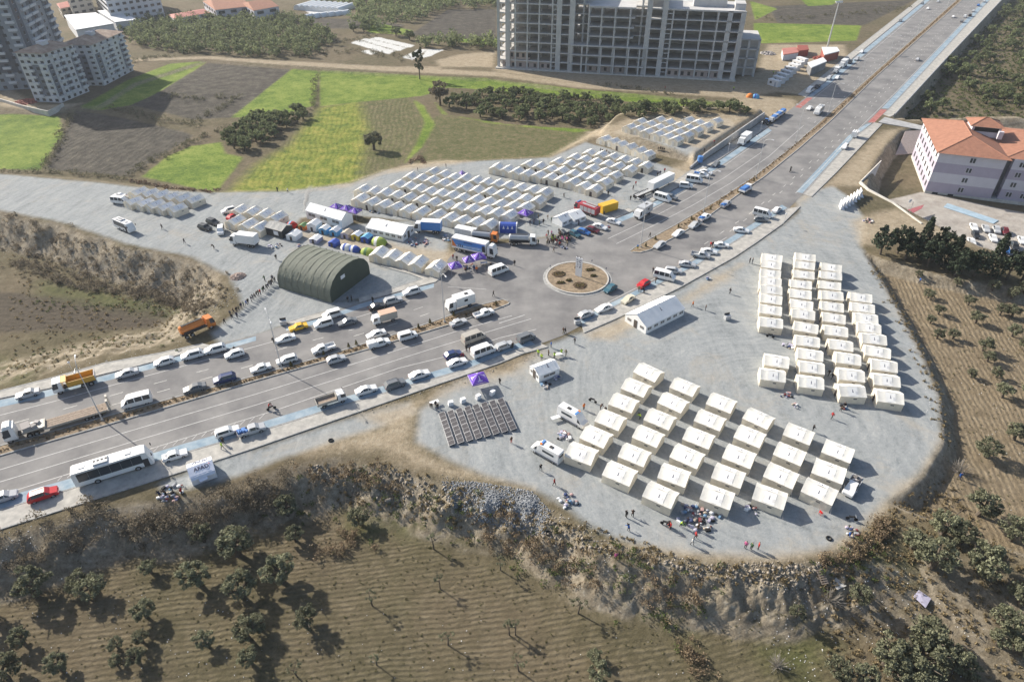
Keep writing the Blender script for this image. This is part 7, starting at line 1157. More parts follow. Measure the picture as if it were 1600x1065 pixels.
def side_post(u, v, h, label): x, y = G(u, v, .1); e = empty_at('sidewalk_lamp', x, y, .1, 0, label, 'lamp'); ob('pole', MB().tube((0, 0, 0), (0, 0, h), .06, .05, 6).mesh('pole', M['galvanised'], fix=False), e); ob('lamp_head', MB().ball((0, 0, h + .18), (.26, .26, .28), 8, 6).mesh('lamp_head', M['lamp_head']), e)
for u, v, l in [(118, 588, 'short globe lamp on the upper sidewalk beside the tipper'), (1137, 240, 'short globe lamp below the retaining wall'), (1188, 205, 'short globe lamp at the wall end'), (1224, 352, 'short globe lamp by the gravel access'), (690, 440, 'short globe lamp at the corner of the beige sidewalk')]: side_post(u, v, 3.4, l)
x, y = G(1292.5, 74); fm = empty_at('floodlight_mast', x, y, 0, .3, 'tall floodlight mast on the building site', 'mast'); hm = hgt((1292.5, 74), (1306, 3)); ob('mast', MB().tube((0, 0, 0), (0, 0, hm), .45, .25, 8).mesh('mast', M['galvanised'], fix=False), fm); ob('lamp_frame', MB().box((0, 0, hm + .1), (4.6, .5, .5)).mesh('lamp_frame', M['lamp_head']), fm)
for k in range(4): ob('floodlight', MB().box((-1.7 + 1.15 * k, -.4, hm - .3), (.8, .4, .6)).mesh('floodlight', M['lamp_head']), fm)
# ---- roundabout furniture
x, y = G(903.5, 431, .3); e = empty_at('sign_tower', x, y, .3, head(903, 431, 1, .35), 'tall white information board standing on the roundabout', 'sign'); ob('board', MB().box((0, 0, 2.6), (1.75, .3, 5.2)).mesh('board', M['sign_white']), e); mk('print_dark', (.22, .22, .26), .7)
for k, (px_, pz_) in enumerate([(-.5, 4.6), (.45, 4.6), (.1, 4.3), (-.45, 3.9), (.4, 4.0), (.45, 3.4), (-.3, 3.3), (.45, 2.9), (-.4, 2.7), (.35, 2.6)]): ob('printed_mark', MB().box((px_, -.16, pz_), (.34, .02, .26), 0).mesh('printed_mark', M['print_dark']), e)
for k, s in enumerate((-.5, .35)): ob('finial', MB().box((s, 0, 5.35), (.25, .1, .3)).mesh('finial', M['black']), e)
fl = {'bed_brown': (.10, .065, .04), 'bed_yellow': (.42, .28, .04), 'bed_olive': (.13, .12, .05)}
for k, c in fl.items(): mk(k, c, .95, var=.4, scale=4, bump=.8, bscale=6)
bed = zoomed(840, 390, 13.3, [(440, 510, 1.75, 1.2), (880, 745, 1.7, 1.25), (1090, 420, 1.3, .6), (1160, 545, .9, .5), (480, 690, 1.2, .5), (650, 640, .8, .5), (830, 380, .8, .6)])
for k, (u, v, a_, b_) in enumerate(bed):
    x, y = G(u, v, .3); e = empty_at('flower_bed', x, y, .3, .2, f'curved planting bed on the roundabout island, {nth(k + 1)} in size', 'flower bed', 'roundabout planting beds'); pl = [(a_ * math.cos(t) * (1 + .1 * math.sin(5 * t + k)), b_ * 1.2 * math.sin(t) * (1 + .1 * math.cos(4 * t))) for t in np.linspace(0, 6.28, 20, endpoint=False)]; ob('soil', MB().prism(pl, 0, .12).mesh('soil', M['bed_brown']), e)
    rng = np.random.default_rng(k); C = np.stack([rng.uniform(-1, 1, 260) * a_ * .8, rng.uniform(-1, 1, 260) * b_ * .9, rng.uniform(.05, .35, 260)], 1); ob('foliage', np_mesh('foliage', *leaf_quads(C[:200], .08, rng), M['bed_olive']), e); ob('blossom', np_mesh('blossom', *leaf_quads(C[200:230] * .6, .09, rng), M['bed_yellow']), e)
for k, (u, v) in enumerate(zoomed(840, 390, 13.3, [(260, 400), (1125, 290), (1420, 450)])): x, y = G(u, v, .1); e = empty_at('marker_post', x, y, .05, 0, ['short marker post on the west rim of the roundabout', 'dark marker post behind the roundabout board', 'marker post on the east rim of the roundabout'][k], 'post'); ob('post', MB().tube((0, 0, 0), (0, 0, .9), .05, .05, 6).mesh('post', M['metal'], fix=False), e); ob('plate', MB().box((0, 0, .95), (.3, .05, .5)).mesh('plate', M['print_dark']), e)
x, y = G(996, 389, .13); e = empty_at('traffic_sign', x, y, .13, 0, 'small yellow and blue keep-side sign on the northern median tip', 'sign'); ob('post', MB().tube((0, 0, 0), (0, 0, 1.0), .04, .04, 6).mesh('post', M['metal'], fix=False), e); ob('plate', MB().box((0, -.05, 1.0), (.55, .04, .55)).mesh('plate', M['plate_blue']), e); ob('chevron', MB().box((0, -.05, .5), (.5, .05, .4)).mesh('chevron', M['c_yellow']), e)
ms = [(163, 645), (455, 571), (455, 571), (506, 554), (545, 542), (557, 538), (654, 512), (672, 504), (709, 493), (775, 476), (1009, 385), (1024, 374), (1060, 355), (1080, 343), (1110, 327), (1124, 320), (1153, 300), (1178, 283)]
for k, (u, v) in enumerate(ms): x, y = G(u, v, .13); e = empty_at('median_shrub', x, y, .1, k, f'small olive-yellow conical shrub on the median, {nth(k + 1)} from the west', 'shrub', 'median shrubs'); c_ = TREES['conifer'][k % 3]; o_ = ob('foliage', c_[1], e, mat=mat('shrub_leaf', (.13, .11, .03), .8, island=.4) if k == 0 else M.get('shrub_leaf')); o_.scale = (.45, .45, .42); M['shrub_leaf'] = o_.material_slots[0].material
# ---- solar strings
q = [np.array(G(*p)) for p in zoomed(670, 570, 7.606, [(115, 590), (870, 415), (1050, 775), (225, 985)])]; mk('solar_cell', (.035, .033, .038), .3, spec=.5, var=.1, scale=2); mk('alu', (.40, .40, .41), .4, metal=.5)
dl = ((q[3] - q[0]) + (q[2] - q[1])) / 2; LL = np.linalg.norm(dl); rz = math.atan2(dl[1], dl[0]); acr = ((q[1] - q[0]) + (q[2] - q[3])) / 2; st_ = np.linalg.norm(acr) / 7.75; pl_ = LL / 4
pm = MB().box((0, 0, 0), (pl_ * .97, st_ * .72, .05)).mesh('panel_frame', M['alu']); cm = MB().box((-pl_ * .235, 0, .03), (pl_ * .44, st_ * .66, .02)).mesh('cell_field', M['solar_cell']); cm2 = MB().box((pl_ * .235, 0, .03), (pl_ * .44, st_ * .66, .02)).mesh('cell_field', M['solar_cell'])
for k in range(8):
    c0 = q[0] + acr * (k + .36) / 7.75; e = empty_at('solar_string', c0[0], c0[1], 0, rz, f'string of four solar panels on a low rack, {nth(k + 1)} from the west', 'solar panel', 'solar panel strings')
    for i in range(4):
        p = ob('panel', pm, e, ((i + .5) * pl_, 0, .42), rot=(R(14), 0, 0)); ob('cell_field', cm, p); ob('cell_field', cm2, p)
    ob('rail', MB().box((LL / 2, st_ * .3, .25), (LL, .06, .5)).mesh('rail', M['alu']), e); ob('rail', MB().box((LL / 2, -st_ * .3, .13), (LL, .06, .26)).mesh('rail', M['alu']), e)
for k, (u, v) in enumerate(zoomed(670, 570, 7.606, [(258, 460), (403, 425), (583, 385), (752, 335)])): x, y = G(u, v, .4); e = empty_at('battery_stack', x, y, 0, rz + .2 * k, f'white stacked battery cases beside the solar panels, {nth(k + 1)} from the west', 'battery', 'battery stacks'); [ob('case', MB().box((.05 * i, .03 * i, .2 + .36 * i), (.75, .95, .33)).mesh('case', M['sign_white']), e) for i in range(3)]
# ---- people
SKIN = mat('skin', (.42, .27, .19), .7); HAIR = mat('hair', (.025, .02, .017), .8); SHOE = mat('shoe', (.03, .03, .03), .8)
def person_mesh(pose):
    me = bpy.data.meshes.new('person'); J = {}
    st, ln, ar, by = {'stand': (0, 0, .05, 0), 'walk': (.24, .04, .22, 0), 'bend': (.1, .55, .35, 0), 'wide': (.05, .0, .3, .12), 'carry': (.12, .06, .4, .05)}[pose]
    hip = (0, 0, .92); ch = (ln * .55, 0, 1.32 - .2 * ln); nk = (ln * .78, 0, 1.48 - .34 * ln); hd = (ln * .92, 0, 1.56 - .38 * ln); tp = (ln * 1.0, 0, 1.72 - .45 * ln)
    v = [hip, ch, nk, hd, tp]; r = [(.15, .17), (.16, .20), (.055, .055), (.10, .09), (.075, .07)]; e = [(0, 1), (1, 2), (2, 3), (3, 4)]
    for s in (-1, 1):
        b = len(v); f = st * s; v += [(0, s * .10, .84), (f * .6, s * (.11 + by * .4), .48), (f * .9 - .03, s * (.11 + by), .09), (f * .9 + .15, s * (.12 + by), .05)]; r += [(.105, .10), (.075, .07), (.05, .05), (.04, .045)]; e += [(0, b), (b, b + 1), (b + 1, b + 2), (b + 2, b + 3)]
        b = len(v); g = -ar * s if pose == 'walk' else ar; v += [(ch[0], s * .22, ch[2] + .07), (ch[0] + g * .4, s * .27, ch[2] - .22), (ch[0] + g, s * .25, ch[2] - .45 + abs(g) * .25), (ch[0] + g * 1.15, s * .25, ch[2] - .55 + abs(g) * .3)]; r += [(.075, .075), (.055, .055), (.042, .042), (.045, .03)]; e += [(1, b), (b, b + 1), (b + 1, b + 2), (b + 2, b + 3)]
    me.from_pydata(v, e, []); o = bpy.data.objects.new('tmp', me); COL.objects.link(o); m = o.modifiers.new('s', 'SKIN'); m.use_smooth_shade = True
    for i, sv in enumerate(me.skin_vertices[0].data): sv.radius = r[i]; sv.use_root = i == 0
    o.modifiers.new('d', 'SUBSURF').levels = 1; dg = bpy.context.evaluated_depsgraph_get(); res = bpy.data.meshes.new_from_object(o.evaluated_get(dg)); bpy.data.objects.remove(o); res.name = 'person'; res.materials.clear()
    for k in ('canvas', 'canvas', 'canvas', 'canvas', 'canvas'): res.materials.append(M[k])
    nkz = nk[2] + .01
    for p in res.polygons:
        c = p.center; top = hd[2] + .06; k = 0
        if c.z > nkz - .02: k = 3 if (c.z > top or c.x < hd[0] - .03) else 2
        elif c.z < .13: k = 4
        elif c.z < .86: k = 1 if abs(c.y) < .21 + by and c.z < .83 - (.15 if abs(c.y) > .19 else 0) else (2 if c.z < ch[2] - .48 else 0)
        p.material_index = k
    return res
PM = {k: person_mesh(k) for k in ('stand', 'walk', 'bend', 'wide', 'carry')}
CL = {k: mat('cloth_' + k, c, .85, var=.1, scale=6) for k, c in {'black': (.018, .018, .02), 'navy': (.025, .03, .07), 'grey': (.11, .11, .12), 'brown': (.10, .06, .04), 'red': (.38, .03, .03), 'blue': (.03, .12, .40), 'lime': (.42, .62, .06), 'white': (.6, .6, .58), 'orange': (.60, .16, .03), 'pink': (.55, .12, .28), 'khaki': (.20, .17, .11), 'green': (.06, .12, .06)}.items()}
def person(u, v, jacket, trousers, label, pose='stand', rz=None, group='people around the camp', world=None):
    x, y, z = world or P(u, v); o = ob('person', PM[pose], None, (x, y, z if abs(z) > .3 else (.15 if world is None and z == 0 else .03)), random.uniform(0, 6.28) if rz is None else rz, mat={0: CL[jacket], 1: CL[trousers], 2: SKIN, 3: HAIR, 4: SHOE}); k = random.uniform(.95, 1.06); o.scale = (k, k, k); tag(o, label, 'person', group)
CN = {'black': 'black', 'navy': 'navy', 'grey': 'grey', 'brown': 'brown', 'red': 'red', 'blue': 'blue', 'lime': 'high-visibility yellow', 'white': 'white', 'orange': 'orange', 'pink': 'pink', 'khaki': 'khaki', 'green': 'dark green'}
dark = ['black', 'black', 'navy', 'grey', 'brown', 'black', 'khaki', 'navy', 'green']; tr_ = ['black', 'navy', 'grey', 'black', 'navy']
qu = [(352, 507), (363, 499), (371, 497), (361, 494), (366, 490), (370, 488), (374, 486), (378, 483), (382, 480), (386, 478), (389, 475), (393, 472), (396, 469), (399, 466), (402, 464), (405, 462), (408, 460), (411, 457), (414, 455), (417, 452), (420, 450), (424, 447), (427, 444), (430, 441), (421, 446), (426, 439), (414, 440)]
for k, (u, v) in enumerate(qu): j = dark[k % 9] if k not in (9, 16) else ('blue' if k == 9 else 'red'); person(u + random.uniform(-.6, .6), v + random.uniform(-.8, .8), j, tr_[k % 5], f'person in {CN[j]} in the queue towards the hangar, {nth(k + 1)} from its tail', random.choice(['stand', 'stand', 'wide', 'walk']), group='queue by the green hangar')
n = 0
for k in range(46):
    u = random.gauss(868, 13); v = 377 + (u - 868) * -.05 + random.gauss(0, 5.5)
    if v < 364 or v > 393: v = random.uniform(370, 388)
    j = random.choice(dark + ['red', 'pink', 'brown', 'lime', 'white']); n += 1; person(u, v, j, tr_[k % 5], f'person in {CN[j]} in the crowd by the tanker, {nth(n)} from its edge', random.choice(['stand', 'walk', 'wide', 'carry']), group='crowd between tanker and parked cars')
PL = [(428, 536, 'black', 'black', 'walk', 'man in black walking on the upper lane by a white saloon'), (848, 697, 'brown', 'navy', 'stand', 'person near the lower ambulance on the open gravel'), (799, 692, 'brown', 'red', 'stand', 'person standing at the corner of the solar panels'), (781, 600, 'black', 'black', 'stand', 'person in black east of the purple gazebo by the panels'), (674, 637, 'brown', 'black', 'bend', 'stooping person at the white table west of the panels'), (681, 636, 'black', 'black', 'stand', 'person in black beside the white table west of the panels'), (684, 640, 'black', 'navy', 'stand', 'second person in black beside the white table'), (348, 701, 'lime', 'navy', 'walk', 'person in a yellow vest on the lower sidewalk'), (350, 694, 'black', 'black', 'stand', 'person in black beside the yellow vest wearer'), (880, 521, 'brown', 'khaki', 'walk', 'person in brown at the lot entrance, one of two walking'), (883, 521, 'black', 'black', 'walk', 'person in black at the lot entrance, one of two walking'), (898, 537, 'black', 'grey', 'carry', 'person in black carrying things on the open gravel'),
      (861, 543, 'blue', 'navy', 'stand', 'person in bright blue by the single cream tent'), (841, 556, 'lime', 'navy', 'stand', 'person in a yellow vest by the single cream tent, westernmost of four'), (846, 562, 'lime', 'black', 'stand', 'person in a yellow vest closest to the single cream tent'), (866, 560, 'lime', 'black', 'bend', 'person in a yellow vest behind the single cream tent'), (877, 555, 'lime', 'navy', 'wide', 'person in a yellow vest by the white table, easternmost of four'), (884, 556, 'khaki', 'khaki', 'walk', 'person in khaki east of the vest wearers'), (857, 556, 'brown', 'black', 'stand', 'person in brown among the vest wearers'), (1140, 459, 'black', 'black', 'walk', 'person in a long black coat on the gravel by the tent files'), (1082, 479, 'orange', 'brown', 'walk', 'person in orange east of the long windowed tent'), (1102, 485, 'brown', 'navy', 'stand', 'small figure east of the person in orange'), (1171, 411, 'black', 'black', 'stand', 'person in black by the first tent file, west one of two'), (1175, 412, 'black', 'navy', 'stand', 'person in black by the first tent file, east one of two'),
      (1269, 674, 'black', 'grey', 'carry', 'person in black between the two tent blocks'), (1299, 654, 'maroon' if False else 'red', 'black', 'walk', 'person in dark red between the two tent blocks'), (1313, 642, 'brown', 'black', 'bend', 'person with bags beside the lowest tents of the eastern block'), (1318, 638, 'black', 'black', 'stand', 'person in black beside the lowest tents of the eastern block'), (1294, 587, 'black', 'black', 'walk', 'person in black between tent files, west of a pair'), (1299, 592, 'black', 'navy', 'walk', 'person in black between tent files, east of a pair'), (1000, 655, 'lime', 'navy', 'bend', 'person in a yellow vest among the southern tents'), (945, 646, 'black', 'black', 'stand', 'person in black beside the third tent of the first file'), (938, 640, 'brown', 'black', 'bend', 'person in brown by the motorcycle near the tents'), (912, 640, 'orange', 'black', 'stand', 'person with an orange sheet by the upper ambulance'),
      (866, 758, 'red', 'black', 'walk', 'child in red near the stone heap'), (845, 735, 'black', 'grey', 'walk', 'person in black near the lower ambulance'), (982, 829, 'blue', 'navy', 'bend', 'person in blue stooping near the bank edge'), (988, 807, 'brown', 'black', 'carry', 'person in brown by a stack near the bank'), (978, 808, 'black', 'black', 'stand', 'small figure in black near the bank'), (1047, 826, 'red', 'black', 'carry', 'person in red at the pile of belongings'), (1041, 822, 'black', 'grey', 'bend', 'person in black at the motorcycle by the belongings'), (1063, 822, 'lime', 'black', 'bend', 'person in a yellow top at the pile of belongings'), (1086, 841, 'red', 'black', 'walk', 'person in dark red below the pile of belongings'), (1081, 851, 'white', 'grey', 'walk', 'person in white below the pile of belongings'), (1164, 856, 'pink', 'black', 'stand', 'child in pink near the bank, first of three'), (1173, 858, 'green', 'black', 'stand', 'person in dark green near the bank, middle of three'), (1184, 858, 'red', 'black', 'stand', 'person in red near the bank, last of three'), (1100, 820, 'grey', 'black', 'bend', 'person in grey sorting belongings'), (1072, 820, 'navy', 'black', 'bend', 'person in navy sorting belongings'), (1090, 828, 'brown', 'black', 'wide', 'person in brown sorting belongings'),
      (254, 358, 'black', 'black', 'walk', 'person in black alone on the western gravel, west one'), (289, 381, 'black', 'navy', 'walk', 'person in black alone on the western gravel, east one'), (335, 389, 'brown', 'black', 'bend', 'small figure in brown on the western gravel'), (804, 415, 'black', 'black', 'stand', 'person in black east of the white truck cab'), (865, 394, 'brown', 'khaki', 'walk', 'person in brown alone on the road above the roundabout'), (1015, 371, 'black', 'black', 'walk', 'person in black crossing the northern median'), (1020, 426, 'black', 'navy', 'stand', 'person in black by the white minibus east of the roundabout'), (1024, 442, 'brown', 'black', 'stand', 'person in brown behind the red hatchback'), (1006, 458, 'black', 'black', 'bend', 'stooping person in black on the blue lane'), (998, 456, 'khaki', 'brown', 'stand', 'person in khaki on the blue lane, west of a pair'), (1001, 456, 'red', 'navy', 'stand', 'person in red on the blue lane, east of a pair'), (1110, 386, 'red', 'black', 'stand', 'person in red at the boot of the old white saloon'), (1113, 386, 'black', 'black', 'stand', 'person in black at the boot of the old white saloon'),
      (729, 549, 'black', 'black', 'stand', 'person in black between the two minibuses and cars'), (724, 558, 'red', 'navy', 'bend', 'person in red between the parked cars'), (735, 552, 'brown', 'black', 'stand', 'person in brown beside the kerb minibus'), (801, 544, 'black', 'black', 'stand', 'person in black between silver estate and dark van'), (583, 473, 'black', 'black', 'stand', 'person in black by the black saloon'), (544, 472, 'black', 'grey', 'stand', 'person in black at the hangar corner, west one'), (550, 471, 'black', 'black', 'stand', 'person in black at the hangar corner, east one'), (771, 463, 'black', 'black', 'walk', 'person in black on the median tip by the camper'), (708, 405, 'red', 'navy', 'stand', 'person in red by the first gazebo'), (714, 408, 'black', 'black', 'stand', 'person in black by the first gazebo'), (728, 425, 'brown', 'black', 'bend', 'person at the tables under the gazebos'), (745, 425, 'orange', 'black', 'stand', 'person in orange under the gazebos'), (767, 419, 'black', 'black', 'stand', 'person in black beside the white lettered van'), (432, 406, 'black', 'black', 'stand', 'person in black at the rear of the hangar'),
      (450, 301, 'white', 'black', 'walk', 'person in white near the green field edge'), (434, 300, 'black', 'black', 'stand', 'person in black near the green field edge'), (697, 262, 'black', 'black', 'stand', 'person in black beyond the northern tents, east one'), (653, 268, 'black', 'black', 'stand', 'person in black beyond the northern tents, west one'), (881, 309, 'brown', 'black', 'walk', 'person in brown on the lane between the tent blocks'), (993, 290, 'red', 'black', 'walk', 'person in red beside the eastern tents'), (989, 297, 'black', 'black', 'walk', 'person in black beside the trailer frame'), (1027, 276, 'black', 'black', 'stand', 'person in black by the long white trailer, west of pair'), (1031, 274, 'navy', 'black', 'stand', 'person in navy by the long white trailer, east of pair'), (1038, 270, 'red', 'black', 'stand', 'person in red by the long white trailer'), (985, 313, 'black', 'black', 'stand', 'person in black by the sidewalk below the trailer frame'), (992, 313, 'black', 'navy', 'stand', 'second person in black by the sidewalk below the trailer frame'), (950, 306, 'black', 'black', 'stand', 'person in black at the corner tent of the eastern block'), (1100, 238, 'black', 'black', 'stand', 'person in black on the terrace edge'), (1116, 224, 'red', 'black', 'bend', 'person in red on the rubble slope of the terrace'), (1039, 140, 'red', 'black', 'walk', 'person in red on the dirt track by the concrete frame'), (1146, 141, 'lime', 'black', 'stand', 'person in a yellow vest at the building site'), (1208, 116, 'lime', 'black', 'stand', 'worker in a yellow vest by the white cabins, west one'), (1221, 119, 'lime', 'navy', 'stand', 'worker in a yellow vest by the white cabins, east one'),
      (1498, 748, 'blue', 'navy', 'walk', 'person in blue by the branch heap in the eastern field'), (1436, 442, 'blue', 'navy', 'walk', 'person in blue in the ploughed eastern field'), (285, 772, 'red', 'black', 'stand', 'person in red by the lettered tent'), (252, 777, 'navy', 'navy', 'bend', 'person in navy at the belongings below the coach, west one'), (260, 774, 'maroon' if False else 'brown', 'black', 'bend', 'person in brown at the belongings below the coach'), (270, 767, 'black', 'black', 'bend', 'person in black at the belongings below the coach, east one'), (962, 873, 'pink', 'black', 'walk', 'person in pink climbing the stony bank'), (1326, 838, 'blue', 'navy', 'bend', 'person in blue at the clothes on the bank corner'), (19, 682, 'lime', 'black', 'stand', 'person in a yellow vest at the lowbed cab'), (368, 551, 'black', 'black', 'stand', 'person in black at the open door of a white hatchback')]
for t in PL: person(t[0], t[1], t[2], t[3], t[5], t[4])
for k, (u, v) in enumerate([(1028, 236), (1031, 236), (1034, 237), (1037, 238), (984, 208), (980, 207)] + [(938 + 3.2 * i, 238 + .9 * i + (i % 3)) for i in range(8)] + [(843, 352), (849, 350), (856, 343), (862, 347), (828, 352), (834, 350), (841, 342), (904, 352), (900, 346), (944, 337)]): j = random.choice(dark); person(u, v, j, 'black', f'person in {CN[j]} standing between the northern tents, {nth(k + 1)} counted', random.choice(['stand', 'wide']), group='people between the northern tents')
# ---- piles of belongings
mk('bag_mix', (.42, .40, .42), .85, island=.65)
for k_, c_ in {'b_navy': (.05, .07, .16), 'b_wine': (.22, .06, .06), 'b_rose': (.45, .30, .28), 'b_sky': (.16, .27, .40)}.items(): mk(k_, c_, .85, var=.2, scale=4)
COLS = [M[k] for k in ('b_navy', 'c_lilac', 'b_wine', 'canvas_white', 'b_sky', 'c_grey', 'c_beige', 'b_rose', 'black', 'c_grey', 'canvas_white', 'c_lilac')]
def bundles(u, v, r, n, label, h=.5, name='belongings_pile'):
    x, y, z = P(u, v); e = empty_at(name, x, y, max(z, 0.02) if abs(z) < .3 else z, 0, label, 'pile'); rng = np.random.default_rng(int(u * 7 + v))
    for k in range(n):
        a_ = rng.uniform(0, 6.28); q = r * math.sqrt(rng.uniform(0, 1)); c = (q * math.cos(a_), q * math.sin(a_), .12 + h * (1 - q / r) * rng.uniform(0, 1)); s = rng.uniform(.16, .42)
        if rng.uniform() < .6: me_ = MB().ball(c, (s, s * rng.uniform(.6, 1), s * .6), 7, 5).mesh('bag', COLS[rng.integers(12)])
        else: me_ = MB().box(c, (s * 2, s * 1.3, s), rng.uniform(0, 3), top=(.9, .85)).mesh('box', COLS[rng.integers(12)])
        ob('bag' if 'bag' in me_.name else 'box', me_, e)
for t in [(1085, 808, 3.0, 60, 'large pile of clothes and bags between two front tents'), (1120, 800, 1.2, 14, 'bags heaped against the fourth front tent'), (882, 682, 1.5, 24, 'bags and boxes between the two ambulances'), (888, 783, 1.8, 22, 'household goods on the bank edge by the stone heap'), (270, 770, 2.2, 30, 'bundles on the ground beside the lettered tent'), (853, 602, .9, 8, 'blue bundles beside the single cream tent, front'), (872, 592, .9, 8, 'blue and white bundles beside the single cream tent, rear'), (1176, 798, 1.1, 10, 'mattresses and bags by the fifth front tent'), (1228, 618, 1.2, 12, 'bags beside the lower pair of eastern tents'), (1232, 540, 1.3, 14, 'bags at the end of the first eastern file'), (1255, 576, 1.0, 9, 'green and blue bags between eastern tents'), (1333, 832, 1.2, 14, 'clothes spread over the bank corner'), (590, 327, 3.0, 40, 'cart loads and bags in front of the northern block'), (655, 378, 3.2, 40, 'cardboard boxes and goods behind the blue truck'), (620, 362, 1.6, 14, 'red and white bundles beside the windowed tent'), (700, 372, 2.0, 18, 'crates beside the blue trailer'), (735, 418, 2.0, 22, 'food tables and crates under the gazebos'), (880, 388, 1.0, 6, 'bags at the crowd edge'), (1244, 635, .8, 7, 'small bag heap below the eastern tents'), (430, 385, 1.8, 16, 'orange and beige bundles beside the dark shelter'), (470, 385, 1.0, 8, 'sacks beside the hangar corner'), (1355, 345, 1.6, 22, 'white sacks beside the wall panels'), (1105, 436, .8, 5, 'white sacks on the sandy patch'), (950, 355, .6, 5, 'bags beside the parked saloon'), (1318, 636, .7, 7, 'bags beside the lowest eastern tents'), (945, 240, 1.6, 16, 'goods between tents behind the eastern block')]: bundles(*t)
for k, (u, v) in enumerate([(1313, 325), (1318, 322), (1323, 319), (1328, 316), (1333, 313), (1338, 309), (1343, 306)]): x, y, z = P(u, v); e = empty_at('wall_segment', x, y, z, head(u, v, .35, 1), f'white precast wall segment leaning in a row, {nth(k + 1)} from the west', 'wall', 'precast wall segments'); ob('panel', MB().box((0, 0, 1.1), (3.0, .5, 2.2), top=(1, .5)).mesh('panel', M['sign_white']), e); ob('foot', MB().box((0, .4, .12), (3.0, 1.1, .24)).mesh('foot', M['sign_white']), e)
# ---- motorcycles, bins, furniture
bk = [('frame', MB().tube((-.3, 0, .55), (.35, 0, .75), .07, .06, 6).box((-.2, 0, .78), (.7, .26, .14)).box((.25, 0, .82), (.4, .3, .22), top=(.7, .7)).mesh('frame', M['black']), [], 'paint')] + [('wheel', MB().tube((x_, -.05, .3), (x_, .05, .3), .3, .3, 12).mesh('wheel', M['tyre']), [], None) for x_ in (-.62, .62)] + [('handlebar', MB().tube((.42, -.35, 1.05), (.42, .35, 1.05), .025, .025, 5).tube((.42, 0, 1.05), (.62, 0, .35), .035, .035, 5).mesh('handlebar', M['metal'], fix=False), [], None)]
for u, v, d, l in [(926, 628, (1, .4), 'dark motorcycle near the upper ambulance'), (1203, 527, (1, .2), 'dark motorcycle at the foot of the first eastern file'), (1040, 820, (1, .3), 'dark motorcycle by the pile of belongings'), (545, 325, (1, -.2), 'motorcycle behind the purple canopies'), (1330, 812, (1, .2), 'motorcycle at the southeastern bank')]: x, y, z = P(u, v); place(bk, 'motorcycle', l, 'motorcycle', (x, y, .03), head(u, v, *d), 'motorcycles')
for u, v, l, c in [(424, 638, 'motorcycle with a rider in red on the lower lanes', 'red'), (1235, 267, 'motorcycle with a rider on the outbound lanes', 'black')]:
    x, y = G(u, v, .3); rz = road_dir(x, y); place(bk, 'motorcycle', l, 'motorcycle', (x, y, .04), rz, 'motorcycles'); person(0, 0, c, 'black', 'rider in ' + c + ' on the moving motorcycle', 'bend', rz, world=(x - .35 * math.cos(rz), y - .35 * math.sin(rz), .36))
for u, v, l in [(443, 505, 'grey street bin with open lid near the taxi'), (902, 504, 'grey street bin at the sidewalk end'), (1136, 497, 'white bin on the open gravel')]: x, y = G(u, v, .3); e = empty_at('street_bin', x, y, .02, .3, l, 'bin'); ob('body', MB().box((0, 0, .55), (1.3, .9, 1.0), top=(1.1, 1.1)).mesh('body', M['silver']), e); ob('lid', MB().box((0, .35, 1.25), (1.35, .1, .6)).mesh('lid', M['chassis']), e); [ob('wheel', MB().tube((a_, -.35, .1), (a_, -.3, .1), .1, .1, 8).mesh('wheel', M['tyre']), e) for a_ in (-.5, .5)]
def table(u, v, rz, label): x, y, z = P(u, v); e = empty_at('table', x, y, .02, rz, label, 'table'); ob('top', MB().box((0, 0, .74), (1.8, .8, .06)).mesh('top', M['sign_white']), e); [ob('leg', MB().tube((a_, b_, 0), (a_, b_, .72), .03, .03, 4).mesh('leg', M['metal'], fix=False), e) for a_ in (-.8, .8) for b_ in (-.32, .32)]
table(679, 632, .5, 'white table west of the solar panels'); table(868, 656, .4, 'white table beside the upper ambulance'); table(872, 557, .3, 'white table behind the single cream tent'); table(756, 414, .2, 'white table under the gazebos')
x, y, z = P(1082 + 200, 803); e = empty_at('chair', x, y, .02, 2.0, 'dark red plastic chair before the last front tent', 'chair'); ob('seat', MB().box((0, 0, .43), (.45, .45, .05)).mesh('seat', M['red']), e); ob('backrest', MB().box((0, .22, .7), (.45, .05, .5)).mesh('backrest', M['red']), e); [ob('leg', MB().box((a_, b_, .21), (.05, .05, .42)).mesh('leg', M['red']), e) for a_ in (-.2, .2) for b_ in (-.2, .2)]
x, y, z = P(1118, 264 - 6); e = empty_at('water_tank', *G(1093.5, 252, 1.2), 1.0, 0, 'blue water tank by the retaining wall end', 'tank'); ob('tank', MB().tube((0, 0, 0), (0, 0, 2.0), .95, .95, 14).mesh('tank', M['plate_blue']), e); ob('lid', MB().tube((0, 0, 2.0), (0, 0, 2.2), .4, .4, 10).mesh('lid', M['plate_blue']), e)
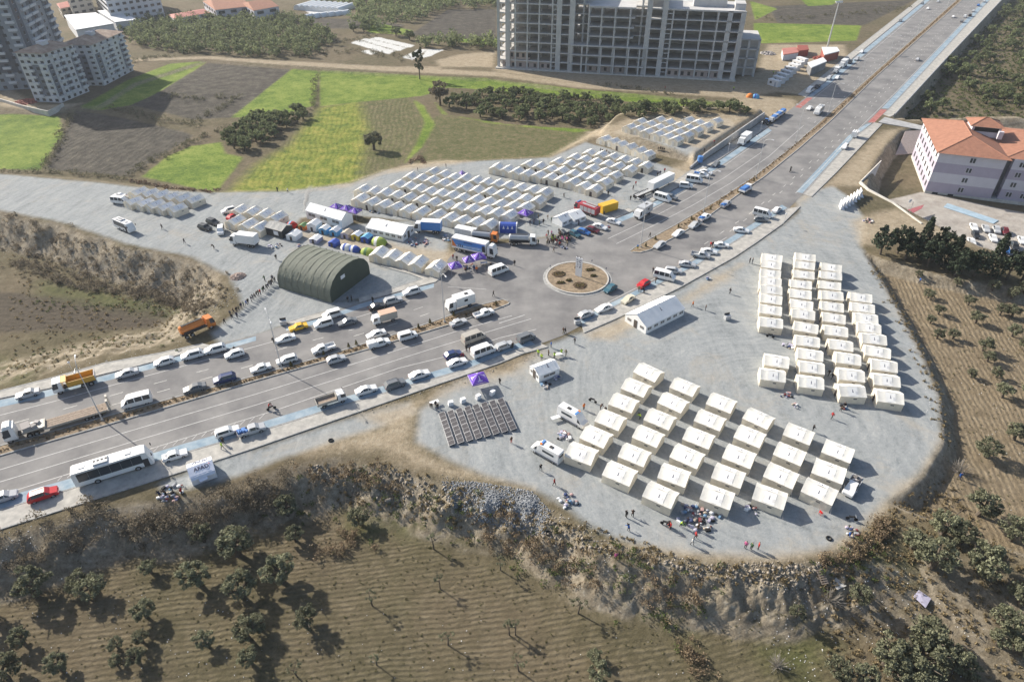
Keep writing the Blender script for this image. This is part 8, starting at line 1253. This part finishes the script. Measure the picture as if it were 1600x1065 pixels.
for u, v, rz, w, l, c, m in [(1283, 905, .2, 2.4, 'wooden pallet leaning at the foot of the bank', 'pallet', 'bed_wood'), (1440, 937, .6, 2.1, 'pale sheet lying on the littered slope', 'sheet', 'c_lilac'), (1310, 912, .2, 1.8, 'small door panel thrown down the bank', 'panel', 'concrete_light')]:
    x, y, z = P(u, v); e = empty_at(c if c != 'panel' else 'door_panel', x, y, z + (.3 if c == 'sheet' else .1), rz, l, c)
    if c == 'pallet': [ob('slat', MB().box((0, -.9 + .3 * i, .25 + .12 * i), (1.1, .14, .05), rx=.4).mesh('slat', M[m]), e) for i in range(7)]; [ob('bearer', MB().box((a_, 0, .55), (.1, 2.1, .08), rx=.4).mesh('bearer', M[m]), e) for a_ in (-.45, 0, .45)]
    else: ob('cloth' if c == 'sheet' else 'leaf', MB().add([(-w / 2, -w / 2, .05), (w / 2, -w / 3, .1), (w / 3, w / 2, .35), (-w / 2.5, w / 2.2, .15)], [(0, 1, 2, 3)]).mesh('cloth', M[m]), e)
for k, (u, v, l) in enumerate([(857, 833, 'old tyre on the stony bank'), (517, 688, 'old tyre on the gravel by the lower sidewalk'), (1295, 841, 'old tyre at the rim of the lot')]): x, y, z = P(u, v); e = empty_at('tyre', x, y, z + .1, 0, l, 'tyre'); t_ = bpy.data.meshes.new('ring'); b_ = bmesh.new(); [b_.verts.new(((.36 + .13 * math.cos(p)) * math.cos(a_), (.36 + .13 * math.cos(p)) * math.sin(a_), .13 * math.sin(p))) for a_ in np.linspace(0, 6.2832, 16, endpoint=False) for p in np.linspace(0, 6.2832, 8, endpoint=False)]; b_.verts.ensure_lookup_table(); [b_.faces.new([b_.verts[i] for i in (a_ * 8 + p, ((a_ + 1) % 16) * 8 + p, ((a_ + 1) % 16) * 8 + (p + 1) % 8, a_ * 8 + (p + 1) % 8)]) for a_ in range(16) for p in range(8)]; b_.to_mesh(t_); t_.materials.append(M['tyre']); ob('ring', t_, e)
# ---- smoke from the stove behind the tents
def smoke(px0, label):
    x, y = G(*px0); me_ = MB().box((1.2, 2.0, 3.6), (7.0, 6.0, 7.0)).mesh('smoke', []); m = bpy.data.materials.new('smoke'); m.use_nodes = True; nt = m.node_tree; nt.nodes.remove(nt.nodes['Principled BSDF']); v = nt.nodes.new('ShaderNodeVolumePrincipled'); v.inputs['Color'].default_value = (.85, .83, .80, 1)
    tc = nt.nodes.new('ShaderNodeTexCoord'); sp = nt.nodes.new('ShaderNodeSeparateXYZ'); nt.links.new(tc.outputs['Object'], sp.inputs[0]); nz = nt.nodes.new('ShaderNodeTexNoise'); nz.inputs['Scale'].default_value = .55; nz.inputs['Detail'].default_value = 3; nt.links.new(tc.outputs['Object'], nz.inputs['Vector'])
    def mth(op, a, b=None):
        n = nt.nodes.new('ShaderNodeMath'); n.operation = op
        for i, q in enumerate((a, b)):
            if q is None: continue
            if isinstance(q, (int, float)): n.inputs[i].default_value = q
            else: nt.links.new(q, n.inputs[i])
        return n.outputs[0]
    zz = sp.outputs[2]; wob = mth('MULTIPLY', mth('SUBTRACT', nz.outputs['Fac'], .5), 2.4); cx = mth('ADD', mth('MULTIPLY', zz, .35), wob); cy = mth('MULTIPLY', zz, .55); dx = mth('SUBTRACT', sp.outputs[0], cx); dy = mth('SUBTRACT', sp.outputs[1], cy); rr = mth('ADD', mth('MULTIPLY', zz, .16), .15)
    d = mth('DIVIDE', mth('ADD', mth('MULTIPLY', dx, dx), mth('MULTIPLY', dy, dy)), mth('MULTIPLY', rr, rr)); den = mth('MULTIPLY', mth('MAXIMUM', mth('SUBTRACT', 1.0, d), 0.0), mth('MULTIPLY', mth('MAXIMUM', mth('SUBTRACT', 7.0, zz), 0.0), .5)); nt.links.new(den, v.inputs['Density']); nt.links.new(v.outputs[0], nt.nodes['Material Output'].inputs['Volume']); me_.materials.append(m); stuff(ob('smoke', me_, None, (x, y, .1)), label)
smoke((474, 332), 'thin white smoke rising behind the tall plain tent')
# ---- the air
hz = MB().box((0, 1190, 44.5), (4300, 2540, 111)).mesh('haze', []); hm_ = bpy.data.materials.new('haze'); hm_.use_nodes = True; nt = hm_.node_tree; nt.nodes.remove(nt.nodes['Principled BSDF']); pv = nt.nodes.new('ShaderNodeVolumePrincipled'); pv.inputs['Color'].default_value = (.86, .91, 1, 1); pv.inputs['Density'].default_value = HAZE; pv.inputs['Anisotropy'].default_value = .25; nt.links.new(pv.outputs[0], nt.nodes['Material Output'].inputs['Volume']); hz.materials.append(hm_)
stuff(ob('haze', hz), 'thin bluish haze in the air over the whole valley')
